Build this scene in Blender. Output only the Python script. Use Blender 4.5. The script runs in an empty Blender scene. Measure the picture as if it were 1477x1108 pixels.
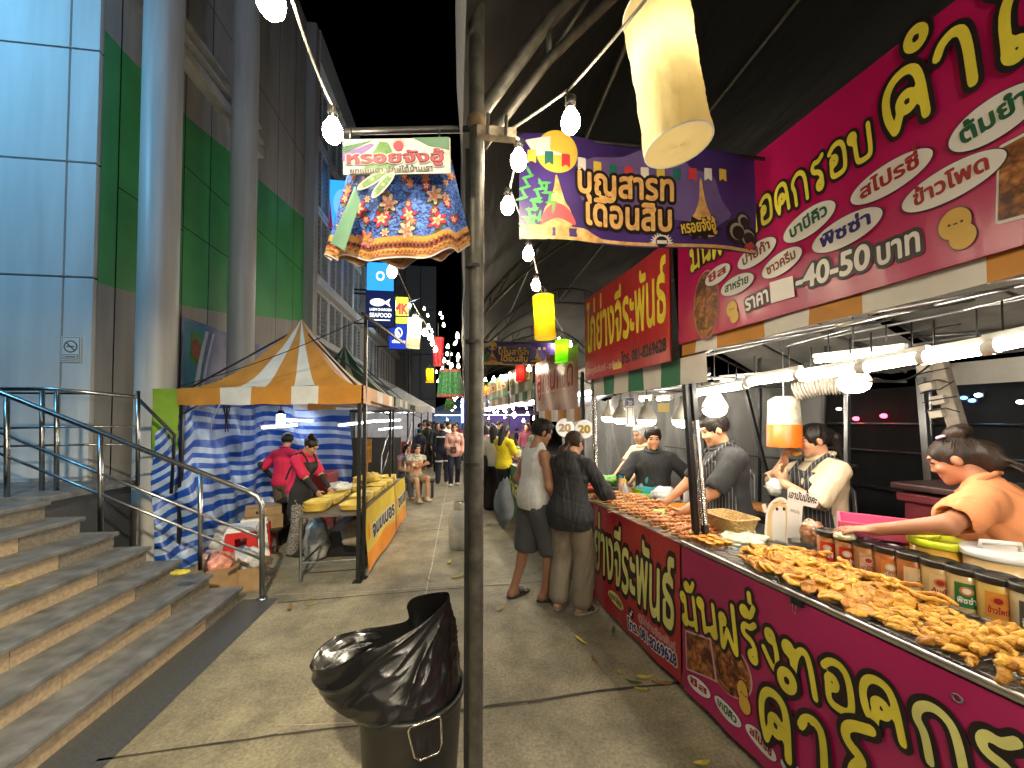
import bpy, bmesh, math, random
import numpy as np
from mathutils import Vector, Matrix

R = math.radians
random.seed(7)
S = bpy.context.scene
COL = S.collection

# ---------------------------------------------------------------- camera, sky, exposure
YAW, PITCH, FPX, CX, CY = 7.2, 1.5, 555.0, 738.5, 591.5
CAMZ = 1.70
cd = bpy.data.cameras.new('camera')
cam = bpy.data.objects.new('camera', cd)
COL.objects.link(cam)
cam.location = (0, 0, CAMZ)
cam.rotation_euler = (R(90 + PITCH), 0, R(-YAW))
cd.sensor_width = 36
cd.lens = 36 * FPX / 1477
cd.shift_y = (CY - 554) / 1477
cd.clip_start = 0.02
cd.clip_end = 400
S.camera = cam
CM = Matrix.Rotation(R(-YAW), 3, 'Z') @ Matrix.Rotation(R(90 + PITCH), 3, 'X')

world = bpy.data.worlds.new('World')
S.world = world
world.use_nodes = True
wn = world.node_tree
sky = wn.nodes.new('ShaderNodeTexSky')
sky.sky_type = 'NISHITA'
sky.sun_disc = False
sky.sun_elevation = R(-6)
sky.sun_rotation = R(200)
wn.links.new(sky.outputs[0], wn.nodes['Background'].inputs[0])
wn.nodes['Background'].inputs[1].default_value = 0.05
sl = bpy.data.lights.new('moonlight', 'SUN')
sl.energy = 0.006
sl.angle = R(0.5)
sl.color = (.8, .88, 1)
so = bpy.data.objects.new('moonlight', sl)
so.rotation_euler = (R(35), R(10), R(200))
COL.objects.link(so)
vs = S.view_settings
vs.view_transform = 'Standard'
vs.look = 'None'
vs.exposure = 1.6
vs.gamma = 1
vs.use_curve_mapping = False
S.render.engine = 'CYCLES'
cy = S.cycles
cy.use_denoising = True
try:
    cy.denoiser = 'OPENIMAGEDENOISE'
except Exception:
    pass
cy.max_bounces = 5
cy.diffuse_bounces = 3
cy.glossy_bounces = 3
cy.transmission_bounces = 4
cy.transparent_max_bounces = 8
cy.caustics_reflective = False
cy.caustics_refractive = False
cy.sample_clamp_indirect = 4


def ray(px, py):
    return CM @ Vector(((px - CX) / FPX, (CY - py) / FPX, -1.0))


def P(px, py, d=None, z=None, Y=None, X=None):
    """a point of the place: the line of sight through a photo pixel cut at a depth, a height or a plane"""
    r = ray(px, py)
    o = Vector((0, 0, CAMZ))
    if d is not None: k = d
    elif z is not None: k = (z - CAMZ) / r.z
    elif Y is not None: k = Y / r.y
    else: k = X / r.x
    return o + r * k


# ---------------------------------------------------------------- materials
MATS = {}


def mat(name, col, rough=.6, metal=0., var=.12, scale=6., bump=0., bscale=40., emit=None, estr=0., alpha=1.,
        trans=0., spec=.5, col2=None, sub=0., detail=4., stretch=None, coat=0.):
    if name in MATS: return MATS[name]
    m = bpy.data.materials.new(name)
    m.use_nodes = True
    nt = m.node_tree
    b = nt.nodes['Principled BSDF']
    N, L = nt.nodes.new, nt.links.new
    b.inputs['Roughness'].default_value = rough
    b.inputs['Metallic'].default_value = metal
    b.inputs['Specular IOR Level'].default_value = spec
    b.inputs['Transmission Weight'].default_value = trans
    b.inputs['Alpha'].default_value = alpha
    b.inputs['Coat Weight'].default_value = coat
    if sub:
        b.inputs['Subsurface Weight'].default_value = sub
        b.inputs['Subsurface Radius'].default_value = (.01, .004, .002)
        b.inputs['Subsurface Scale'].default_value = .6
    c = tuple(col) + (1,)
    b.inputs['Base Color'].default_value = c
    if var or col2:
        tc = N('ShaderNodeTexCoord')
        src = tc.outputs['Object']
        if stretch:
            mp = N('ShaderNodeMapping'); mp.inputs['Scale'].default_value = stretch
            L(src, mp.inputs[0]); src = mp.outputs[0]
        nz = N('ShaderNodeTexNoise'); nz.inputs['Scale'].default_value = scale; nz.inputs['Detail'].default_value = detail
        L(src, nz.inputs['Vector'])
        rp = N('ShaderNodeValToRGB')
        rp.color_ramp.elements[0].position = .3; rp.color_ramp.elements[1].position = .7
        rp.color_ramp.elements[0].color = tuple(x * (1 - var) for x in col) + (1,)
        rp.color_ramp.elements[1].color = (tuple(col2) if col2 else tuple(min(1, x * (1 + var)) for x in col)) + (1,)
        L(nz.outputs['Fac'], rp.inputs[0])
        L(rp.outputs[0], b.inputs['Base Color'])
    if bump:
        tc = N('ShaderNodeTexCoord')
        src = tc.outputs['Object']
        if stretch:
            mp = N('ShaderNodeMapping'); mp.inputs['Scale'].default_value = stretch
            L(src, mp.inputs[0]); src = mp.outputs[0]
        nz = N('ShaderNodeTexNoise'); nz.inputs['Scale'].default_value = bscale; nz.inputs['Detail'].default_value = 5
        L(src, nz.inputs['Vector'])
        bp = N('ShaderNodeBump'); bp.inputs['Strength'].default_value = min(1, bump); bp.inputs['Distance'].default_value = .02
        L(nz.outputs['Fac'], bp.inputs['Height'])
        L(bp.outputs[0], b.inputs['Normal'])
    if emit:
        b.inputs['Emission Color'].default_value = tuple(emit) + (1,)
        b.inputs['Emission Strength'].default_value = estr
    MATS[name] = m
    return m


def nodes_of(m):
    nt = m.node_tree
    return nt, nt.nodes['Principled BSDF'], nt.nodes.new, nt.links.new


# ---------------------------------------------------------------- objects
WL = {}


def tag(o, label=None, cat=None, group=None, kind=None):
    if label: o['label'] = label
    if cat: o['category'] = cat
    if group: o['group'] = group
    if kind: o['kind'] = kind
    return o


def thing(name, label, cat, loc=(0, 0, 0), group=None):
    o = bpy.data.objects.new(name, None)
    o.empty_display_size = .05
    COL.objects.link(o)
    o.location = loc
    WL[o.name] = Vector(loc)
    return tag(o, label, cat, group)


def link_mesh(name, me, parent=None, org=None):
    o = bpy.data.objects.new(name, me)
    COL.objects.link(o)
    if parent is not None:
        o.parent = parent
        WL[o.name] = WL[parent.name]
    else:
        o.location = org if org is not None else (0, 0, 0)
        WL[o.name] = Vector(o.location)
    return o


def make(name, V, F, mats, parent=None, mi=None, smooth=True, label=None, cat=None, group=None, kind=None):
    V = np.asarray(V, dtype=np.float64).reshape(-1, 3)
    if parent is not None:
        org = np.array(WL[parent.name])
    else:
        lo, hi = V.min(0), V.max(0)
        org = np.array([(lo[0] + hi[0]) / 2, (lo[1] + hi[1]) / 2, lo[2]])
    me = bpy.data.meshes.new(name)
    me.from_pydata((V - org).tolist(), [], F if isinstance(F, list) else F.tolist())
    if not isinstance(mats, (list, tuple)): mats = [mats]
    for m in mats: me.materials.append(m)
    if mi is not None: me.polygons.foreach_set('material_index', np.asarray(mi, dtype=np.int32))
    me.polygons.foreach_set('use_smooth', np.full(len(me.polygons), bool(smooth)))
    me.update()
    o = link_mesh(name, me, parent, Vector(org))
    return tag(o, label, cat, group, kind)


def frame(a, b):
    z = (b - a).normalized()
    x = z.orthogonal().normalized()
    y = z.cross(x)
    return x, y, z


class MB:
    """collects boxes, tubes and sheets into one mesh"""

    def __init__(s):
        s.V, s.F, s.M, s.SM = [], [], [], []

    def put(s, V, F, mi=0, sm=True):
        n = len(s.V)
        s.V += [tuple(v) for v in V]
        s.F += [tuple(i + n for i in f) for f in F]
        s.M += [mi] * len(F)
        s.SM += [sm] * len(F)
        return s

    def box(s, c, size, rz=0., mi=0, rot=None, bev=0.):
        x, y, z = (k / 2 for k in size)
        M = rot if rot is not None else Matrix.Rotation(rz, 3, 'Z')
        c = Vector(c)
        if bev <= 0:
            v = [c + M @ Vector((a * x, b * y, d * z)) for d in (-1, 1) for b in (-1, 1) for a in (-1, 1)]
            f = [(0, 2, 3, 1), (4, 5, 7, 6), (0, 1, 5, 4), (2, 6, 7, 3), (0, 4, 6, 2), (1, 3, 7, 5)]
            return s.put(v, f, mi, False)
        bm = bmesh.new()
        bmesh.ops.create_cube(bm, size=1)
        for w in bm.verts: w.co = Vector((w.co.x * x * 2, w.co.y * y * 2, w.co.z * z * 2))
        bmesh.ops.bevel(bm, geom=bm.edges[:], offset=bev, segments=2, affect='EDGES', profile=.6)
        bm.verts.index_update()
        v = [c + M @ w.co for w in bm.verts]
        f = [tuple(q.index for q in g.verts) for g in bm.faces]
        bm.free()
        return s.put(v, f, mi, False)

    def cyl(s, a, b, r0, r1=None, n=12, mi=0, caps=True):
        a, b = Vector(a), Vector(b)
        r1 = r0 if r1 is None else r1
        x, y, z = frame(a, b)
        v, f = [], []
        for p, r in ((a, r0), (b, r1)):
            for i in range(n):
                t = 2 * math.pi * i / n
                v.append(p + x * (r * math.cos(t)) + y * (r * math.sin(t)))
        for i in range(n): f.append((i, (i + 1) % n, n + (i + 1) % n, n + i))
        s.put(v, f, mi)
        if caps:
            s.put(v[:n], [tuple(reversed(range(n)))], mi, False)
            s.put(v[n:], [tuple(range(n))], mi, False)
        return s

    def tube(s, pts, r, n=8, mi=0, closed=False, rad=None):
        pts = [Vector(p) for p in pts]
        k = len(pts)
        v, f = [], []
        up = None
        for i, p in enumerate(pts):
            a = pts[i - 1] if (i > 0 or closed) else p
            b = pts[(i + 1) % k] if (i < k - 1 or closed) else p
            t = (b - a).normalized()
            if up is None: up = t.orthogonal().normalized()
            up = (up - t * up.dot(t)).normalized()
            w = t.cross(up)
            rr = rad[i] if rad else r
            for j in range(n):
                q = 2 * math.pi * j / n
                v.append(p + up * (rr * math.cos(q)) + w * (rr * math.sin(q)))
        for i in range(k if closed else k - 1):
            i2 = (i + 1) % k
            for j in range(n):
                f.append((i * n + j, i * n + (j + 1) % n, i2 * n + (j + 1) % n, i2 * n + j))
        if not closed:
            f.append(tuple(reversed(range(n))))
            f.append(tuple((k - 1) * n + j for j in range(n)))
        return s.put(v, f, mi)

    def ball(s, c, r, nu=12, nv=8, mi=0, rot=None):
        c = Vector(c)
        if not hasattr(r, '__len__'): r = (r, r, r)
        v, f = [], []
        for j in range(nv + 1):
            ph = math.pi * j / nv
            for i in range(nu):
                t = 2 * math.pi * i / nu
                q = Vector((r[0] * math.sin(ph) * math.cos(t), r[1] * math.sin(ph) * math.sin(t), r[2] * math.cos(ph)))
                v.append(c + (rot @ q if rot is not None else q))
        for j in range(nv):
            for i in range(nu):
                f.append((j * nu + i, (j + 1) * nu + i, (j + 1) * nu + (i + 1) % nu, j * nu + (i + 1) % nu))
        return s.put(v, f, mi)

    def lathe(s, c, prof, n=24, mi=0, ax=None, caps=False):
        """prof: (radius, height) pairs, from the bottom up"""
        c = Vector(c)
        if ax is None: x, y, z = Vector((1, 0, 0)), Vector((0, 1, 0)), Vector((0, 0, 1))
        else: x, y, z = frame(Vector((0, 0, 0)), Vector(ax))
        v, f = [], []
        for r, h in prof:
            for i in range(n):
                t = 2 * math.pi * i / n
                v.append(c + x * (r * math.cos(t)) + y * (r * math.sin(t)) + z * h)
        for j in range(len(prof) - 1):
            for i in range(n):
                f.append((j * n + i, j * n + (i + 1) % n, (j + 1) * n + (i + 1) % n, (j + 1) * n + i))
        s.put(v, f, mi)
        return s

    def grid(s, fn, nu, nv, mi=0, cu=False, mf=None):
        v, f, m = [], [], []
        for j in range(nv + 1):
            for i in range(nu if cu else nu + 1): v.append(Vector(fn(i / nu, j / nv)))
        w = nu if cu else nu + 1
        for j in range(nv):
            for i in range(nu):
                i2 = (i + 1) % w
                f.append((j * w + i, j * w + i2, (j + 1) * w + i2, (j + 1) * w + i))
                m.append(mf((i + .5) / nu, (j + .5) / nv) if mf else mi)
        n = len(s.F)
        s.put(v, f, mi)
        s.M[n:] = m
        return s

    def prism(s, poly, z0, z1, mi=0):
        n = len(poly)
        v = [(p[0], p[1], z0) for p in poly] + [(p[0], p[1], z1) for p in poly]
        f = [tuple(reversed(range(n))), tuple(range(n, 2 * n))] + [(i, (i + 1) % n, n + (i + 1) % n, n + i) for i in range(n)]
        return s.put(v, f, mi, False)

    def slab(s, quad, th, mi=0):
        """a flat four-cornered board of a given thickness"""
        q = [Vector(p) for p in quad]
        n = (q[1] - q[0]).cross(q[3] - q[0]).normalized()
        v = q + [p - n * th for p in q]
        return s.put(v, [(0, 1, 2, 3), (7, 6, 5, 4), (0, 4, 5, 1), (1, 5, 6, 2), (2, 6, 7, 3), (3, 7, 4, 0)], mi, False)

    def build(s, name, mats, parent=None, **k):
        o = make(name, s.V, s.F, mats, parent, s.M, True, **k)
        o.data.polygons.foreach_set('use_smooth', np.array(s.SM, dtype=bool))
        return o


def dup(root, loc=None, rz=None, label=None, group=None, sc=None):
    r = root.copy()
    COL.objects.link(r)
    WL[r.name] = Vector(loc) if loc is not None else WL[root.name]
    if loc is not None: r.location = loc
    if rz is not None: r.rotation_euler = rz if hasattr(rz, '__len__') else (0, 0, rz)
    if sc is not None: r.scale = sc if hasattr(sc, '__len__') else (sc, sc, sc)
    if label: r['label'] = label
    if group: r['group'] = group

    def rec(a, b):
        for ch in list(a.children):
            c = ch.copy()
            COL.objects.link(c)
            c.parent = b
            rec(ch, c)
    rec(root, r)
    return r


def sag(a, b, drop, n=12):
    a, b = Vector(a), Vector(b)
    return [a.lerp(b, i / n) - Vector((0, 0, drop * 4 * (i / n) * (1 - i / n))) for i in range(n + 1)]


def fnoise(seed, freq, n=5):
    """a cheap smooth noise: a few sines with random directions"""
    g = np.random.default_rng(seed)
    K = g.normal(size=(n, 3)) * freq
    ph = g.uniform(0, 6.28, n)

    def f(x, y, z=0.):
        t = 0
        for k, p in zip(K, ph): t = t + np.sin(k[0] * x + k[1] * y + k[2] * z + p)
        return t / n
    return f


# ---------------------------------------------------------------- lettering: outlines of the built-in font, thickened through a distance field
MARKS = 'ัิีึืุู็่้๊๋์ํ'
TONES = '่้๊๋์'
UPPER = 'ัิีึื'


def _splines(txt):
    c = bpy.data.curves.new('t', 'FONT')
    c.body = txt
    o = bpy.data.objects.new('t', c)
    COL.objects.link(o)
    dg = bpy.context.evaluated_depsgraph_get()
    cu = o.to_curve(dg)
    out = []
    for sp in cu.splines:
        bp = sp.bezier_points
        pts = []
        n = len(bp)
        for i in range(n):
            a, b = bp[i], bp[(i + 1) % n]
            p0, p1, p2, p3 = (np.array(v[:2]) for v in (a.co, a.handle_right, b.handle_left, b.co))
            k = 1 if np.allclose(p0 + (p3 - p0) / 3, p1, atol=.01) and np.allclose(p0 + (p3 - p0) * 2 / 3, p2, atol=.01) else 6
            for j in range(k):
                t = j / k
                pts.append((1 - t) ** 3 * p0 + 3 * t * (1 - t) ** 2 * p1 + 3 * t * t * (1 - t) * p2 + t ** 3 * p3)
        out.append(np.array(pts))
    o.to_curve_clear()
    bpy.data.objects.remove(o)
    bpy.data.curves.remove(c)
    return out


_ADV, _CL, _GM = {}, {}, {}


def adv(ch):
    if ch == ' ': return .28
    if ch not in _ADV:
        a = _splines('lHl')[-1][:, 0].min() - _splines('lH')[1][:, 0].min() if False else None
        x0 = _splines('ll')[-1][:, 0].min()
        x1 = _splines('l' + ch + 'l')[-1][:, 0].min()
        _ADV[ch] = x1 - x0
    return _ADV[ch]


def clusters(t):
    out = []
    for ch in t:
        if ch in MARKS and out: out[-1] += ch
        else: out.append(ch)
    return out


def contours(cl):
    if cl not in _CL:
        base = _splines(cl[0])
        nb = len(base)
        tot = list(base)
        marks = cl[1:]
        for mk in marks:
            ex = _splines(cl[0] + mk)[nb:]
            if mk in TONES and any(u in marks for u in UPPER): ex = [e + np.array([0, .24]) for e in ex]
            tot += ex
        _CL[cl] = tot
    return _CL[cl]


def msq(F, xs, ys, iso, run=8):
    """marching squares: faces of the region F < iso"""
    I = F < iso
    V, Q, idx = [], [], {}

    def vert(key, x, y):
        if key not in idx:
            idx[key] = len(V); V.append((x, y))
        return idx[key]
    ny, nx = F.shape
    for j in range(ny - 1):
        i = 0
        while i < nx - 1:
            c = (I[j, i], I[j, i + 1], I[j + 1, i + 1], I[j + 1, i])
            if not any(c):
                i += 1; continue
            if all(c):
                k = i
                while k < nx - 1 and k - i < run and I[j, k] and I[j, k + 1] and I[j + 1, k + 1] and I[j + 1, k]: k += 1
                Q.append(tuple(vert((a, b), xs[a], ys[b]) for a, b in ((i, j), (k, j), (k, j + 1), (i, j + 1))))
                i = k; continue
            cs = ((i, j), (i + 1, j), (i + 1, j + 1), (i, j + 1))
            poly = []
            for q in range(4):
                a, b = cs[q], cs[(q + 1) % 4]
                fa, fb = F[a[1], a[0]], F[b[1], b[0]]
                if fa < iso: poly.append(vert(a, xs[a[0]], ys[a[1]]))
                if (fa < iso) != (fb < iso):
                    t = (iso - fa) / (fb - fa)
                    poly.append(vert((a, b) if a < b else (b, a), xs[a[0]] + t * (xs[b[0]] - xs[a[0]]), ys[a[1]] + t * (ys[b[1]] - ys[a[1]])))
            if len(poly) > 2: Q.append(tuple(poly))
            i += 1
    return V, Q


_GF = {}


def glyph(cl, bold, res=26):
    key = (cl, round(bold, 3), res)
    if key in _GM: return _GM[key]
    if (cl, res) not in _GF:
        cs = contours(cl)
        al = np.vstack(cs)
        h = 1 / res
        lo, hi = al.min(0) - .2, al.max(0) + .2
        xs, ys = np.arange(lo[0], hi[0] + h, h), np.arange(lo[1], hi[1] + h, h)
        X, Y = np.meshgrid(xs, ys)
        D = np.full(X.shape, 9.); W = np.zeros(X.shape, int)
        for c in cs:
            for a, b in zip(c, np.roll(c, -1, 0)):
                e = b - a
                L2 = e @ e
                if L2 < 1e-12: continue
                t = np.clip(((X - a[0]) * e[0] + (Y - a[1]) * e[1]) / L2, 0, 1)
                D = np.minimum(D, np.hypot(X - a[0] - t * e[0], Y - a[1] - t * e[1]))
                cr = e[0] * (Y - a[1]) - e[1] * (X - a[0])
                W += ((a[1] <= Y) & (b[1] > Y) & (cr > 0)).astype(int) - ((a[1] > Y) & (b[1] <= Y) & (cr < 0)).astype(int)
        _GF[(cl, res)] = (np.where(W != 0, -D, D), xs, ys)
    F, xs, ys = _GF[(cl, res)]
    _GM[key] = msq(F, xs, ys, bold)
    return _GM[key]


# hand-lettered Thai for the painted signs: strokes and little head rings, in em
def _o(x, y, r=.068): return [(x + r * math.cos(a), y + r * math.sin(a)) for a in np.linspace(0, 2 * math.pi, 15)]


HG = {
    'ม': (.50, [_o(.08, .47), [(.15, .47), (.15, .12)], _o(.09, .07), [(.15, .06), (.28, .04), (.44, .10)], [(.44, .0), (.44, .54)]]),
    'น': (.50, [_o(.09, .48), [(.14, .48), (.14, .02)], [(.14, .03), (.26, .10), (.37, .10)], _o(.41, .08), [(.47, .08), (.46, .54)]]),
    'ฝ': (.50, [_o(.15, .45), [(.10, .45), (.08, .0), (.12, .0), (.26, .3)], [(.26, .3), (.40, .0), (.45, .0), (.44, .72)]]),
    'ร': (.42, [_o(.26, .06), [(.32, .07), (.33, .2), (.26, .3), (.12, .34), (.09, .43), (.16, .51), (.26, .47), (.38, .55)]]),
    'ง': (.42, [_o(.24, .48), [(.30, .48), (.34, .3), (.32, .06), (.27, .02), (.18, .1), (.07, .27)]]),
    'ท': (.52, [_o(.09, .48), [(.14, .48), (.14, .0)], [(.14, .2), (.22, .44), (.34, .55), (.43, .47), (.45, .0)]]),
    'อ': (.50, [_o(.18, .29), [(.12, .28), (.10, .08), (.15, .02), (.38, .02), (.44, .1), (.44, .42), (.36, .54), (.2, .55), (.08, .45)]]),
    'ด': (.50, [_o(.26, .25, .075), [(.2, .24), (.15, .02)], [(.15, .01), (.06, .18), (.07, .40), (.17, .53), (.33, .54), (.43, .44), (.45, .0)]]),
    'ค': (.50, [_o(.28, .23, .08), [(.22, .2), (.14, .02)], [(.13, .01), (.06, .18), (.06, .40), (.16, .53), (.33, .55), (.43, .44), (.45, .0)]]),
    'ต': (.50, [_o(.26, .22, .075), [(.2, .2), (.14, .02)], [(.13, .01), (.06, .18), (.06, .40), (.15, .54), (.25, .47), (.35, .55), (.43, .44), (.45, .0)]]),
    'ก': (.50, [[(.13, .0), (.13, .27), (.06, .36), (.11, .49), (.26, .56), (.40, .50), (.45, .36), (.45, .0)]]),
    'บ': (.52, [_o(.09, .48), [(.14, .48), (.14, .08), (.2, .03), (.38, .03), (.45, .08), (.45, .54)]]),
    'า': (.40, [[(.05, .42), (.10, .52), (.22, .56), (.31, .48), (.32, .0)]]),
    'ำ': (.40, [_o(-.12, .76, .085), [(.05, .42), (.10, .52), (.22, .56), (.31, .48), (.32, .0)]]),
    'โ': (.36, [_o(.20, .06), [(.14, .07), (.14, .46), (.28, .58), (.07, .66), (.10, .80), (.32, .88)]]),
    'ั': (0, [_o(-.24, .70, .06), [(-.2, .66), (-.12, .64), (-.02, .8)]]),
    '่': (0, [[(-.09, .88), (-.09, .99)]]),
}
_HF = {}


def hglyph(cl, bold, res=30):
    key = (cl, round(bold, 3), 'h')
    if key in _GM: return _GM[key]
    if cl not in _HF:
        w = HG[cl[0]][0]
        st = list(HG[cl[0]][1])
        for mk in cl[1:]: st += [[(x + w, y) for x, y in s_] for s_ in HG[mk][1]]
        al = np.vstack([np.array(s_) for s_ in st])
        lo, hi = al.min(0) - .16, al.max(0) + .16
        h = 1 / res
        xs, ys = np.arange(lo[0], hi[0] + h, h), np.arange(lo[1], hi[1] + h, h)
        X, Y = np.meshgrid(xs, ys)
        D = np.full(X.shape, 9.)
        for s_ in st:
            p = [np.array(q, float) for q in s_]
            if len(p) > 2 and len(p) < 14:          # round the corners
                for _ in range(2):
                    q = [p[0]]
                    for a, b in zip(p, p[1:]): q += [a * .75 + b * .25, a * .25 + b * .75]
                    p = q + [p[-1]]
            for a, b in zip(p, p[1:]):
                e = b - a
                t = np.clip(((X - a[0]) * e[0] + (Y - a[1]) * e[1]) / max(e @ e, 1e-9), 0, 1)
                D = np.minimum(D, np.hypot(X - a[0] - t * e[0], Y - a[1] - t * e[1]))
        _HF[cl] = (D, xs, ys)
    D, xs, ys = _HF[cl]
    _GM[key] = msq(D, xs, ys, bold)
    return _GM[key]


class Sheet:
    """a hanging board or banner with its own plane; decorations in metres on that plane follow its waves"""

    def __init__(s, o, u, v, w, h, wave=None, step=.0012):
        s.o, s.u, s.v = Vector(o), Vector(u).normalized(), Vector(v).normalized()
        s.n = s.u.cross(s.v).normalized()
        s.w, s.h, s.wave, s.step = w, h, wave, step
        s.D = []

    def at(s, u, v, k=0.):
        w = s.wave(u, v) if s.wave else 0.
        return s.o + s.u * u + s.v * v + s.n * (w + k)

    def uv(s, px, py):
        r = ray(px, py)
        o = Vector((0, 0, CAMZ))
        t = (s.o - o).dot(s.n) / r.dot(s.n)
        p = o + r * t - s.o
        return p.dot(s.u), p.dot(s.v)

    def base(s, name, m, parent=None, nu=24, nv=10, th=.002, **k):
        b = MB()
        b.grid(lambda a, c: s.at(a * s.w, c * s.h), nu, nv)
        b.grid(lambda a, c: s.at((1 - a) * s.w, c * s.h, -th), nu, nv)
        return b.build(name, m, parent, **k)

    def add(s, V, Q, mi, k):
        s.D.append((V, Q, mi, k))

    def sdf(s, f, x0, y0, x1, y1, mi, layer, res=40):
        nx, ny = max(4, int(res * (x1 - x0) / max(x1 - x0, y1 - y0))), max(4, int(res * (y1 - y0) / max(x1 - x0, y1 - y0)))
        xs, ys = np.linspace(x0, x1, nx), np.linspace(y0, y1, ny)
        X, Y = np.meshgrid(xs, ys)
        V, Q = msq(f(X, Y), xs, ys, 0, run=3)
        s.add(V, Q, mi, layer * s.step)

    def ellipse(s, x, y, rx, ry, mi, layer=1, rot=0., res=30):
        c, n = math.cos(rot), math.sin(rot)
        m = max(rx, ry) * 1.05
        s.sdf(lambda X, Y: (((X - x) * c + (Y - y) * n) / rx) ** 2 + ((-(X - x) * n + (Y - y) * c) / ry) ** 2 - 1,
              x - m, y - m, x + m, y + m, mi, layer, res)

    def rect(s, x0, y0, x1, y1, mi, layer=1, res=30):
        nx, ny = max(1, int((x1 - x0) / .06)), max(1, int((y1 - y0) / .06))
        V = [(x0 + (x1 - x0) * i / nx, y0 + (y1 - y0) * j / ny) for j in range(ny + 1) for i in range(nx + 1)]
        Q = [(j * (nx + 1) + i, j * (nx + 1) + i + 1, (j + 1) * (nx + 1) + i + 1, (j + 1) * (nx + 1) + i) for j in range(ny) for i in range(nx)]
        s.add(V, Q, mi, layer * s.step)

    def poly(s, pts, mi, layer=1, res=40):
        p = np.array(pts, float)
        lo, hi = p.min(0), p.max(0)
        e = .02 * max(hi - lo)

        def f(X, Y):
            D = np.full(X.shape, 9.); W = np.zeros(X.shape, int)
            for a, b in zip(p, np.roll(p, -1, 0)):
                d = b - a
                t = np.clip(((X - a[0]) * d[0] + (Y - a[1]) * d[1]) / max(d @ d, 1e-12), 0, 1)
                D = np.minimum(D, np.hypot(X - a[0] - t * d[0], Y - a[1] - t * d[1]))
                cr = d[0] * (Y - a[1]) - d[1] * (X - a[0])
                W += ((a[1] <= Y) & (b[1] > Y) & (cr > 0)).astype(int) - ((a[1] > Y) & (b[1] <= Y) & (cr < 0)).astype(int)
            return np.where(W != 0, -D, D)
        s.sdf(f, lo[0] - e, lo[1] - e, hi[0] + e, hi[1] + e, mi, layer, res)

    def text(s, t, a, b, size, layers, k0=2, wob=0., res=26, grow=1., hand=False):
        """letters from a to b along a baseline; layers = [(thickening in em, material index), ...] from the back to the front"""
        a, b = np.array(a, float), np.array(b, float)
        cl = clusters(t)
        ad = [HG[c[0]][0] + .05 if hand else adv(c[0]) for c in cl]
        sizes = [1 + (grow - 1) * i / max(1, len(cl) - 1) for i in range(len(cl))]
        tot = sum(x * z for x, z in zip(ad, sizes))
        L = np.hypot(*(b - a))
        sx = L / tot
        e = (b - a) / L
        n = np.array([-e[1], e[0]])
        for li, (bold, mi) in enumerate(layers):
            x = 0.
            for i, c in enumerate(cl):
                if c != ' ':
                    V, Q = hglyph(c, bold) if hand else glyph(c, bold, res)
                    z = sizes[i]
                    dy = wob * math.sin(i * 2.1) * size
                    th = wob * .6 * math.sin(i * 1.7 + 1)
                    W = []
                    for vx, vy in V:
                        X, Y = vx * sx * z, vy * size * z + dy
                        W.append(a + e * (x + X - th * Y) + n * Y)
                    s.add(W, Q, mi, (k0 + li) * s.step + i * 2e-5)
                x += ad[i] * sx * sizes[i]

    def deco(s, name, mats, parent, **k):
        V, F, M = [], [], []
        for v, q, mi, kk in s.D:
            n = len(V)
            V += [s.at(x, y, kk) for x, y in v]
            F += [tuple(i + n for i in f) for f in q]
            M += [mi] * len(q)
        if not V: return None
        return make(name, V, F, mats, parent, M, False, **k)
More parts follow.
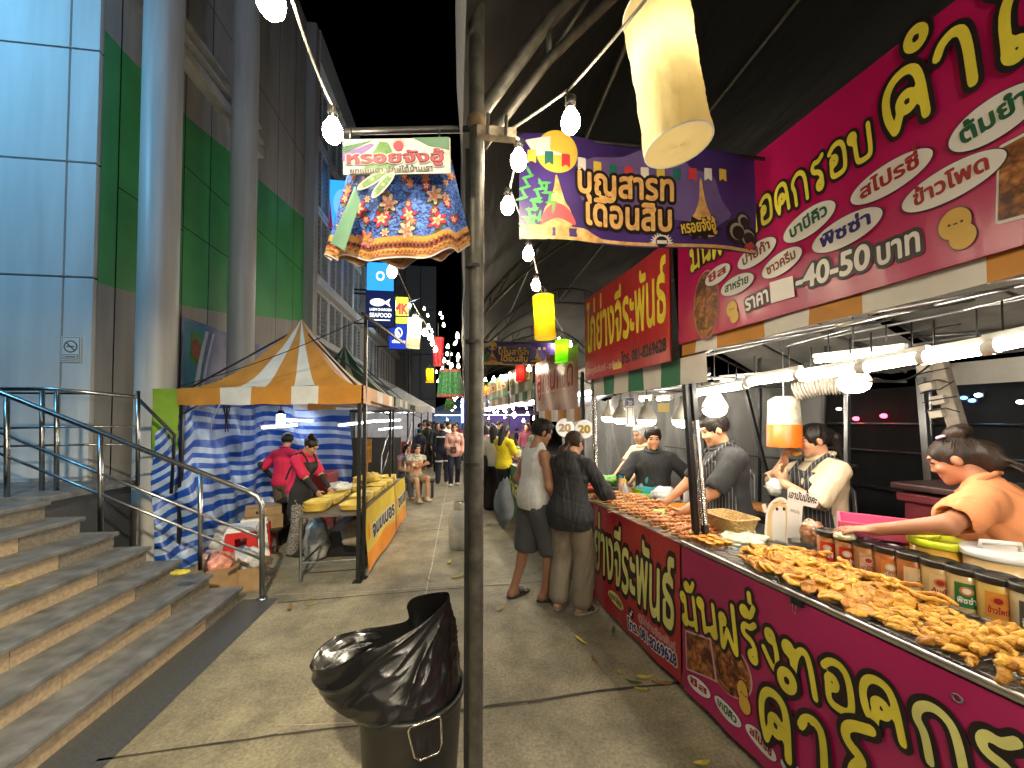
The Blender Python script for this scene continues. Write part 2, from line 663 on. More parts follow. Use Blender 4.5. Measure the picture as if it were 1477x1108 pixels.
# ---------------------------------------------------------------- soft bodies: distance fields turned into one continuous surface
class Fld:
    def __init__(s, lo, hi, h):
        s.h = h
        s.lo = np.array(lo, float) - 4 * h
        n = np.ceil((np.array(hi, float) + 4 * h - s.lo) / h).astype(int) + 1
        s.n = n
        s.F = np.full(n, 1., np.float32)
        s.ax = [(s.lo[i] + h * np.arange(n[i])).astype(np.float32) for i in range(3)]

    def sl(s, lo, hi):
        a = np.clip(np.floor((np.array(lo) - s.lo) / s.h).astype(int), 0, s.n)
        b = np.clip(np.ceil((np.array(hi) - s.lo) / s.h).astype(int) + 1, 0, s.n)
        return tuple(slice(int(i), int(j)) for i, j in zip(a, b))

    def xyz(s, sl):
        return s.ax[0][sl[0]][:, None, None], s.ax[1][sl[1]][None, :, None], s.ax[2][sl[2]][None, None, :]

    def add(s, prim, k=.02, infl=0., sub=False):
        fn, lo, hi = prim
        m = k + abs(infl) + 3 * s.h
        sl = s.sl(np.array(lo) - m, np.array(hi) + m)
        f = s.F[sl]
        if f.size == 0: return s
        d = fn(*s.xyz(sl)) - infl
        if sub: f = -f
        if k > 0:
            q = np.clip(.5 + .5 * (f - d) / k, 0, 1)
            f = f + (d - f) * q - k * q * (1 - q)
        else: f = np.minimum(f, d)
        s.F[sl] = -f if sub else f
        return s

    def cut(s, fn):
        X, Y, Z = s.xyz((slice(None),) * 3)
        s.F = np.maximum(s.F, fn(X, Y, Z).astype(np.float32))
        return s

    def wobble(s, amp, fr, seed=1, n=6, ridge=True):
        g = np.random.default_rng(seed)
        X, Y, Z = s.xyz((slice(None),) * 3)
        t = 0
        for _ in range(n):
            kx, ky, kz = g.normal(size=3) * np.array(fr)
            w = np.sin(kx * X + ky * Y + kz * Z + g.uniform(0, 6.28))
            t = t + w + (1.3 * (1 - 2 * np.abs(np.sin(.7 * (kx * X + kz * Z) + .5 * ky * Y + 1.2 * w))) if ridge else 0)
        s.F = s.F + (amp / math.sqrt(n) * t).astype(np.float32)
        return s

    def mesh(s):
        F, h = s.F, s.h
        I = F < 0
        c = sum(I[a:I.shape[0] - 1 + a, b:I.shape[1] - 1 + b, d:I.shape[2] - 1 + d].astype(np.int8) for a in (0, 1) for b in (0, 1) for d in (0, 1))
        act = (c > 0) & (c < 8)
        idx = np.argwhere(act)
        acc = np.zeros((len(idx), 3)); cnt = np.zeros(len(idx))
        for ax in range(3):
            o = [i for i in range(3) if i != ax]
            for a in (0, 1):
                for b in (0, 1):
                    c0 = np.zeros(3, int); c0[o[0]] = a; c0[o[1]] = b
                    c1 = c0.copy(); c1[ax] = 1
                    f0, f1 = F[tuple((idx + c0).T)], F[tuple((idx + c1).T)]
                    cr = (f0 < 0) != (f1 < 0)
                    t = np.where(cr, f0 / np.where(cr, f0 - f1, 1), 0)
                    acc += np.where(cr[:, None], c0 + t[:, None] * (c1 - c0), 0)
                    cnt += cr
        V = s.lo + h * (idx + acc / np.maximum(cnt, 1)[:, None])
        vid = np.full(act.shape, -1, int)
        vid[act] = np.arange(len(idx))
        Q = []
        for ax in range(3):
            o = [i for i in range(3) if i != ax]
            A = np.moveaxis(I, ax, 0)
            ch = A[:-1] != A[1:]
            e = np.argwhere(ch)
            e = e[(e[:, 1] > 0) & (e[:, 2] > 0) & (e[:, 1] < A.shape[1] - 1) & (e[:, 2] < A.shape[2] - 1)]
            up = A[:-1][tuple(e.T)]
            W = np.moveaxis(vid, ax, 0)
            q = np.stack([W[e[:, 0], e[:, 1] - 1, e[:, 2] - 1], W[e[:, 0], e[:, 1], e[:, 2] - 1], W[e[:, 0], e[:, 1], e[:, 2]], W[e[:, 0], e[:, 1] - 1, e[:, 2]]], 1)
            flip = up if ax != 1 else ~up
            q[~flip] = q[~flip][:, ::-1]
            Q.append(q)
        Q = np.vstack(Q)
        return V, Q[(Q >= 0).all(1)]


def cone(a, b, ra, rb=None):
    a, b = np.array(a, np.float32), np.array(b, np.float32)
    rb = ra if rb is None else rb
    e = b - a
    L2 = max(float(e @ e), 1e-9)
    m = max(ra, rb)

    def f(X, Y, Z):
        px, py, pz = X - a[0], Y - a[1], Z - a[2]
        t = np.clip((px * e[0] + py * e[1] + pz * e[2]) / L2, 0, 1)
        return np.sqrt((px - t * e[0]) ** 2 + (py - t * e[1]) ** 2 + (pz - t * e[2]) ** 2) - (ra + (rb - ra) * t)
    return f, np.minimum(a, b) - m, np.maximum(a, b) + m


def ell(c, r, M=None):
    c = np.array(c, np.float32); r = np.array(r, np.float32)
    M = np.eye(3) if M is None else np.array(M, float)

    def f(X, Y, Z):
        p = (X - c[0], Y - c[1], Z - c[2])
        q = [sum(float(M[j][i]) * p[j] for j in range(3)) for i in range(3)]
        k0 = np.sqrt(sum((q[i] / r[i]) ** 2 for i in range(3)))
        k1 = np.sqrt(sum((q[i] / r[i] ** 2) ** 2 for i in range(3)))
        return k0 * (k0 - 1) / np.maximum(k1, 1e-6)
    e = np.sqrt(((M * r[None, :]) ** 2).sum(1))
    return f, c - e, c + e


def ik(a, t, l1, l2, pole):
    a, t, pole = Vector(a), Vector(t), Vector(pole)
    d = t - a
    L = min(d.length, (l1 + l2) * .998)
    n = d.normalized()
    t = a + n * L
    x = (l1 * l1 - l2 * l2 + L * L) / (2 * L)
    y = math.sqrt(max(0, l1 * l1 - x * x))
    p = (pole - n * pole.dot(n)).normalized()
    return a + n * x + p * y, t


def skel(lean=0, twist=0, side=0, hyaw=0, hpitch=0, htilt=0, wl=None, wr=None, pl=(-.6, -.8, -.3), pr=(.6, -.8, -.3),
         al=(-.095, -.02, .085), ar=(.095, -.02, .085), kl=(-.1, 1, 0), kr=(.1, 1, 0), pelvis=(0, 0, .93), hips=0, shw=.172,
         tl=(-.12, 1), tr=(.12, 1), hdl=None, hdr=None, hnl=None, hnr=None):
    J = {}
    pv = Vector(pelvis)
    Rh0 = Matrix.Rotation(R(hips), 3, 'Z')
    Ru = Matrix.Rotation(R(twist), 3, 'Z') @ Matrix.Rotation(R(side), 3, 'Y') @ Matrix.Rotation(R(-lean), 3, 'X')
    piv = pv + Vector((0, 0, .08))

    def U(x, y, z): return piv + Ru @ Vector((x, y, z - 1.01))
    J['U'], J['Ru'], J['pv'], J['Rp'] = U, Ru, pv, Rh0
    J['belly'], J['chest'] = U(0, .005, 1.09), U(0, 0, 1.27)
    J['nb'], J['nt'] = U(0, -.012, 1.43), U(0, .012, 1.53)
    Rh = Ru @ Matrix.Rotation(R(hyaw), 3, 'Z') @ Matrix.Rotation(R(htilt), 3, 'Y') @ Matrix.Rotation(R(-hpitch), 3, 'X')
    J['Rh'] = Rh
    J['hd'] = J['nt'] + Rh @ Vector((0, .02, .065))
    for sgn, n, w, pol, hd, hn in ((-1, 'L', wl, pl, hdl, hnl), (1, 'R', wr, pr, hdr, hnr)):
        sh = U(sgn * shw, -.012, 1.37)
        if w is None: w = sh + Ru @ Vector((sgn * .05, .06, -.515))
        el, w2 = ik(sh, w, .285, .25, pol)
        J['sh' + n], J['el' + n], J['wr' + n] = sh, el, w2
        d = (w2 - el).normalized() if hd is None else Vector(hd).normalized()
        nn = Vector(hn) if hn is not None else Vector((-sgn, .1, 0))
        nn = (nn - d * nn.dot(d)).normalized()
        J['hd' + n], J['hn' + n] = d, nn
    for sgn, n, a, pol, to in ((-1, 'L', al, kl, tl), (1, 'R', ar, kr, tr)):
        hp = pv + Rh0 @ Vector((sgn * .088, 0, -.03))
        kn, an = ik(hp, a, .425, .415, pol)
        J['hp' + n], J['kn' + n], J['an' + n] = hp, kn, an
        t = Vector((to[0], to[1], 0)).normalized()
        J['to' + n] = an + t * .155 + Vector((0, 0, -.055))
        J['he' + n] = an - t * .035 + Vector((0, 0, -.05))
        J['fd' + n] = t
    return J


def torso(J, f=1., fem=False):
    U, Ru = J['U'], J['Ru']
    hw = .172 if fem else .165
    T = [(ell(J['pv'], (hw * f, .118 * f, .135), J['Rp']), .035),
         (ell(J['belly'], ((.130 if fem else .142) * f, .100 * f, .17), Ru), .045),
         (ell(J['chest'], ((.138 if fem else .155) * f, .104 * f, .165), Ru), .04)]
    for n in 'LR':
        T.append((cone(J['sh' + n].lerp(J['nb'], .75) - Vector((0, 0, .02)), J['sh' + n], .050, .044 * (1 + (f - 1) * .5)), .03))
    if fem:
        for sx in (-1, 1): T.append((ell(U(sx * .068, .085, 1.27), (.062, .055, .06), Ru), .04))
    return T


def hand(J, n, curl=25, spread=1.):
    w, d, nn = J['wr' + n], J['hd' + n], J['hn' + n]
    s = d.cross(nn) * (1 if n == 'R' else -1)          # towards the thumb side
    s.normalize()
    M = np.array([list(d), list(nn), list(s)]).T
    out = [(ell(w + d * .048, (.052, .0145, .04), M), .012), (cone(w - d * .02, w + d * .02, .024, .022), .02)]
    for i, (o, L) in enumerate(((.03, .068), (.0105, .078), (-.009, .073), (-.027, .058))):
        b = w + d * .088 + s * o * (1 + .12 * spread)
        a1, a2 = R(curl * (.8 + .15 * i)), R(curl * (1.9 + .2 * i))
        e1 = (d * math.cos(a1) + nn * math.sin(a1) + s * o * 1.2 * spread).normalized()
        e2 = (d * math.cos(a2) + nn * math.sin(a2) + s * o * .8 * spread).normalized()
        m = b + e1 * L * .52
        out += [(cone(b, m, .0092, .0084), .004), (cone(m, m + e2 * L * .48, .0084, .0068), .004)]
    b = w + d * .03 + s * .034
    m = b + (d * .62 + s * .7 + nn * .25).normalized() * .036
    out += [(cone(b, m, .012, .0098), .01), (cone(m, m + (d * .85 + s * .3 + nn * .4).normalized() * .03, .0098, .0078), .004)]
    return out


def limb_leg(J, n, f=1.):
    cal = J['kn' + n].lerp(J['an' + n], .32) - J['fd' + n] * .014
    return [(cone(J['hp' + n], J['kn' + n], .086 * f, .053 * f), .05), (cone(J['kn' + n], J['an' + n], .05 * f, .036), .03),
            (ell(cal, (.048 * f, .05 * f, .11)), .03)]


def foot(J, n):
    t, an = J['fd' + n], J['an' + n]
    s = Vector((t.y, -t.x, 0))
    out = [(cone(an, J['he' + n], .036, .032), .02), (cone(J['he' + n], J['to' + n] - t * .055, .032, .03), .03)]
    for i in range(5):
        o = (i - 2) * .0165
        b = J['to' + n] - t * .05 + s * o
        out.append((cone(b, b + t * (.045 - .006 * abs(i - 1)), .0145, .0105), .008))
    return out


def headp(J, fem=False):
    h, M = J['hd'], J['Rh']
    q = lambda x, y, z: h + M @ Vector((x, y, z))
    j = .88 if fem else 1.
    O = [(ell(q(0, -.012, .022), (.073, .092, .088), M), .03), (ell(q(0, .025, -.045), (.058 * j, .06, .07), M), .035),
         (ell(q(0, .062, -.098), (.024 * j, .022, .02), M), .025),
         (cone(q(0, .08, .005), q(0, .092, -.028), .007, .011), .012), (ell(q(-.012, .084, -.033), (.009, .01, .007), M), .008), (ell(q(.012, .084, -.033), (.009, .01, .007), M), .008),
         (ell(q(0, .078, .03), (.045, .014, .012), M), .02),
         (ell(q(-.036, .066, -.03), (.02, .016, .018), M), .02), (ell(q(.036, .066, -.03), (.02, .016, .018), M), .02),
         (ell(q(0, .075, -.063), (.022, .0125, .006), M), .006), (ell(q(0, .074, -.0725), (.018, .0125, .0065), M), .006)]
    for sx in (-1, 1): O.append((ell(q(sx * .076, -.008, -.012), (.009, .019, .031), M), .008))
    return O


def person(label, loc, rz, H=1.65, h=.008, fem=False, fat=1., skin=(.42, .22, .13), group=None, hair='short', haircol=(.012, .009, .008),
           top=None, bottom=None, shoes=None, apron=None, curl=(25, 25), hand_on=True, extra=None, fold=.0022, seed=3, glove=None, **pose):
    J = skel(**pose)
    s = H / 1.7
    root = thing('person', label, 'person', loc, group)
    Mz = np.array(Matrix.Rotation(rz, 3, 'Z'))
    L0 = np.array(loc)

    def W(p):                      # local to world
        return Vector(Mz @ (np.array(p) * s) + L0)

    allp = []
    for n in 'LR':
        allp += [J[k + n] for k in ('sh', 'el', 'wr', 'kn', 'an', 'to', 'he')]
        allp.append(J['wr' + n] + J['hd' + n] * .2)
    allp += [J['hd'] + Vector((0, 0, .12)), J['pv'], J['hd']]
    A = np.array([list(p) for p in allp])
    lo, hi = A.min(0) - .22, A.max(0) + .22
    lo[2] = max(lo[2], -.03)

    def emit(name, F, m, parent=root, mi=None, **k):
        V, Q = F.mesh()
        if len(Q) == 0: return None
        Vw = (V * s) @ Mz.T + L0
        idx = mi(V, Q) if mi else None
        return make(name, Vw, Q, m, parent, idx, True, **k)

    T = torso(J, fat, fem)
    F = Fld(lo, hi, h)
    for p, k in T: F.add(p, k)
    F.add(cone(J['nb'], J['nt'], .058, .05), .03)
    for n in 'LR':
        F.add(cone(J['sh' + n], J['el' + n], .046 * fat, .037 * fat), .025)
        F.add(cone(J['el' + n], J['wr' + n], .039 * fat, .026), .02)
        for p, k in limb_leg(J, n, fat): F.add(p, k)
        for p, k in foot(J, n): F.add(p, k)
    hp = Fld(lo, hi, h)
    for p, k in headp(J, fem): hp.add(p, k)
    hh, Rh = J['hd'], J['Rh']
    for sx in (-1, 1): hp.add(ell(hh + Rh @ Vector((sx * .031, .098, .01)), (.017, .02, .01), Rh), .008, sub=True)
    for sx in (-1, 1): hp.add(ell(hh + Rh @ Vector((sx * .031, .074, .009)), (.0135, .0125, .0085), Rh), .002)
    q = np.clip(.5 + .5 * (F.F - hp.F) / .02, 0, 1)
    F.F = F.F + (hp.F - F.F) * q - .02 * q * (1 - q)
    for i, n in enumerate('LR'):
        if hand_on:
            for p, k in hand(J, n, curl[i]): F.add(p, k)
    RhN = np.array(Rh)

    def mi(V, Q):
        c = V[Q].mean(1)
        l = (c - np.array(hh)) @ RhN
        out = np.zeros(len(Q), int)
        face = l[:, 1] > .05
        eye = face & ((((np.abs(l[:, 0]) - .031) / .0125) ** 2 + ((l[:, 2] - .009) / .0068) ** 2) < 1)
        brow = face & (np.abs(np.abs(l[:, 0]) - .033) < .017) & (np.abs(l[:, 2] - .031 + .12 * np.maximum(0, np.abs(l[:, 0]) - .033)) < .0042)
        lip = face & (((l[:, 0] / .023) ** 2 + ((l[:, 2] + .068) / .0115) ** 2) < 1)
        out[eye] = 1; out[brow] = 1; out[lip] = 2
        return out
    sk = 'skin%d' % int(skin[0] * 1000)
    ms = [mat(sk, skin, .5, var=.08, scale=14, bump=.05, bscale=120, sub=.15), mat('eye_dark', (.02, .013, .01), .3, var=0),
          mat('lip' + sk, (skin[0] * .95, skin[1] * .6, skin[2] * .6), .4, var=0)]
    emit('body', F, ms, mi=mi)

    # hair
    if hair:
        q = lambda x, y, z: hh + Rh @ Vector((x, y, z))
        G = Fld(np.array(hh) - .36, np.array(hh) + .3, max(h * .8, .006))
        up = .118 if hair in ('short', 'mop') else .104
        G.add(ell(q(0, -.018, .024), (.084, .102, up - .01), Rh), .0)
        if hair in ('short', 'mop'):
            G.add(ell(q(0, .02, .085), (.07, .07, .035), Rh), .03)
            G.add(ell(q(0, .098, -.055), (.08, .075, .105), Rh), .01, sub=True)
            G.add(ell(q(0, .0, -.1), (.12, .12, .085 if hair == 'short' else .06), Rh), .01, sub=True)
            for sx in (-1, 1): G.add(ell(q(sx * .085, .0, -.02), (.02, .025, .038), Rh), .006, sub=True)
        else:
            G.add(ell(q(0, .105, -.045), (.07, .085, .105), Rh), .012, sub=True)
            G.add(ell(q(0, .0, -.115), (.12, .1, .08), Rh), .01, sub=True)
            for sx in (-1, 1): G.add(ell(q(sx * .085, .004, -.022), (.02, .025, .034), Rh), .006, sub=True)
        if hair == 'bun': G.add(ell(q(0, -.085, .105), (.052, .05, .045), Rh), .012)
        if hair == 'bighair':
            G.add(ell(q(0, -.075, .115), (.066, .058, .045), Rh), .02)
            G.add(ell(q(0, -.115, -.03), (.075, .055, .085), Rh), .03)
            for i in range(7):
                a = -1 + i / 3
                G.add(cone(q(a * .04, -.13, -.03), q(a * .075, -.2 + .02 * (i % 3), -.12 - .02 * (i % 2)), .016, .004), .01)
        if hair in ('pony', 'lowpony'):
            z0 = .03 if hair == 'pony' else -.05
            G.add(cone(q(0, -.105, z0), q(0, -.15, z0 - .06), .03, .034), .015)
            G.add(cone(q(0, -.15, z0 - .06), q(0.01, -.14, z0 - .24), .034, .012), .015)
        if hair == 'long':
            G.add(cone(q(0, -.06, -.02), q(0, -.1, -.25), .085, .06), .03)
        if hair == 'bob':
            G.add(ell(q(0, -.05, -.05), (.088, .075, .1), Rh), .02)
        G.wobble(.0028, (80, 80, 30), seed, 8, False)
        hm = mat('hair%d' % int(haircol[0] * 1e4), haircol, .5, spec=.3, var=.45, scale=90, bump=.2, bscale=150, stretch=(1, 1, .18))
        ho = emit('hair', G, hm)
        if h < .0095:
            # loose locks lying over the hair
            gh = np.random.default_rng(seed + 70)
            sb_ = MB()
            tied = hair in ('bun', 'bighair', 'pony', 'lowpony')
            tgt = Vector({'bun': (0, -.07, .10), 'bighair': (0, -.06, .11), 'pony': (0, -.11, .03), 'lowpony': (0, -.115, -.045)}.get(hair, (0, 0, 0)))
            for _ in range(420):
                a = gh.uniform(-2.5, 2.5); e = gh.uniform(-.45, 1.35)
                d0 = Vector((math.sin(a) * math.cos(e), -math.cos(a) * math.cos(e), math.sin(e)))
                if d0.y > .25 and d0.z < .62 or (d0.z < -.25 and d0.y > -.3): continue
                if tied: d1 = (tgt - Vector((0, -.018, .024))).normalized()
                else: d1 = Vector((d0.x * 1.3, d0.y * 1.2 + (.5 if d0.y > 0 else -.1), -.5)).normalized(); d0 = (d0 + Vector((0, -.1, .9))).normalized()
                pts, rad = [], []
                off = gh.uniform(.998, 1.035); sp = gh.uniform(.25, .55); t0 = gh.uniform(0, .5)
                for k in range(7):
                    t = t0 + sp * k / 6
                    dd_ = d0.lerp(d1, t).normalized()
                    o_ = off + (.03 * (k / 6) ** 2 if _ % 6 == 0 else 0)
                    pts.append(hh + Rh @ Vector((dd_.x * .084 * o_ + gh.normal() * .0008, -.018 + dd_.y * .102 * o_, .024 + dd_.z * (up - .01) * o_)))
                    rad.append(.0023 * math.sin(math.pi * (k + .6) / 7.2) + .0004)
                p2 = Rh.transposed() @ (pts[-1] - hh)
                if p2.y > .045 and p2.z < .05: continue
                sb_.tube(pts, .002, 4, rad=rad)
            Vn = np.array([list(p) for p in sb_.V])
            make('loose_hair', (Vn * s) @ Mz.T + L0, sb_.F, hm, ho)

    # clothing
    if top:
        col, kind = top['m'], top.get('kind', 'tee')
        inf = top.get('infl', .018)
        G = Fld(lo, hi, h)
        for i, (p, k) in enumerate(T):
            if kind == 'tank' and i in (3, 4): continue
            G.add(p, k, inf)
        if kind != 'tank':
            sf = top.get('sleeve', .72)
            for n in 'LR':
                sh, el, wr = J['sh' + n], J['el' + n], J['wr' + n]
                if sf <= 1:
                    e = sh.lerp(el, sf)
                    G.add(cone(sh, e, .045 * fat + inf * .8, .047 * fat + inf), .022)
                    dv = np.array((el - sh).normalized()); ev = np.array(e)
                    fn = cone(e + (el - sh).normalized() * .06, e + (el - sh).normalized() * .07, .072)
                    G.add(fn, .004, sub=True)
                else:
                    G.add(cone(sh, el, .046 * fat + inf * .8, .041 * fat + inf * .8), .022)
                    G.add(cone(el, el.lerp(wr, sf - 1), (.044 + inf) * fat, .034 + inf), .02)
        else:
            U = J['U']
            for sx in (-1, 1):
                G.add(cone(U(sx * .105, .05, 1.36), U(sx * .1, -.02, 1.455), .03, .03), .02)
                G.add(cone(U(sx * .1, -.02, 1.455), U(sx * .1, -.08, 1.34), .03, .03), .02)
            for n, sx in (('L', -1), ('R', 1)): G.add(ell(J['sh' + n] + J['Ru'] @ Vector((sx * .03, 0, -.02)), (.075, .1, .12), J['Ru']), .01, sub=True)
        if top.get('hood'):
            U = J['U']
            pts = [U(.115 * math.sin(t), -.03 - .095 * math.cos(t), 1.46 - .035 * abs(math.sin(t / 2))) for t in np.linspace(-2.1, 2.1, 9)]
            for a, b in zip(pts, pts[1:]): G.add(cone(a, b, .032, .032), .02)
            G.add(ell(U(0, -.135, 1.37), (.11, .04, .085), J['Ru']), .03)
        if kind != 'tank': G.add(cone(J['nb'] - J['Ru'] @ Vector((0, 0, .06)), J['nb'] + J['Ru'] @ Vector((0, -.004, .012)), .098, .068), .03)
        hem = top.get('hem', .88)
        hw = top.get('flare', 0)
        if hem < .88:
            c = J['pv']
            G.add(ell((c.x, c.y, hem + .1), (.165 * fat + inf * .8 + hw, .122 * fat + inf * .8 + hw, .24), J['Rp']), .05)
        G.wobble(fold, top.get('ff', (34, 34, 13)), seed + 5)
        G.cut(lambda X, Y, Z: hem - Z + 0 * X)
        emit('shirt' if kind != 'hoodie' else 'hoodie', G, col)
        if kind == 'tee':
            G = Fld(lo, hi, min(h, .008))
            U = J['U']
            ring = [U(.082 * math.sin(a), .002 - .085 * math.cos(a), 1.462 + .028 * math.cos(a)) for a in np.linspace(0, 2 * math.pi, 17)]
            for a, b in zip(ring, ring[1:]): G.add(cone(a, b, .0125), .004)
            emit('collar', G, top.get('m2', col))
            for n in 'LR' if 'm2' in top else ():
                e = J['sh' + n].lerp(J['el' + n], sf); dv = (J['el' + n] - J['sh' + n]).normalized()
                G = Fld(np.array(e) - .2, np.array(e) + .2, .006)
                G.add(cone(e - dv * .014, e - dv * .006, .047 * fat + inf + .004), 0)
                G.cut(lambda X, Y, Z: np.abs((X - e.x) * dv.x + (Y - e.y) * dv.y + (Z - e.z) * dv.z + .006) - .012)
                emit('sleeve_hem', G, top['m2'])
    if bottom:
        G = Fld(lo, hi, h)
        kind = bottom.get('kind', 'long')
        inf = bottom.get('infl', .016)
        w = bottom.get('wide', 0)
        G.add(T[0][0], .05, inf)
        for n in 'LR':
            hp_, kn, an = J['hp' + n], J['kn' + n], J['an' + n]
            if kind == 'short':
                e = hp_.lerp(kn, bottom.get('len', .95))
                G.add(cone(hp_, e, .09 * fat + inf, .072 * fat + inf + w), .025)
                dv = (kn - hp_).normalized()
                G.add(cone(e + dv * .085, e + dv * .1, .092 + w), .004, sub=True)
            else:
                G.add(cone(hp_, kn, .084 * fat + inf, .058 * fat + inf + w), .02)
                e = kn.lerp(an, bottom.get('len', 1.) )
                G.add(cone(kn, e, .06 * fat + inf + w, .045 * fat + inf + w), .02)
        G.wobble(fold, (26, 26, 12), seed + 9)
        zc = bottom.get('cut')
        if zc: G.cut(lambda X, Y, Z: zc - Z + 0 * X)
        G.cut(lambda X, Y, Z: Z - (J['pv'].z + .1) + 0 * X)
        emit('trousers' if kind == 'long' else 'shorts', G, bottom['m'])
    if shoes:
        for n in 'LR':
            t = J['fd' + n]
            c = J['he' + n].lerp(J['to' + n], .5)
            G = Fld(np.minimum(J['he' + n], J['to' + n]) - np.array([.1, .1, .08]), np.maximum(J['he' + n], J['to' + n]) + np.array([.1, .1, .12]), max(.006, h * .8))
            M = np.array([[t.y, t.x, 0], [-t.x, t.y, 0], [0, 0, 1]])
            if shoes['kind'] == 'sandal':
                G.add(ell((c.x, c.y, .012), (.056, .145, .06), M), 0)
                G.cut(lambda X, Y, Z: Z - .02 + 0 * X)
                G.cut(lambda X, Y, Z: .001 - Z + 0 * X)
                o = emit('sandal', G, shoes['m'])
                G = Fld(np.minimum(J['he' + n], J['to' + n]) - np.array([.1, .1, .08]), np.maximum(J['he' + n], J['to' + n]) + np.array([.1, .1, .12]), max(.006, h * .8))
                for p, k in foot(J, n): G.add(p, k, .009)
                c2 = J['he' + n].lerp(J['to' + n], .6)
                G.cut(lambda X, Y, Z: np.abs((X - c2.x) * t.x + (Y - c2.y) * t.y) - .034 + 0 * Z)
                emit('strap', G, shoes.get('m2', shoes['m']), parent=o)
            else:
                for p, k in foot(J, n): G.add(p, k, .012)
                G.cut(lambda X, Y, Z: .002 - Z + 0 * X)
                G.cut(lambda X, Y, Z: Z - .1 + 0 * X)
                emit('shoe', G, shoes['m'])
    if apron:
        G = Fld(lo, hi, h)
        U, Ru = J['U'], J['Ru']
        for p, k in T[:3]: G.add(p, k, .034)
        if fem:
            for p, k in T[5:]: G.add(p, k, .03)
        c = J['pv']
        G.add(ell((c.x, c.y + .02, c.z - .2), (.2 * fat, .15 * fat, .34), J['Rp']), .05)
        G.wobble(fold * .6, (24, 24, 8), seed + 2)
        Rn = np.array(Ru)
        pv = np.array(J['U'](0, 0, 1.1))

        def front(X, Y, Z):
            x = (X - pv[0]) * Rn[0][0] + (Y - pv[1]) * Rn[1][0] + (Z - pv[2]) * Rn[2][0]
            y = (X - pv[0]) * Rn[0][1] + (Y - pv[1]) * Rn[1][1] + (Z - pv[2]) * Rn[2][1]
            z = (X - pv[0]) * Rn[0][2] + (Y - pv[1]) * Rn[1][2] + (Z - pv[2]) * Rn[2][2]
            return np.maximum(np.maximum(.035 - y, z - .26), np.maximum(np.abs(x) - (.12 + .5 * np.clip(.22 - z, 0, .18)), (apron.get('bottom', .5) - Z)))
        G.cut(front)
        for sx in (-1, 1):
            pts = [U(sx * .09, .14 * fat + .01, 1.33), U(sx * .095, .09, 1.42), U(sx * .09, -.0, 1.482), U(sx * .075, -.1, 1.42), U(-sx * .06, -.15 * fat, 1.2), U(-sx * .12, -.13, 1.06)]
            for a, b in zip(pts, pts[1:]): G.add(cone(a, b, .014, .014), .004)
        emit('apron', G, apron['m'])
    if glove:
        for n in glove['on']:
            G = Fld(np.array(J['wr' + n]) - .3, np.array(J['wr' + n]) + .3, h)
            G.add(cone(J['el' + n].lerp(J['wr' + n], glove.get('from', .2)), J['wr' + n], .043 * fat, .033), .01)
            emit('glove', G, glove['m'])
    if extra: extra(root, J, W, emit, lo, hi, h)
    return root, J, W
# ---------------------------------------------------------------- common materials
STEEL = mat('brushed_steel', (.42, .43, .44), .28, 1., var=.15, scale=30, stretch=(1, 1, .1))
BLACKM = mat('black_painted_steel', (.018, .018, .02), .38, .3, var=.3, scale=20)
GALV = mat('galvanised_pipe', (.10, .098, .085), .5, .6, var=.35, scale=25, bump=.1)
BLACKP = mat('black_plastic', (.012, .012, .013), .35, var=.2)
WHITEP = mat('white_plastic', (.75, .75, .72), .4, var=.05)
RUB = mat('black_rubber', (.015, .015, .016), .6, var=.2)
ROPE = mat('pale_cable', (.35, .33, .3), .6, var=.2)


def lit(name, col, s):
    return mat(name, (.8, .8, .8), .4, var=0, emit=col, estr=s)


BULB = lit('warm_bulb_glow', (1, .83, .58), 62)
BULBF = lit('far_bulb_glow', (1, .84, .6), 55)
TUBE = lit('white_tube_glow', (1, .9, .74), 36)
TUBEC = lit('cool_tube_glow', (.9, .95, 1), 10)
DOME = lit('dome_bulb_glow', (1, .89, .7), 16)

# ---------------------------------------------------------------- ground
gm = mat('worn_concrete', (.30, .268, .185), .62, var=.28, scale=1.1, detail=9)
nt, bs, N, L = nodes_of(gm)
tc = N('ShaderNodeTexCoord')
n1 = N('ShaderNodeTexNoise'); n1.inputs['Scale'].default_value = 55; n1.inputs['Detail'].default_value = 8
n2 = N('ShaderNodeTexNoise'); n2.inputs['Scale'].default_value = 3.2; n2.inputs['Detail'].default_value = 10; n2.inputs['Roughness'].default_value = .7
v1 = N('ShaderNodeTexVoronoi'); v1.inputs['Scale'].default_value = 3.1
for q in (n1, n2, v1): L(tc.outputs['Object'], q.inputs['Vector'])
r1 = N('ShaderNodeMapRange'); r1.inputs[1].default_value = .3; r1.inputs[2].default_value = .75; r1.inputs[3].default_value = .62; r1.inputs[4].default_value = 1.15
L(n1.outputs['Fac'], r1.inputs[0])
r2 = N('ShaderNodeMapRange'); r2.inputs[1].default_value = .36; r2.inputs[2].default_value = .6; r2.inputs[3].default_value = .58; r2.inputs[4].default_value = 1.06
L(n2.outputs['Fac'], r2.inputs[0])
r3 = N('ShaderNodeMapRange'); r3.inputs[1].default_value = .02; r3.inputs[2].default_value = .05; r3.inputs[3].default_value = .45; r3.inputs[4].default_value = 1.
L(v1.outputs['Distance'], r3.inputs[0])
m1 = N('ShaderNodeMath'); m1.operation = 'MULTIPLY'; L(r1.outputs[0], m1.inputs[0]); L(r2.outputs[0], m1.inputs[1])
m2 = N('ShaderNodeMath'); m2.operation = 'MULTIPLY'; L(m1.outputs[0], m2.inputs[0]); L(r3.outputs[0], m2.inputs[1])
mx = N('ShaderNodeMix'); mx.data_type = 'RGBA'; mx.blend_type = 'MULTIPLY'; mx.inputs[0].default_value = 1
src = bs.inputs['Base Color'].links[0].from_socket
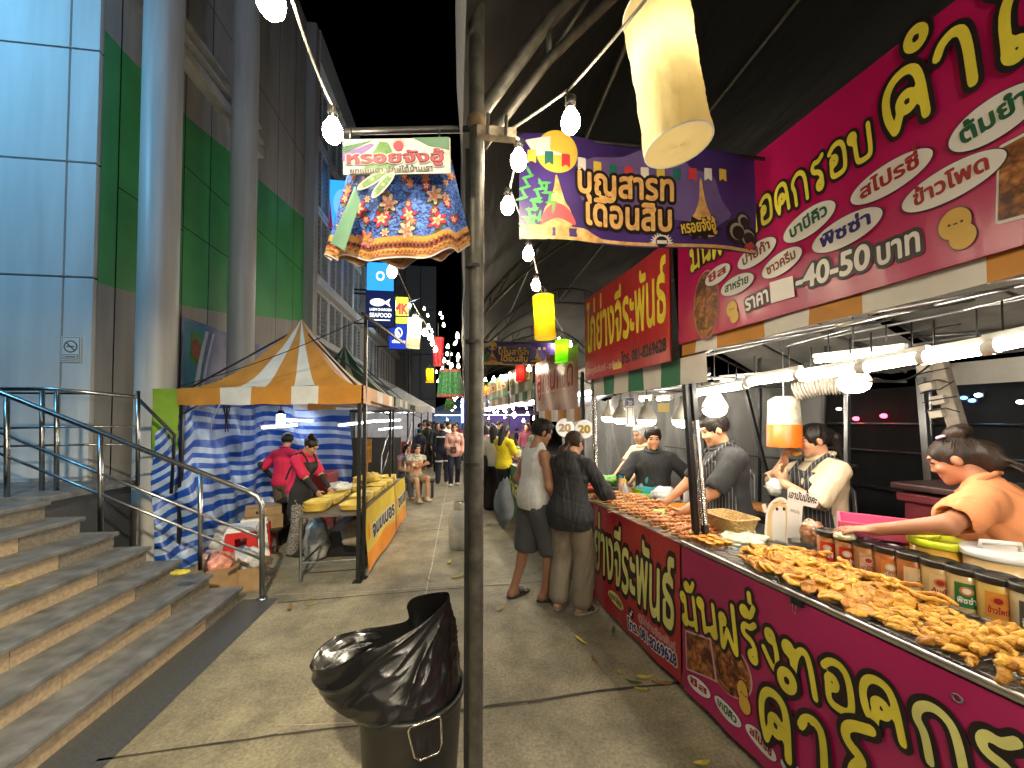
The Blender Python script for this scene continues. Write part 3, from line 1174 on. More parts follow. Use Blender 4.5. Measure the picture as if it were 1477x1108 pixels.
L(src, mx.inputs[6]); L(m2.outputs[0], mx.inputs[7]); L(mx.outputs[2], bs.inputs['Base Color'])
bp = N('ShaderNodeBump'); bp.inputs['Strength'].default_value = .35; bp.inputs['Distance'].default_value = .01
L(m1.outputs[0], bp.inputs['Height']); L(bp.outputs[0], bs.inputs['Normal'])
MB().grid(lambda a, b: (-60 + 120 * a, -25 + 145 * b, 0), 12, 12).build('ground', gm, kind='structure')
JM = mat('joint_dirt', (.045, .037, .03), .9, var=.4, scale=12)
JL = mat('joint_mortar', (.42, .37, .3), .8, var=.3, scale=12)
jb = MB()


def strip(pts, w, z=.004, mi=0):
    g = random.Random(len(pts) * 7 + int(w * 1e4))
    for a, b in zip(pts, pts[1:]):
        a, b = Vector((a.x, a.y, z)), Vector((b.x, b.y, z))
        n = int((b - a).length / .15) + 1
        d = (b - a).normalized(); s = Vector((-d.y, d.x, 0))
        q = []
        for i in range(n + 1):
            p = a.lerp(b, i / n)
            ww = w * g.uniform(.55, 1.2) / 2
            o = s * g.uniform(-.25, .25) * w
            q += [p + o - s * ww, p + o + s * ww]
        jb.put(q, [(2 * i, 2 * i + 2, 2 * i + 3, 2 * i + 1) for i in range(n)], mi, False)


g0 = lambda x, y: P(x, y, z=0)
strip([g0(400, 870), g0(530, 859), g0(700, 846), g0(900, 830)], .012)
strip([g0(400, 858), g0(545, 853), g0(700, 841)], .009, mi=1)
strip([g0(140, 1097), g0(400, 1061), g0(518, 1047)], .016)
strip([g0(518, 1047), g0(700, 1021), g0(760, 1013), g0(860, 999), g0(985, 985)], .024)
strip([g0(612, 868), g0(622, 820), g0(641, 722), g0(652, 665)], .016, mi=1)
strip([g0(560, 770), g0(700, 759), g0(800, 750)], .02)
strip([g0(640, 722), g0(700, 719), g0(800, 713)], .03)
strip([g0(400, 1046), g0(450, 1046), g0(510, 1043)], .006, mi=1)
jb.build('ground_joint', [JM, JL], kind='structure')
GRAN = mat('dark_granite', (.06, .064, .068), .45, var=.3, scale=60, detail=8)
GRAN2 = mat('grey_granite', (.145, .15, .155), .5, var=.42, scale=9, detail=12, bump=.08)
TAN = mat('tan_granite', (.40, .31, .205), .55, var=.22, scale=45, detail=8, bump=.08)
GRIMY = mat('grimy_granite', (.19, .17, .135), .6, var=.3, scale=40, detail=8)
MB().put([(-2.06, -4, .004), (-1.74, -4, .004), (-1.74, 3.97, .004), (-2.06, 3.97, .004)], [(0, 1, 2, 3)], 0, False).build('granite_apron', GRAN, kind='structure')

# steps rising to the left
b = MB()
NR, RI, TR = 7, .145, .238
for i in range(NR):
    x1 = -2.05 - i * TR
    y1 = 3.93 - .03 * i
    z1 = (i + 1) * RI
    x0 = x1 - TR - .06 if i < NR - 1 else x1 - 1.2
    b.box(((x0 + x1 - .03) / 2, (y1 - 4) / 2, z1 / 2 - .02 if i == 0 else z1 - RI / 2 - .03), (x1 - .03 - x0, y1 + 4 - .01, z1 - .04 if i == 0 else RI + .02), mi=2)
    b.box(((x0 + x1) / 2, (y1 - 4) / 2, z1 - .0175), (x1 - x0 + .02, y1 + 4, .035), mi=0, bev=.006)
    yj = y1 - .02
    k = 0
    while yj > -3:
        w = .46 if k == 0 else .84
        b.box((x1 - .021, yj - w / 2, z1 - RI / 2 - .018), (.012, w - .006, RI - .038), mi=3 if k == 0 else 1)
        yj -= w
        k += 1
b.build('steps', [GRAN2, TAN, JM, GRIMY], kind='structure')
# landing block beside the wall
b = MB()
b.box((-6.9, 4.42, .48), (6.3, .98, .96), mi=1)
b.box((-6.88, 4.42, .99), (6.38, 1.0, .055), mi=0, bev=.006)
b.build('landing', [GRAN2, GRAN], kind='structure')

# ---------------------------------------------------------------- handrails
ht = thing('handrail', 'long sloping stainless steel handrail beside the stone steps', 'handrail', P(378, 858, Y=3.97))
RY = 3.97
tp = [P(-90, 525, Y=RY), P(0, 566, Y=RY), P(355, 708, Y=RY), P(371, 716, Y=RY), P(377, 727, Y=RY), P(378, 750, Y=RY), P(378, 858, Y=RY)]
MB().tube(tp, .023, 12).build('top_rail', STEEL, ht)
for a, c in (((-90, 588), (378, 777)), ((-90, 618), (378, 807))):
    MB().tube([P(*a, Y=RY), P(*c, Y=RY)], .0125, 8).build('mid_rail', STEEL, ht)
for x, y0, y1 in ((289, 682, 822), (145, 625, 766), (10, 571, 722)):
    MB().tube([P(x, y0, Y=RY), P(x, y1, Y=RY)], .019, 10).build('post', STEEL, ht)
c = P(378, 858, Y=RY)
MB().lathe((c.x, c.y, .001), [(.045, 0), (.045, .012), (.026, .02)], 16).build('post_foot', STEEL, ht)
ht = thing('handrail', 'level stainless steel railing with thin bars along the landing by the wall', 'handrail', P(61, 702, Y=4.3))
LY = 4.3
MB().tube([P(-120, 562, Y=LY), P(61, 561, Y=LY), P(82, 562, Y=LY), P(199, 573, Y=4.55)], .021, 10).build('top_rail', STEEL, ht)
for y in (617, 643):
    MB().tube([P(-120, y + 4, Y=LY), P(82, y - 1, Y=LY), P(199, y - 2, Y=4.55)], .011, 8).build('mid_rail', STEEL, ht)
for x, yy in ((61, LY), (82, LY), (199, 4.55)):
    MB().tube([P(x, 564, Y=yy), Vector((P(x, 690, Y=yy).x, yy, 1.0))], .019, 10).build('post', STEEL, ht)

# ---------------------------------------------------------------- the white building on the left
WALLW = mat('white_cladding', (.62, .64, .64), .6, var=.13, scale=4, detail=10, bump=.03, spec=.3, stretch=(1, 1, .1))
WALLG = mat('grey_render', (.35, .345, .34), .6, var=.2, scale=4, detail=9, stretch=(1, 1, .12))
GREEN = mat('green_cladding', (.075, .36, .12), .45, var=.18, scale=1.2)
COLM = mat('column_paint', (.50, .50, .49), .42, var=.16, scale=7, detail=8, stretch=(1, 1, .08))
GROOVE = mat('panel_groove', (.03, .035, .04), .8, var=0)
FRAMEW = mat('white_window_frame', (.46, .48, .5), .45, var=.1)
SLAT = mat('louvre_slat', (.12, .145, .17), .5, var=.15)
bl = thing('building', 'tall white and green clad building with round columns and louvred windows above the steps', 'building', (-4.2, 4.93, 0))
WY, WX, TOPZ = 4.93, -4.2, 12.4
b = MB()
zs = [1.0, 2.0, 3.33, 4.66, 5.99, 7.32, 8.65, 9.98, 11.31, TOPZ]
xs = [-10.4, -8.7, -7.1, -5.8, -4.51, WX]
for za, zb in zip(zs, zs[1:]):
    for xa, xb in zip(xs, xs[1:]):
        b.box(((xa + xb) / 2, WY + .03, (za + zb) / 2), (xb - xa - .022, .06, zb - za - .022), bev=.004)
b.build('front_wall', WALLW, bl)
MB().box((-7.3, WY + .09, 6.3), (6.18, .05, 12.2)).build('wall_backing', GROOVE, bl)
Yk = [4.965, 5.2, 5.65, 6.3, 6.9, 7.6, 8.35, 9.2, 10.05, 10.85]
zt = lambda y: float(np.interp(y, [4.9, 5.2, 6.3, 7.6, 8.35, 10.1, 11], [6.3, 6.28, 6.32, 6.58, 6.65, 6.95, 7.1]))
zb_ = lambda y: float(np.interp(y, [4.9, 5.6, 6.3, 7.6, 8.35, 10.7, 11], [3.28, 3.34, 3.42, 3.64, 3.82, 4.3, 4.4]))
b = MB()
bg = MB()
for ya, yb in zip(Yk, Yk[1:]):
    xw = WX
    e = .009
    n = 5
    for k in range(n):
        y0, y1 = ya + e + (yb - ya - 2 * e) * k / n, ya + e + (yb - ya - 2 * e) * (k + 1) / n
        b.put([(xw, y0, 0), (xw, y1, 0), (xw, y1, zb_(y1)), (xw, y0, zb_(y0))], [(0, 1, 2, 3)], 0, False)
        bg.put([(xw, y0, zb_(y0)), (xw, y1, zb_(y1)), (xw, y1, zt(y1)), (xw, y0, zt(y0))], [(0, 1, 2, 3)], 0, False)
        b.put([(xw, y0, zt(y0)), (xw, y1, zt(y1)), (xw, y1, TOPZ), (xw, y0, TOPZ)], [(0, 1, 2, 3)], 0, False)
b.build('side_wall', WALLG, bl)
bg.build('green_band', GREEN, bl)
b = MB().box((WX - .16, 8.02, 6.2), (.06, 5.7, 12.4))
for ya, za, zc in ((5.9, 4.62, 4.64), (6.95, 4.62, 4.64), (8.7, 4.7, 4.72)): pass
b.build('side_backing', GROOVE, bl)
b = MB()
for y0, y1, z in ((5.2, 5.64, 4.55), (5.66, 6.29, 4.55), (6.31, 7.59, 5.55), (6.31, 7.59, 4.62), (7.61, 8.34, 4.75), (8.36, 10.8, 5.6), (8.36, 10.8, 8.6), (6.3, 8.3, 8.6)):
    b.box((WX + .001, (y0 + y1) / 2, z), (.004, y1 - y0, .014))
b.build('wall_groove', GROOVE, bl)
b = MB()
b.box((WX + .1, 6.65, 7.05), (.2, 3.1, .16), bev=.01)
b.box((WX + .16, 6.65, 7.28), (.1, 3.1, .05))
b.box((WX + .08, 6.65, 7.6), (.12, 3.1, .05))
b.build('ledge', COLM, bl)
for x, y in ((231, 0), (351, 0)):
    t = P(x, 300, X=-3.83)
    MB().lathe((t.x, t.y, 0), [(.2, 0), (.2, 12.4)], 40).build('column', COLM, bl)
MB().box((WX + .12, 10.82, 6.2), (.24, .3, 12.4)).build('pilaster', WALLG, bl)


def louvres(x, y0, y1, z0, z1, dz=.13):
    fr, sl_ = MB(), MB()
    fr.box((x, (y0 + y1) / 2, z0), (.1, y1 - y0, .09)); fr.box((x, (y0 + y1) / 2, z1), (.1, y1 - y0, .09))
    for y in (y0, y1): fr.box((x, y, (z0 + z1) / 2), (.1, .09, z1 - z0 + .09))
    fr.box((x + .003, (y0 + y1) / 2, (z0 + z1) / 2), (.08, .05, z1 - z0))
    z = z0 + .1
    while z < z1 - .06:
        sl_.box((x - .02, (y0 + y1) / 2, z), (.02, y1 - y0 - .1, .085), rot=Matrix.Rotation(R(35), 3, 'Y'))
        z += dz
    f = fr.build('louvre_window', FRAMEW, bl)
    sl_.build('slat', SLAT, f)


for k in range(4):
    ya = 11.05 + k * 1.3
    for z0, z1 in ((4.05, 5.35), (5.75, 7.6), (7.75, 9.6), (9.75, 11.4)): louvres(WX + .05, ya, ya + 1.2, z0, z1)
MB().box((WX - .1, 13.6, 8.0), (.1, 5.6, 8.8)).build('window_recess', GROOVE, bl)
b = MB()
for dx, z, w, h in ((.12, 5.55, .3, .26), (.16, 3.86, .36, .16), (.12, 12.0, .3, .9)):
    MB().box((WX + dx, 13.6, z), (w, 5.4, h), bev=.015).build('cornice', FRAMEW, bl)
MB().box((-4.3, 16.35, 6.2), (.7, .5, 12.4)).build('corner_pier', WALLW, bl)
for k in range(5):
    ya = 16.8 + k * 1.35
    for z0, z1 in ((3.6, 5.3), (5.8, 7.4)): louvres(-4.1, ya, ya + 1.25, z0, z1)
MB().box((-4.25, 20.3, 6.2), (.1, 7.6, 11)).build('window_recess', GROOVE, bl)
b = MB()
b.box((-3.95, 20.3, 3.35), (1.0, 7.9, .22)); b.box((-4.05, 20.3, 5.55), (.35, 7.9, .24)); b.box((-4.05, 20.3, 7.9), (.35, 7.9, .6))
b.build('balcony_slab', FRAMEW, bl)
# ground floor behind the left stalls
MB().box((-4.5, 16.5, 1.8), (.3, 15.2, 3.4)).build('shopfront', mat('dark_shopfront', (.06, .06, .065), .5, var=.3), bl)

far = thing('building', 'dark blue grey block closing the far left end of the walkway', 'building', (-3.5, 28, 0))
b = MB()
xa, xb = P(560, 500, Y=28).x, P(629, 500, Y=28).x
for i in range(3):
    for j in range(4):
        w = (xb - xa) / 3
        b.box((xa + w * (i + .5), 28.2, 1.6 + j * 3.2), (w - .05, .4, 3.15))
b.build('wall', mat('blue_grey_wall', (.25, .29, .34), .6, var=.12), far)
MB().box(((xa + xb) / 2, 28.5, 6.4), (xb - xa - .1, .3, 12.8)).build('backing', GROOVE, far)

# no smoking plate
t = thing('wall_sign', 'small white no smoking plate on the pale cladding beside the corner', 'sign', P(98, 522, Y=WY - .01))
sh = Sheet(P(87, 522, Y=WY - .012), (1, 0, 0), (0, 0, 1), .2, .29)
sh.base('plate', WHITEP, t, 2, 2, th=.006)
sh.rect(.01, .01, .19, .28, 0, 1); sh.rect(.016, .016, .184, .274, 1, 2)
sh.ellipse(.1, .175, .07, .07, 0, 3); sh.ellipse(.1, .175, .055, .055, 1, 4)
sh.poly([(.055, .21), (.065, .22), (.145, .14), (.135, .13)], 0, 5); sh.rect(.06, .168, .14, .182, 0, 5)
sh.rect(.025, .03, .175, .085, 0, 3); sh.rect(.032, .038, .168, .077, 1, 4); sh.rect(.045, .05, .155, .064, 0, 5)
sh.deco('symbol', [mat('sign_grey', (.12, .12, .15), .5, var=0), WHITEP], t)

# poster on the side wall
t = thing('poster', 'wide blue restaurant poster with GARLIC lettering on the building wall above the striped tent', 'poster', (WX, 6.4, 2.2))
ya, yb = P(262, 456, X=WX + .03).y, P(386, 500, X=WX + .03).y
z0, z1 = 1.9, P(262, 456, X=WX + .03).z
wv = fnoise(5, 5)
sh = Sheet((WX + .04, ya, z0), (0, 1, 0), (0, 0, 1), yb - ya, z1 - z0, wave=lambda u, v: .012 * wv(u, v))
sh.base('sheet', mat('poster_blue', (.08, .15, .42), .35, var=.35, scale=2, col2=(.25, .28, .5)), t)
W_, H_ = yb - ya, z1 - z0
sh.poly([(.05, .05), (.4, .05), (.6, H_ - .05), (.05, H_ - .05)], 0, 1)
sh.poly([(.2, .1), (.3, .1), (.6, H_ - .1), (.52, H_ - .1)], 1, 2)
sh.poly([(.36, .05), (.42, .05), (.75, H_ - .1), (.7, H_ - .1)], 1, 2)
sh.poly([(.16, .75), (.26, .66), (.36, .7), (.44, 1.0), (.42, H_ - .16), (.2, H_ - .2)], 2, 3)
sh.ellipse(.3, .92, .1, .16, 3, 4)
sh.text('SIAM', (1.15, .62), (1.75, .62), .26, [(.03, 1)])
sh.text('GARLIC', (.85, .3), (2.0, .3), .34, [(.05, 1), (.0, 4)])
sh.text('RESTAURANT', (1.0, .14), (1.9, .14), .12, [(.0, 1)])
sh.deco('print', [mat('poster_teal', (.03, .2, .33), .4), mat('poster_white', (.5, .55, .65), .4), mat('poster_green', (.06, .2, .05), .4, var=.4, scale=12),
                  mat('poster_brown', (.25, .07, .03), .4, var=.4, scale=15), mat('poster_navy', (.02, .03, .12), .4)], t)

# ---------------------------------------------------------------- projecting shop signs on the building
def shop_sign(label, px, Y, fill, deco=None, mats=(), glow=0., nm='shop_sign'):
    x0, y0, x1, y1 = px
    a, c = P(x0, y1, Y=Y), P(x1, y0, Y=Y)
    t = thing(nm, label, 'sign', ((a.x + c.x) / 2, Y, a.z))
    w, h = c.x - a.x, c.z - a.z
    MB().box(((a.x + c.x) / 2, Y + .08, (a.z + c.z) / 2), (w + .06, .14, h + .06), bev=.01).build('box', BLACKM, t)
    MB().box((a.x - .25, Y + .08, c.z - .1), (.5, .05, .05)).box((a.x - .25, Y + .08, a.z + .1), (.5, .05, .05)).build('bracket', BLACKM, t)
    sh = Sheet((a.x, Y - .002, a.z), (1, 0, 0), (0, 0, 1), w, h, step=.002)
    sh.base('face', fill, t, 3, 3, th=.006)
    if deco:
        deco(sh, w, h)
        sh.deco('lettering', list(mats), t)
    return t


sw = lit('sign_white_glow', (.85, .92, 1), .7)
sb = mat('sign_blue_face', (.02, .2, .55), .35, emit=(.03, .3, 1), estr=.55)
sn = mat('sign_navy_face', (.008, .012, .05), .35, emit=(.02, .04, .2), estr=.12)
sy = mat('sign_yellow_face', (.6, .55, .03), .4, emit=(1, .85, .05), estr=.35)
sr = mat('sign_red_ink', (.5, .02, .02), .4, emit=(1, .05, .03), estr=.3)


def d1(s, w, h):
    s.poly([(0, 0), (w * .35, 0), (w * .2, h), (0, h)], 1, 1); s.ellipse(w * .62, h * .52, w * .26, h * .3, 0, 2)
    s.poly([(w * .4, .02), (w * .85, .02), (w * .72, h * .3), (w * .5, h * .3)], 0, 2)


shop_sign('blue and dark red glowing picture sign jutting from the louvred wall behind the hanging skirt', (463, 262, 512, 328), 12.3, sb, d1, [mat('pale_blue_ink', (.1, .3, .5), .4, emit=(.2, .6, 1), estr=.35), mat('maroon_ink', (.1, .01, .04), .4, emit=(.3, .02, .1), estr=.2)])
shop_sign('bright blue glowing shop sign above the navy fish sign', (529, 380, 568, 421), 15.2, sb, lambda s, w, h: (s.ellipse(w * .5, h * .55, w * .16, h * .16, 0, 1), s.ellipse(w * .5, h * .55, w * .1, h * .1, 1, 2)), [sw, sb])


def d2(s, w, h):
    s.ellipse(w * .4, h * .68, w * .27, h * .11, 0, 1); s.poly([(w * .62, h * .68), (w * .86, h * .8), (w * .8, h * .68), (w * .86, h * .55)], 0, 1)
    s.text('LAEM CHAROEN', (w * .12, h * .44), (w * .9, h * .44), h * .1, [(.03, 0)]); s.text('SEAFOOD', (w * .12, h * .26), (w * .9, h * .26), h * .16, [(.03, 0)])
    s.rect(w * .15, h * .16, w * .85, h * .19, 0, 1)


shop_sign('navy blue seafood sign with a white fish', (528, 421, 569, 470), 15.0, sn, d2, [sw])


def d3(s, w, h):
    s.text('MK', (w * .05, h * .42), (w * .95, h * .42), h * .5, [(.06, 0)]); s.rect(0, h * .3, w, h * .36, 1, 1)


shop_sign('yellow sign with a red letter K', (566, 429, 589, 470), 17.2, sy, d3, [sr, mat('dark_ink', (.02, .02, .02), .5)])


def d4(s, w, h):
    s.ellipse(w * .5, h * .66, w * .2, h * .2, 0, 1); s.ellipse(w * .5, h * .66, w * .14, h * .14, 1, 2); s.ellipse(w * .45, h * .66, w * .07, h * .13, 0, 3, rot=.6)
    s.text('chachu', (w * .15, h * .24), (w * .85, h * .24), h * .2, [(.03, 0)])


shop_sign('dark blue sign with a round white emblem, lowest of the projecting shop signs', (561, 468, 589, 503), 16.6, mat('sign_royal_face', (.01, .03, .25), .4, emit=(.02, .06, .6), estr=.3), d4, [sw, mat('sign_royal_ink', (.01, .03, .25), .4, emit=(.02, .06, .6), estr=.3)])
# floodlight that washes the cladding
t = thing('floodlight', 'floodlight on a mast washing the white cladding with cold light', 'floodlight', (-6.8, .9, 0))
MB().cyl((-6.8, .9, 0), (-6.8, .9, 6.9), .05).build('mast', STEEL, t)
MB().box((-6.8, 1.0, 7.0), (.4, .12, .3)).build('housing', BLACKM, t)
fl = bpy.data.lights.new('flood_lamp', 'SPOT')
fl.energy = 360; fl.color = (.17, .60, 1.); fl.spot_size = R(105); fl.spot_blend = .8; fl.shadow_soft_size = .15
fo = bpy.data.objects.new('flood_lamp', fl)
COL.objects.link(fo)
fo.location = (-6.8, 1.1, 7.0)
fo.rotation_euler = (Vector((1.2, 3.9, -2.6))).to_track_quat('-Z', 'Y').to_euler()

# street lamp behind the viewpoint, over the entrance of the market
t = thing('street_lamp', 'street lamp over the entrance of the night market', 'street lamp', (.9, -4.2, 0))
MB().cyl((.9, -4.2, 0), (.9, -4.2, 6.3), .06).tube([(.9, -4.2, 6.3), (.7, -4.0, 6.55), (.3, -3.6, 6.6)], .04, 8).build('mast', STEEL, t)
MB().box((.2, -3.5, 6.6), (.5, .25, .1), rz=2.3).build('lamp_head', BLACKM, t)
sp_ = bpy.data.lights.new('street_lamp_light', 'SPOT')
sp_.spot_size = R(64); sp_.spot_blend = .7; sp_.shadow_soft_size = .15; sp_.energy = 1620; sp_.color = (1, .86, .60)
fo = bpy.data.objects.new('street_lamp_light', sp_)
COL.objects.link(fo)
fo.location = (.15, -3.45, 6.5)
fo.rotation_euler = (Vector((-.7, 6.0, -6.5))).to_track_quat('-Z', 'Y').to_euler()

sp2 = bpy.data.lights.new('added_wall_fill_light', 'SPOT')  # fill light added to lift the dim side wall; no such lamp known
sp2.spot_size = R(70); sp2.spot_blend = .8; sp2.shadow_soft_size = .2; sp2.energy = 470; sp2.color = (.66, .8, 1)
fo = bpy.data.objects.new('added_wall_fill_light', sp2)
COL.objects.link(fo)
fo.location = (.15, -3.45, 6.75)
fo.rotation_euler = (Vector((-4.3, 12.5, .6))).to_track_quat('-Z', 'Y').to_euler()
MB().box((.25, -3.55, 6.8), (.4, .25, .1), rz=2.0).build('added_fill_head', BLACKM, t)  # unseen head, added only to house the wall fill

# cold lamp on a bracket far along the building
q = P(591, 442, d=16.5)
t = thing('wall_lamp', 'cold white lamp on a post beyond the yellow shop sign', 'lamp', (q.x, q.y, 0))
MB().cyl((q.x, q.y, 0), (q.x, q.y, q.z + .2), .05).cyl((q.x, q.y, q.z + .2), (q.x + .5, q.y - .4, q.z + .25), .03).build('post', BLACKM, t)
MB().ball((q.x, q.y - .12, q.z), (.07, .07, .09), 12, 8).build('globe', lit('cold_globe_glow', (.55, .85, 1), 150), t)
# ---------------------------------------------------------------- left side: peaked tents, tarp, table
ORANGE = mat('orange_canvas', (.50, .215, .03), .55, var=.15, scale=5, bump=.15, bscale=14)
CREAM = mat('white_canvas', (.62, .60, .55), .55, var=.1, scale=5, bump=.15, bscale=14)
DKCAN = mat('dark_green_canvas', (.02, .07, .045), .6, var=.2, bump=.15, bscale=14)
OLIVE = mat('grey_brown_canvas', (.13, .115, .085), .7, var=.2, bump=.15, bscale=14)


def bowed(a, b, c, d, pk, zv, zp, e=1.7):
    """a peaked canopy on four corners"""
    return [Vector(q) for q in (a, b, c, d)], Vector(pk)


def tent(label, cor, pk, z0, z1, cols, bands, name='market_tent', legs=True, h=1.6, wav=.02, side_bands=None):
    cs = [Vector((c[0], c[1], 0)) for c in cor]
    t = thing(name, label, 'tent', (pk[0], pk[1], 0))
    g = fnoise(3, 9)
    top, val = MB(), MB()
    for k in range(4):
        a, c = cs[k], cs[(k + 1) % 4]
        bd = bands if (k % 2 == 0 or not side_bands) else side_bands

        def col(u, v, bd=bd):
            for i, e in enumerate(bd):
                if u < e: return i % 2
            return 0

        def fn(u, v, a=a, c=c):
            p = a.lerp(c, u)
            q = p.lerp(Vector((pk[0], pk[1], 0)), v)
            dip = .07 * math.sin(math.pi * u) * (1 - v)
            z = z1 + (pk[2] - z1) * (v ** h) - dip * (v > .0) * math.sin(math.pi * min(1, v * 1.6)) + .012 * g(q.x * 2, q.y * 2)
            return (q.x, q.y, z)
        top.grid(fn, 28, 14, mf=col)
        out = Vector((c.y - a.y, a.x - c.x, 0)).normalized()

        def fv(u, v, a=a, c=c, out=out):
            p = a.lerp(c, u) + out * (.012 + wav * math.sin(u * 19) * (1 - v) * .5)
            return (p.x, p.y, z0 + (z1 - z0) * v - .012 * abs(math.sin(u * 6.28 * 2)) * (1 - v))
        val.grid(fv, 28, 2, mf=col)
    top.build('canopy', cols, t)
    val.build('valance', cols, t)
    fr = MB()
    for k in range(4):
        a, c = cs[k], cs[(k + 1) % 4]
        m = Vector((pk[0], pk[1], 0))
        ai, ci = a.lerp(m, .03), c.lerp(m, .03)
        fr.tube([(ai.x, ai.y, z1 - .03), (ci.x, ci.y, z1 - .03)], .014, 6)
        fr.tube([(ai.x, ai.y, z1 - .3), ((a.lerp(c, .25)).x, (a.lerp(c, .25)).y, z1 - .05)], .01, 6)
        fr.tube([(ai.x, ai.y, z1 - .04), (m.x, m.y, pk[2] - .12)], .012, 6)
        if legs:
            o = MB().box((ai.x, ai.y, z1 / 2), (.035, .035, z1)).box((ai.x, ai.y, .006), (.09, .09, .012))
            o.build('leg', BLACKM, t)
    fr.build('frame', BLACKM, t)
    return t


TA, TB, TC, TD = (-3.33, 4.98), (-1.06, 4.22), (-1.14, 6.45), (-3.45, 7.15)
tent('market tent with a peaked roof of orange and white stripes beside the steps', (TA, TB, TC, TD), (-2.22, 5.6, 3.1), 1.88, 2.07,
     [ORANGE, CREAM], [.2625, .415, .6475, .795, 1.01], side_bands=[.35, .55, .8, .93, 1.01], h=1.75)
tent('green and grey peaked tent behind the orange striped tent', ((-3.3, 7.35), (-1.25, 7.3), (-1.3, 9.6), (-3.4, 9.7)), (-2.45, 8.3, 3.25), 1.95, 2.12,
     [DKCAN, mat('grey_canvas', (.3, .32, .3), .6, bump=.15, bscale=14)], [.25, .4, .6, .75, 1.01])
tent('low grey brown canopy past the green peaked tent', ((-3.4, 9.9), (-1.2, 9.8), (-1.3, 12.6), (-3.6, 12.8)), (-2.4, 11.2, 2.5), 1.95, 2.06, [OLIVE, OLIVE], [1.01], h=1.1)
# grey awning stretched forward from the second tent
t = thing('awning', 'sagging grey brown awning hung below the striped tent on the walkway side', 'awning', (-1.5, 6.6, 0))
g = fnoise(9, 4)
A_ = [Vector((-2.2, 4.75, 1.93)), Vector((-1.08, 4.45, 1.92)), Vector((-.92, 9.4, 1.86)), Vector((-2.3, 9.2, 2.3))]
MB().grid(lambda u, v: (lambda p: (p.x, p.y, p.z + .05 * g(p.x * 2, p.y) - .12 * math.sin(math.pi * u) * math.sin(math.pi * v)))(A_[0].lerp(A_[1], u).lerp(A_[3].lerp(A_[2], u), v)), 12, 24).build('cloth', OLIVE, t)
MB().tube(sag(A_[1], A_[2], .02), .012, 6).build('edge_rope', RUB, t)

# tall thin pole at the tent corner with a crossbar
pb = P(524, 834, z=0)
t = thing('black_pole', 'slim black square pole with a crossbar at the front corner of the striped tent', 'pole', pb)
b = MB()
tp = P(526, 458, Y=pb.y)
b.box((pb.x, pb.y, tp.z / 2), (.034, .034, tp.z)).box((pb.x, pb.y, .006), (.08, .08, .012))
b.build('post', BLACKM, t)
MB().box((tp.x + .12, pb.y + .6, tp.z - .01), (.03, 1.6, .03), rz=-.12).build('crossbar', BLACKM, t)
MB().tube(sag(tp, P(262, 556, Y=4.9), .06), .005, 5).build('guy_rope', RUB, t)

# blue and white striped tarpaulin
tm = mat('striped_tarpaulin', (.02, .10, .48), .36, var=0)
nt, bs, N, L = nodes_of(tm)
tc = N('ShaderNodeTexCoord'); sx = N('ShaderNodeSeparateXYZ'); L(tc.outputs['UV'], sx.inputs[0])
ml = N('ShaderNodeMath'); ml.operation = 'MULTIPLY'; ml.inputs[1].default_value = 11.5; L(sx.outputs[1], ml.inputs[0])
fr_ = N('ShaderNodeMath'); fr_.operation = 'FRACT'; L(ml.outputs[0], fr_.inputs[0])
rp = N('ShaderNodeValToRGB'); e = rp.color_ramp.elements
e[0].position = .47; e[0].color = (.012, .075, .40, 1); e[1].position = .5; e[1].color = (.36, .47, .66, 1)
L(fr_.outputs[0], rp.inputs[0])
nz = N('ShaderNodeTexNoise'); nz.inputs['Scale'].default_value = 3; nz.inputs['Detail'].default_value = 8; L(tc.outputs['Object'], nz.inputs['Vector'])
mr = N('ShaderNodeMapRange'); mr.inputs[1].default_value = .3; mr.inputs[2].default_value = .7; mr.inputs[3].default_value = .65; mr.inputs[4].default_value = 1.1; L(nz.outputs['Fac'], mr.inputs[0])
mx = N('ShaderNodeMix'); mx.data_type = 'RGBA'; mx.blend_type = 'MULTIPLY'; mx.inputs[0].default_value = 1
L(rp.outputs[0], mx.inputs[6]); L(mr.outputs[0], mx.inputs[7]); L(mx.outputs[2], bs.inputs['Base Color'])
bp = N('ShaderNodeBump'); bp.inputs['Strength'].default_value = .5; bp.inputs['Distance'].default_value = .03
nz2 = N('ShaderNodeTexNoise'); nz2.inputs['Scale'].default_value = 7; nz2.inputs['Detail'].default_value = 6; nz2.inputs['Distortion'].default_value = 1.5
L(tc.outputs['Object'], nz2.inputs['Vector']); L(nz2.outputs['Fac'], bp.inputs['Height']); L(bp.outputs[0], bs.inputs['Normal'])
c0, c1, c2, c3 = P(217, 806, z=0.02), P(285, 790, z=.03), P(352, 735, Y=6.2), P(415, 690, Y=7.0)
pl = [Vector((-3.6, 4.98, 0)), Vector((-3.28, 5.06, 0)), Vector((-3.3, 5.9, 0)), Vector((-3.36, 6.95, 0)), Vector((-2.5, 7.02, 0)), Vector((-1.95, 6.98, 0))]
ln = [0]
for a, c in zip(pl, pl[1:]): ln.append(ln[-1] + (c - a).length)
g1, g2 = fnoise(21, 5), fnoise(22, 2.2)


def tarp(u, v):
    s_ = u * ln[-1]
    k = max(i for i in range(len(ln)) if ln[i] <= s_ + 1e-9)
    k = min(k, len(pl) - 2)
    p = pl[k].lerp(pl[k + 1], (s_ - ln[k]) / (ln[k + 1] - ln[k]))
    top = 1.98 if u > .12 else 1.55 + 3.4 * u
    z = .0 + top * v
    w = .10 * g1(s_ * 1.2, v * .8) + .09 * g2(s_ * 3, z * 2.6) + .025 * math.sin(s_ * 17 + z)
    fl = .16 * (1 - v) ** 2 * (1 if u < .3 else .4)
    return (p.x + w + fl, p.y - w * .8 - fl * (u < .25), max(.005, z))


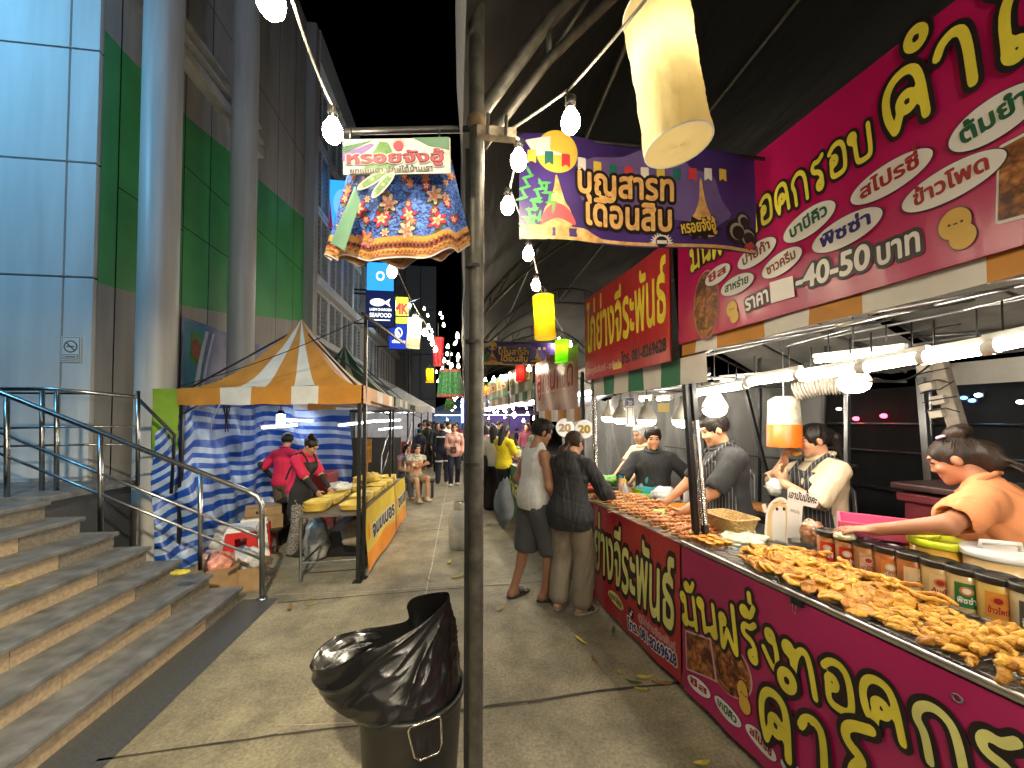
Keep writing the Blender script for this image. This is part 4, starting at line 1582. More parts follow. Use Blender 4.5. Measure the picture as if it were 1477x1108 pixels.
b = MB().grid(tarp, 90, 40)
o = b.build('tarpaulin', tm, None, label='blue and white striped tarpaulin hung as the side wall of the striped tent', cat='tarpaulin')
uvl = o.data.uv_layers.new(name='UVMap')
for p in o.data.polygons:
    for li, vi in zip(p.loop_indices, p.vertices):
        uvl.data[li].uv = ((vi % 91) / 90, (vi // 91) / 40 + .05 * g2((vi % 91) / 18, 1.3) + .035 * g1((vi % 91) / 60, (vi // 91) / 13))
# green strip and the black corner frame of the tarp
t = thing('tarp_frame', 'black metal corner frame holding the blue striped tarpaulin', 'frame', P(248, 705, Y=4.85))
MB().tube([P(199, 575, Y=4.62), P(252, 628, Y=4.8), P(247, 712, Y=4.8)], .017, 8).build('tube', BLACKM, t)
sh = Sheet((-3.62, 5.0, 1.35), (.95, .15, 0), (0, 0, 1), .26, .72, wave=lambda u, v: .01 * math.sin(v * 9))
sh.base('green_cloth', None or mat('lime_cloth', (.2, .34, .02), .7), None, 6, 10, label='narrow lime green cloth strip hanging at the left edge of the striped tent', cat='cloth')
# hanging bundle of cables
t = P(327, 600, Y=5.6)
b = MB()
for i in range(7):
    q = random.uniform(-.05, .05)
    b.tube([t + Vector((q, 0, .35)), t + Vector((q + random.uniform(-.05, .05), .02, .1)), t + Vector((q * .3, 0, -.05)), t + Vector((q + .03, 0, -.17 + random.uniform(-.05, .05)))], .006, 5)
b.build('cable_bundle', RUB, None, label='tangled black cable bundle hanging in front of the blue tarpaulin', cat='cable')
MB().tube([t + Vector((-.03, -.05, .4)), t + Vector((-.06, -.05, .15)), t + Vector((-.15, -.05, -.05)), t + Vector((-.16, -.05, -.18))], .008, 5).build('ribbon', WHITEP, None, label='white plastic ribbon hanging before the blue tarpaulin', cat='ribbon')

# ---------------------------------------------------------------- the yellow table
TZ = .71
q0, q1 = P(432, 737, z=TZ), P(549, 727, z=TZ)
q0 = Vector((-1.70, 4.27, 0)); q1 = Vector((-1.09, 4.32, 0)); q2 = Vector((-1.03, 6.75, 0)); q3 = Vector((-1.78, 6.75, 0))
t = thing('folding_table', 'long steel market table piled with yellow boxes under the striped tent', 'table', (-1.4, 5.5, 0))
MB().slab([(q0.x, q0.y, TZ), (q1.x, q1.y, TZ), (q2.x, q2.y, TZ), (q3.x, q3.y, TZ)], .03).build('tabletop', mat('worn_tabletop', (.12, .1, .08), .5), t)
for q in (q0, q1, q2, q3, q0.lerp(q3, .5), q1.lerp(q2, .5)):
    m = Vector((-1.4, 5.5, 0)); k = q.lerp(m, .04)
    MB().cyl((k.x, k.y, 0), (k.x, k.y, TZ - .03), .016, n=8).build('leg', STEEL, t)
b = MB()
b.cyl(Vector((q0.x + .03, q0.y + .05, .2)), Vector((q1.x - .03, q1.y + .05, .2)), .012, n=8)
b.cyl(Vector((q0.x + .03, q0.y + .05, .2)), Vector((q3.x + .03, q3.y - .05, .2)), .012, n=8)
b.build('stretcher', STEEL, t)
YB = mat('yellow_banner', (.72, .50, .03), .42, var=.2, scale=2.2, col2=(.80, .62, .06))
OB = mat('orange_print', (.75, .26, .02), .42, var=.15, scale=3)
INK = mat('black_ink', (.02, .018, .02), .5, var=0)
WINK = mat('white_ink', (.72, .72, .68), .5, var=0)


def yellow_banner(label, ya, yb, xa, xb, txt, wv):
    t = thing('banner', label, 'banner', (xa, ya, 0))
    d = Vector((xb - xa, yb - ya, 0))
    f = fnoise(wv, 6)
    sh = Sheet((xa, ya, .06), d, (0.0, 0, 1), d.length, .68, wave=lambda u, v: .02 * f(u, v) + .03 * (1 - v / .68) ** 2, step=.002)
    sh.base('cloth', YB, t, 26, 12)
    w, h = sh.w, sh.h
    sh.rect(0, 0, w, .16, 0, 1); sh.poly([(0, .16), (w, .16), (w, .2), (w * .6, .24), (w * .3, .19), (0, .22)], 0, 1)
    sh.text(txt, (.16 * w, .3), (w * .93, .3), .24, [(.12, 2), (.05, 1)], k0=2)
    sh.ellipse(w * .07, .42, .045, .1, 0, 2)
    sh.deco('lettering', [OB, INK, WINK], t)


yellow_banner('yellow and orange banner with dark lettering on the near side of the left table', 4.33, 5.86, -1.04, -1.0, 'จนมเบอร', 31)
yellow_banner('shorter yellow banner at the far end of the left table', 5.92, 6.78, -1.0, -.99, 'ขนส', 33)
# stacks of yellow food boxes
YT = mat('yellow_box', (.70, .47, .06), .5, var=.2, scale=9, col2=(.75, .6, .15))


def tray_mesh():
    b = MB()
    n = 40
    prof = []
    V = []
    for r, z in ((.78, .0), (.86, .018), (1.0, .03), (1.0, .034), (.84, .024), (.75, .008)):
        for i in range(n):
            a = 2 * math.pi * i / n
            c, s_ = math.cos(a), math.sin(a)
            k = (abs(c) ** 5 + abs(s_) ** 5) ** (-1 / 5)
            w = 1 + .035 * math.sin(a * 20) * (r > .9)
            V.append((.115 * k * c * r * w, .16 * k * s_ * r * w, z))
    F = []
    for j in range(5):
        for i in range(n): F.append((j * n + i, j * n + (i + 1) % n, (j + 1) * n + (i + 1) % n, (j + 1) * n + i))
    F += [tuple(reversed(range(n))), tuple(range(5 * n, 6 * n))]
    b.put(V, F)
    return b


tray0 = tray_mesh().build('food_tray', YT, None, label='fluted yellow food tray stacked on the left market table', cat='food tray', group='yellow trays on the left table')
WL.pop(tray0.name, None)
first = True
gg = random.Random(4)
for (x, y, n) in ((-1.58, 4.48, 7), (-1.56, 4.83, 5), (-1.22, 4.5, 4), (-1.22, 4.86, 6), (-1.2, 5.22, 5), (-1.58, 5.2, 4), (-1.2, 5.6, 6), (-1.55, 5.62, 5), (-1.18, 6.0, 5), (-1.5, 6.05, 9), (-1.2, 6.4, 6)):
    for k in range(n):
        o = tray0 if first else tray0.copy()
        if not first: COL.objects.link(o)
        first = False
        o.location = (x + gg.uniform(-.006, .006), y + gg.uniform(-.006, .006), TZ + .001 + k * .013)
        o.rotation_euler = (0, 0, gg.uniform(-.06, .06))


def lump(name, c, r, m, label, cat, seed=1, fr=7, amp=.22, flat=True, group=None, parent=None, n=(28, 18)):
    """a crumpled soft thing: bag, cloth, heap"""
    f, f2 = fnoise(seed, fr), fnoise(seed + 50, fr * 2.6)
    b = MB()

    def fn(u, v):
        a, ph = 2 * math.pi * u, math.pi * v
        d = Vector((math.sin(ph) * math.cos(a), math.sin(ph) * math.sin(a), -math.cos(ph)))
        k = 1 + amp * (f(d.x, d.y, d.z) + .6 * (abs(f2(d.x, d.y, d.z)) - .3))
        z = d.z * r[2] * k
        if flat: z = max(z, -r[2] * .72)
        return (c[0] + d.x * r[0] * k, c[1] + d.y * r[1] * k, c[2] + z + (r[2] * .72 if flat else 0))
    b.grid(fn, n[0], n[1], cu=True)
    return b.build(name, m, parent, label=label, cat=cat, group=group)


CLEARB = mat('milky_plastic_bag', (.5, .5, .5), .18, var=.3, scale=12, spec=.8, bump=.6, bscale=18)
lump('plastic_bag', P(457, 806, z=0), (.15, .14, .28), mat('grey_plastic_bag', (.26, .26, .25), .16, var=.4, scale=9, spec=.9, bump=.7, bscale=14), 'grey translucent plastic bag standing under the near end of the left table', 'bag', 4)
lump('cloth_sack', (-1.28, 5.0, .18), (.2, .2, .18), mat('sack_cloth', (.32, .27, .2), .8, bump=.3), 'beige cloth bundle under the left table behind the black pole', 'sack', 8)
b = MB().box((-1.45, 5.5, .16), (.5, .9, .31), bev=.02)
b.build('black_crate', BLACKP, None, label='black storage crate under the left table', cat='crate')
MB().cyl((-1.32, 5.5, TZ + .0), (-1.3, 5.5, 1.18), .008, n=6).box((-1.3, 5.49, 1.28), (.1, .012, .32)).build('menu_stand', mat('orange_card', (.6, .3, .05), .5, var=.4, scale=20), None, label='narrow orange and yellow menu card on a thin stand on the left table', cat='menu')
lump('plastic_bag', (-1.62, 5.35, TZ + .06), (.16, .12, .07), CLEARB, 'crumpled white plastic bag lying on yellow trays on the left table', 'bag', 14)
lump('plastic_bag', (-1.35, 5.9, TZ + .08), (.16, .14, .08), YT, 'crumpled yellow plastic bag lying on trays at the far half of the left table', 'bag', 15)

# ---------------------------------------------------------------- clutter by the end of the handrail
CARD = mat('brown_cardboard', (.30, .19, .09), .75, var=.15, scale=12)


def carton(label, c, size, rz, open_=False):
    t = thing('cardboard_box', label, 'box', c)
    M = Matrix.Rotation(rz, 3, 'Z')
    cc = Vector(c)
    x, y, z = size
    if not open_:
        MB().box(cc + Vector((0, 0, z / 2)), size, rz, bev=.004).build('carton', CARD, t)
        MB().box(cc + Vector((0, 0, z + .001)), (x * 1.004, .05, .002), rz).box(cc + M @ Vector((0, -y / 2 - .001, z * .75)), (.05, .002, z * .5), rz).build('tape', mat('brown_tape', (.4, .28, .14), .3), t)
        MB().ball(cc + M @ Vector((-x * .2, -y / 2, z * .5)), (.03, .003, .02)).build('printed_mark', INK, t)
    else:
        b = MB()
        for sx in (-1, 1): b.box(cc + M @ Vector((sx * x / 2, 0, z / 2)), (.006, y, z), rz)
        for sy in (-1, 1): b.box(cc + M @ Vector((0, sy * y / 2, z / 2)), (x - .01, .006, z), rz)
        b.box(cc + Vector((0, 0, .005)), (x - .01, y - .01, .008), rz)
        b.build('carton', CARD, t)
        for sx in (-1, 1):
            MB().box(cc + M @ Vector((sx * (x / 2 + .04), 0, z + .015)), (.11, y, .005), rot=M @ Matrix.Rotation(sx * .5, 3, 'Y')).build('flap', CARD, t)
    return t


ST0 = P(342, 752, z=0)
lowt = thing('low_table', 'dark low trolley under the stacked cardboard boxes', 'table', (-2.62, 5.55, 0))
MB().box((-2.62, 5.55, .27), (.55, .5, .04)).build('tabletop', BLACKP, lowt)
for sx in (-1, 1):
    for sy in (-1, 1): MB().cyl((-2.62 + sx * .24, 5.55 + sy * .2, 0), (-2.62 + sx * .24, 5.55 + sy * .2, .26), .014, n=6).build('leg', BLACKM, lowt)
carton('lower brown cardboard box on the dark trolley beside the tarpaulin', (-2.62, 5.5, .292), (.42, .36, .17), .5)
carton('upper brown cardboard box lying on another box beside the tarpaulin', (-2.62, 5.5, .465), (.40, .33, .1), .46)
carton('open brown cardboard box full of plastic bags at the top of the lowest steps', (-2.42, 4.28, 0.0), (.26, .3, .24), .5, True)
carton('white and brown open carton standing behind the handrail post', (-2.16, 4.3, 0.0), (.2, .26, .22), .4, True)
lump('plastic_bag', (-2.44, 4.27, .16), (.13, .13, .12), mat('pink_plastic_bag', (.62, .25, .18), .3, var=.4, scale=14, spec=.7, bump=.5), 'pink plastic bag stuffed in an open cardboard box by the tarpaulin', 'bag', 5)
lump('plastic_bag', (-2.26, 4.42, .1), (.16, .13, .15), CLEARB, 'white plastic bag leaning between the cartons behind the handrail', 'bag', 6)
lump('plastic_bag', P(318, 795, z=0), (.14, .14, .18), CLEARB, 'clear plastic bag of rubbish beside the red and white stool', 'bag', 11)
lump('plastic_bag', P(305, 812, z=0), (.11, .1, .09), mat('rosy_plastic_bag', (.55, .35, .33), .3, var=.4, scale=20, bump=.5), 'small rosy plastic bag on the ground before the stool', 'bag', 12)
# plastic stools
REDP = mat('red_plastic', (.55, .02, .02), .35, var=.08)


def stool(label, c, rz, legc):
    t = thing('plastic_stool', label, 'stool', c)
    cc = Vector(c)
    M = Matrix.Rotation(rz, 3, 'Z')
    MB().box(cc + Vector((0, 0, .43)), (.29, .29, .035), rz, bev=.012).box(cc + Vector((0, 0, .40)), (.31, .31, .03), rz, bev=.008).build('seat', WHITEP, t)
    for k in range(4):
        Mk = M @ Matrix.Rotation(k * math.pi / 2, 3, 'Z')
        q = lambda x, y, z: cc + Mk @ Vector((x, y, z))
        o1 = MB()
        poly = [(-.14, .40), (.14, .40), (.2, .0), (.13, .0), (.115, .1), (.07, .15), (.0, .165), (-.07, .15), (-.115, .1), (-.13, .0), (-.2, .0)]
        hole = [(-.05, .21), (.05, .21), (.06, .33), (-.06, .33)]
        def fac(pl_, off):
            return [q(x, -.15 - .05 * (1 - z / .4) - off, z) for x, z in pl_]
        L_ = [(-.2, 0), (-.13, 0), (-.115, .1), (-.07, .15), (-.05, .21), (-.06, .33), (-.1, .40), (-.14, .40)]
        R_ = [(-x, z) for x, z in L_][::-1]
        Mid = [(-.07, .15), (0, .165), (.07, .15), (.05, .21), (-.05, .21)]
        Top = [(-.06, .33), (.06, .33), (.1, .40), (-.1, .40)]
        for pl_ in (L_, R_, Mid, Top):
            a, c_ = fac(pl_, .0), fac(pl_, .012)
            n = len(a)
            o1.put(a + c_, [tuple(range(n)), tuple(reversed(range(n, 2 * n)))] + [(i, n + i, n + (i + 1) % n, (i + 1) % n) for i in range(n)], 0, False)
        o1.build('side_panel', legc[k % 2], t)
    return t


stool('red and white plastic stool standing behind the last handrail post', P(350, 812, z=0), .35, (REDP, WHITEP))
stool('second red and white plastic stool half hidden behind the first one', P(370, 796, z=0), .2, (WHITEP, REDP))
lump('banana_peel', P(260, 828, z=.45), (.07, .04, .02), mat('banana_yellow', (.5, .42, .04), .6, var=.3, scale=30), 'crumpled yellow scrap lying on the third step', 'litter', 3)
# box at the back of the tent
MB().box((-2.35, 6.3, .45), (.7, .5, .9), bev=.01).build('red_cooler', mat('dark_red_plastic', (.2, .015, .015), .5), None, label='dark red cooler at the back of the striped tent', cat='cooler')
t = thing('washing_bottle', 'white plastic jug on the shelf beside the vendor in red', 'jug', (-2.2, 5.72, .62))
MB().lathe((-2.2, 5.72, .62), [(.0, 0), (.07, 0), (.075, .03), (.075, .17), (.05, .22), (.025, .24), (.025, .27), (0, .27)], 16).build('body', WHITEP, t)
MB().tube([(-2.13, 5.72, .82), (-2.08, 5.72, .8), (-2.08, 5.72, .73), (-2.125, 5.72, .7)], .01, 6).build('handle', WHITEP, t)
MB().box((-2.25, 5.75, .6), (.5, .35, .03)).box((-2.45, 5.75, .3), (.03, .3, .6)).box((-2.03, 5.75, .3), (.03, .3, .6)).build('side_shelf', BLACKM, None, label='small black shelf holding a white jug in the striped tent', cat='shelf')
# tube lamps in the left tents
def tube_lamp(label, a, c, m=TUBEC, r=.016, group=None, hang=None, name='tube_lamp'):
    a, c = Vector(a), Vector(c)
    t = thing(name, label, 'lamp', a.lerp(c, .5), group)
    d = (c - a).normalized()
    MB().cyl(a, c, r, n=10).build('tube', m, t)
    up = Vector((0, 0, r + .014))
    e = MB()
    M = Matrix((d.cross(Vector((0, 0, 1))).normalized(), d, d.cross(Vector((0, 0, 1))).normalized().cross(d))).transposed()
    e.box(a.lerp(c, .5) + up, (.03, (c - a).length + .04, .022), rot=M)
    e.build('batten', WHITEP, t)
    for p in (a, c): MB().cyl(p - d * .012, p + d * .012, r * 1.25, n=10).build('end_cap', WHITEP, t)
    if hang:
        w = MB()
        for k in (.15, .85):
            p = a.lerp(c, k)
            w.tube([p + up, p + up + Vector((0, 0, hang))], .003, 4)
        w.build('wire', RUB, t)
    return t


G_ = 'tube lamps under the left tents'
tube_lamp('short white tube lamp nearest the blue tarpaulin', P(377, 617, Y=6.0), P(430, 613, Y=6.2), group=G_)
tube_lamp('white tube lamp hung lengthways over the vendors in red', P(400, 606, Y=6.7), P(452, 607, Y=6.9), group=G_)
tube_lamp('cold white tube lamp behind the slim black pole', P(488, 614, Y=6.4), P(545, 607, Y=6.4), group=G_)
tube_lamp('bright tube lamp just right of the slim black pole', P(541, 608, Y=7.6), P(578, 606, Y=7.6), group=G_)
tube_lamp('farthest tube lamp of the left tents', P(546, 620, Y=9.3), P(580, 616, Y=9.3), group=G_)
t = thing('bulkhead_lamp', 'upright glowing lamp hanging over the vendors in red', 'lamp', P(405, 618, Y=5.5))
q = P(405, 607, Y=5.5)
MB().lathe(q - Vector((0, 0, .09)), [(0, 0), (.045, .0), (.05, .03), (.05, .17), (0, .18)], 16).build('diffuser', TUBEC, t)
MB().cyl(q + Vector((0, 0, .09)), q + Vector((0, 0, .3)), .006, n=6).lathe(q + Vector((0, 0, .09)), [(.055, 0), (.03, .05), (0, .05)], 12).build('holder', BLACKP, t)

# low wall and far stairs behind the tents
b = MB().box((-3.1, 10.6, .62), (2.9, .12, 1.24))
b.build('partition', mat('grey_board', (.07, .068, .062), .6), None, label='plain grey partition wall behind the left table', cat='partition')
t = thing('handrail', 'small steel handrail of the far steps beyond the left table', 'handrail', (-1.6, 9.5, 0))
for dx in (0, .5):
    MB().tube([(-1.75 + dx, 8.6, 0), (-1.75 + dx, 8.6, .95), (-1.85 + dx, 10.5, 1.7)], .02, 8).build('top_rail', STEEL, t)
    MB().tube([(-1.75 + dx, 8.6, .5), (-1.85 + dx, 10.5, 1.2)], .014, 8).build('mid_rail', STEEL, t)

# ---------------------------------------------------------------- main pole, its beam and rod
pp = P(684.5, 700, d=1.26)
t = thing('steel_pole', 'weathered grey steel pole standing right behind the rubbish bin', 'pole', (pp.x, pp.y, 0))
MB().cyl((pp.x + .004, pp.y, 0), (pp.x + .004, pp.y, 3.9), .0255, n=20).build('pipe', GALV, t)
MB().box((pp.x - .022, pp.y + .004, 1.3), (.022, .03, 2.6)).build('angle_bar', BLACKM, t)
CLM = mat('rusty_clamp', (.22, .16, .09), .6, .5, var=.4, scale=40)
MB().cyl((pp.x + .004, pp.y, 2.67), (pp.x + .004, pp.y, 2.71), .032, n=16).build('clamp', CLM, t)
b = MB()
b.cyl((pp.x + .004, pp.y, 3.2), (pp.x + .004, pp.y, 3.24), .032, n=16)
b.cyl((pp.x - .03, pp.y, 3.22), (pp.x + .05, pp.y - .03, 3.22), .008, n=6)
b.tube([(pp.x, pp.y, 3.22), (pp.x + .1, pp.y, 3.3), (pp.x + .17, pp.y + .02, 3.42)], .012, 6)
b.build('clamp', CLM, t)
for z in (1.95, 2.2, 1.55): MB().cyl((pp.x - .004, pp.y, z), (pp.x - .004, pp.y, z + .012), .03, n=14).build('tape_band', RUB, t)
bm0 = P(690, 191, d=1.27)
t = thing('roof_beam', 'short pale steel beam clamped to the pole above the purple banner', 'beam', bm0)
MB().box(bm0 + Vector((.06, 0, 0)), (.13, .03, .032)).build('bar', mat('scuffed_paint', (.4, .34, .24), .6, var=.4, scale=40), t)
MB().cyl(bm0 + Vector((.03, -.02, -.02)), bm0 + Vector((.03, -.02, .05)), .006, n=6).cyl(bm0 + Vector((.09, -.02, -.02)), bm0 + Vector((.09, -.02, .05)), .006, n=6).build('bolt', STEEL, t)

# ---------------------------------------------------------------- skirt decoration hanging from a rod
a, c = P(497, 190, d=1.33), P(692, 186, d=1.28)
t = thing('hanging_rod', 'black rod reaching from the steel pole to hold the flowered skirt', 'rod', c)
MB().cyl(a, c, .011, n=8).build('rod', BLACKM, t)
SD = 1.27
t = thing('skirt', 'flowered blue sarong skirt with orange hem hanging from the rod by the pole', 'skirt', P(575, 390, d=SD))
wa, wb = P(505, 236, d=SD), P(652, 232, d=SD)
ha, hb = P(472, 372, d=SD), P(678, 358, d=SD)
hm = P(560, 393, d=SD)
ctr = (wa + wb + ha + hb) / 4
axx = (wb - wa).normalized()
vd = Vector((.1, .99, 0))
g = fnoise(40, 3)


def skirtf(u, v):
    a_ = 2 * math.pi * u
    cx, sy = -math.cos(a_), -math.sin(a_)
    e = .5 - .5 * cx * -1
    top = wa.lerp(wb, .5 + .5 * cx) + vd * (.035 * sy)
    z = v
    fold = 1 + .10 * z * math.sin(a_ * 9 + .8 * math.sin(a_ * 2)) * .5
    bot = ha.lerp(hb, .5 + .5 * cx * fold) + vd * (.022 * sy * (1 + .6 * math.sin(a_ * 11)))
    sagz = -.03 * math.sin(math.pi * (.5 + .5 * cx)) + .01 * math.sin(a_ * 9)
    p = top.lerp(bot, z ** .9)
    return p + Vector((0, 0, sagz * z)) + vd * .008 * g(u * 9, v * 3)


sm = mat('flowered_cloth', (.03, .09, .42), .7, var=0)
nt, bs, N, L = nodes_of(sm)
tc = N('ShaderNodeTexCoord'); uvn = tc.outputs['UV']
mp = N('ShaderNodeMapping'); mp.inputs['Scale'].default_value = (9, 3.2, 1); L(uvn, mp.inputs[0])
nz = N('ShaderNodeTexNoise'); nz.inputs['Scale'].default_value = 9; nz.inputs['Detail'].default_value = 6; nz.inputs['Distortion'].default_value = 1.6; L(mp.outputs[0], nz.inputs['Vector'])
rb = N('ShaderNodeValToRGB'); e = rb.color_ramp.elements
e[0].position = .40; e[0].color = (.006, .012, .07, 1); e[1].position = .50; e[1].color = (.03, .10, .45, 1)
x = e.new(.62); x.color = (.09, .22, .58, 1)
L(nz.outputs['Fac'], rb.inputs[0])
sp = N('ShaderNodeSeparateXYZ'); L(uvn, sp.inputs[0])
# hem band
hv = N('ShaderNodeTexVoronoi'); hv.inputs['Scale'].default_value = 3.4; L(mp.outputs[0], hv.inputs['Vector'])
rh = N('ShaderNodeValToRGB'); e = rh.color_ramp.elements
e[0].position = .2; e[0].color = (.50, .24, .08, 1); e[1].position = .62; e[1].color = (.30, .10, .05, 1)
x = e.new(.38); x.color = (.55, .34, .14, 1)
L(hv.outputs['Distance'], rh.inputs[0])
hg = N('ShaderNodeMath'); hg.operation = 'GREATER_THAN'; hg.inputs[1].default_value = .765; L(sp.outputs[1], hg.inputs[0])
mh = N('ShaderNodeMix'); mh.data_type = 'RGBA'; L(hg.outputs[0], mh.inputs[0]); L(rb.outputs[0], mh.inputs[6]); L(rh.outputs[0], mh.inputs[7])
wl_ = N('ShaderNodeMath'); wl_.operation = 'GREATER_THAN'; wl_.inputs[1].default_value = .985; L(sp.outputs[1], wl_.inputs[0])
mw_ = N('ShaderNodeMix'); mw_.data_type = 'RGBA'; mw_.inputs[7].default_value = (.5, .5, .5, 1); L(wl_.outputs[0], mw_.inputs[0]); L(mh.outputs[2], mw_.inputs[6])
L(mw_.outputs[2], bs.inputs['Base Color'])
lin = mat('mint_lining', (.13, .27, .18), .8, var=.15)
b = MB().grid(skirtf, 160, 30, cu=True)
o = b.build('cloth', [sm], t)
uvl = o.data.uv_layers.new(name='UVMap')
for p in o.data.polygons:
    for li, vi in zip(p.loop_indices, p.vertices):
        u_ = (vi % 160) / 160
        if p.vertices[0] % 160 == 159 and vi % 160 == 0: u_ = 1.
        uvl.data[li].uv = (u_, (vi // 160) / 30)
# printed flowers, leaves and hem scallops on the front
class Wrap(Sheet):
    def __init__(s): s.step = .0009; s.D = []; s.ay = .31
    def at(s, x, y, k=0.):
        p = skirtf(math.acos(max(-1, min(1, -x))) / (2 * math.pi), max(0, min(1, y)))
        return p - vd * (k + .0008)


sk0 = Wrap()


def rosette(x, y, r, n, mi, layer, ph=0., w=.3):
    sk0.sdf(lambda X, Y: np.hypot((X - x) * .21, (Y - y) * .31) - r * (1 - w + w * np.cos(n * np.arctan2((Y - y) * .31, (X - x) * .21) + ph)), x - r * 5.4, y - r * 3.8, x + r * 5.4, y + r * 3.8, mi, layer, 26)


rg = random.Random(9)
for i in range(40):
    cx_ = (-.88, -.55, -.16, .2, .55, .86)[i % 6] + rg.uniform(-.09, .09)
    cy_ = .06 + .70 * ((i // 6) / 6.2) + rg.uniform(-.05, .05)
    big = .030 if i % 12 in (1, 3, 8, 10) and cy_ > .3 else rg.uniform(.011, .019)
    if abs(cx_) > .95: continue
    for k in range(3):
        a_ = rg.uniform(0, 6.28)
        rosette(cx_ + .21 * big * 1.3 * math.cos(a_) * 4.2, cy_ + big * 3. * math.sin(a_), big * .6, 2, 3 if k else 5, 1, a_)
    pet = rg.choice((0, 0, 1, 2))
    rosette(cx_, cy_, big * 1.12, 6, 4, 2, i, .25)
    rosette(cx_, cy_, big, 6, pet, 3, i, .25)
    rosette(cx_, cy_, big * .62, 5, (2, 6, 1)[pet], 4, i * 2., .3)
    rosette(cx_, cy_, big * .25, 5, 6, 5, 0, .1)
for i in range(34):
    x_ = -.97 + 1.94 * i / 33
    rosette(x_, .80, .012, 3, 6, 2, 1.57, .2); rosette(x_, .865, .011, 5, 7, 2, 0, .3); rosette(x_, .865, .005, 5, 4, 3, 0, .1); rosette(x_ + .03, .93, .011, 4, 6, 2, .8, .35); rosette(x_ + .03, .93, .005, 4, 7, 3)
sk0.deco('print', [mat('petal_crimson', (.42, .02, .07), .8, var=.3, scale=150), mat('petal_pink', (.55, .16, .2), .8, var=.3, scale=150), mat('petal_cream', (.55, .42, .28), .8, var=.3, scale=150), mat('print_olive', (.07, .09, .02), .8, var=.3, scale=150), mat('print_ink_brown', (.03, .012, .01), .8, var=0),
                    mat('print_sage', (.16, .2, .1), .8, var=.3, scale=150), mat('petal_gold', (.5, .26, .05), .8, var=.2, scale=150), mat('petal_rust', (.3, .06, .03), .8, var=.2, scale=150)], t)
# the folded-out mint lining at the left
l0, l1, l2, l3 = P(512, 268, d=1.2), P(476, 352, d=1.2), P(497, 362, d=1.18), P(520, 290, d=1.18)
b = MB().grid(lambda u, v: l0.lerp(l3, u).lerp(l1.lerp(l2, u), v) + Vector((0, -.012 * math.sin(math.pi * u), 0)), 6, 12)
b.build('lining', lin, t)
# its little sign
t = thing('skirt_sign', 'small white and green sign with dark red lettering over the flowered skirt', 'sign', P(572, 260, d=1.2))
o0, o1 = P(495, 252, d=1.19), P(650, 250, d=1.19)
tl = P(492, 201, d=1.19)
sh = Sheet(o0, o1 - o0, tl - o0, (o1 - o0).length, (tl - o0).length, step=.001)
sh.v = (sh.v - sh.u * sh.v.dot(sh.u)).normalized(); sh.n = sh.u.cross(sh.v)
W_, H_ = sh.w, sh.h
SGW = mat('sign_board_white', (.42, .42, .38), .5, var=.1)
sh.base('board', SGW, t, 4, 4, th=.004)
pm = lambda *pts: [sh.uv(*p) for p in pts]
sh.poly(pm((494, 212), (530, 204), (545, 200), (494, 222)), 0, 1)
sh.poly(pm((494, 232), (494, 222), (535, 207), (541, 209), (505, 235)), 1, 1)
sh.poly(pm((594, 199), (648, 198), (648, 216), (620, 211)), 0, 1)
sh.poly(pm((520, 250), (548, 204), (560, 206), (575, 235), (560, 250)), 2, 1)
x_, y_ = sh.uv(575, 211)
sh.ellipse(x_, y_, .016, .016, 3, 2)
for k in range(11):
    a_ = math.pi * k / 10
    sh.poly([(x_ + .018 * math.cos(a_ - .08), y_ + .018 * math.sin(a_ - .08)), (x_ + .026 * math.cos(a_), y_ + .026 * math.sin(a_)), (x_ + .018 * math.cos(a_ + .08), y_ + .018 * math.sin(a_ + .08))], 3, 2, res=10)
sh.text('หรอยจังฮู้', sh.uv(499, 237), sh.uv(641, 234), .047, [(.10, 5), (.052, 4), (.004, 3)], k0=3)
sh.text('ยกแดนตา ปักษ์ใต้บ้านเรา', sh.uv(505, 251), sh.uv(625, 246), .021, [(.08, 5), (.03, 6)], k0=3)
x_, y_ = sh.uv(535, 272)
for (ax, ay, bx, by) in ((520, 271, 556, 248), (540, 282, 566, 252)):
    A1, B1 = np.array(sh.uv(ax, ay)), np.array(sh.uv(bx, by))
    c_ = (A1 + B1) / 2; d_ = B1 - A1
    r_ = math.atan2(d_[1], d_[0]); l_ = np.hypot(*d_) / 2
    sh.ellipse(c_[0], c_[1], l_ * 1.25, .0145, 5, 2, r_); sh.ellipse(c_[0], c_[1], l_ * 1.05, .010, 2, 3, r_)
    for k in (-.45, 0, .4): sh.ellipse(c_[0] + d_[0] * k, c_[1] + d_[1] * k, .005, .005, 7, 4, r_, res=12)
sh.deco('lettering', [mat('print_green', (.03, .12, .05), .45, var=0), mat('print_purple', (.14, .07, .25), .45, var=0), mat('print_leaf', (.05, .15, .015), .45, var=.4, scale=120), mat('print_red', (.30, .01, .03), .45, var=0),
                      mat('print_maroon', (.10, .004, .02), .45, var=0), SGW, INK, mat('print_bean', (.25, .45, .12), .45, var=0)], t)
for x in (506, 634): MB().tube([P(x, 201, d=1.19), P(x, 192, d=1.25), P(x, 186, d=1.3)], .003, 5).build('hook', BLACKM, t)

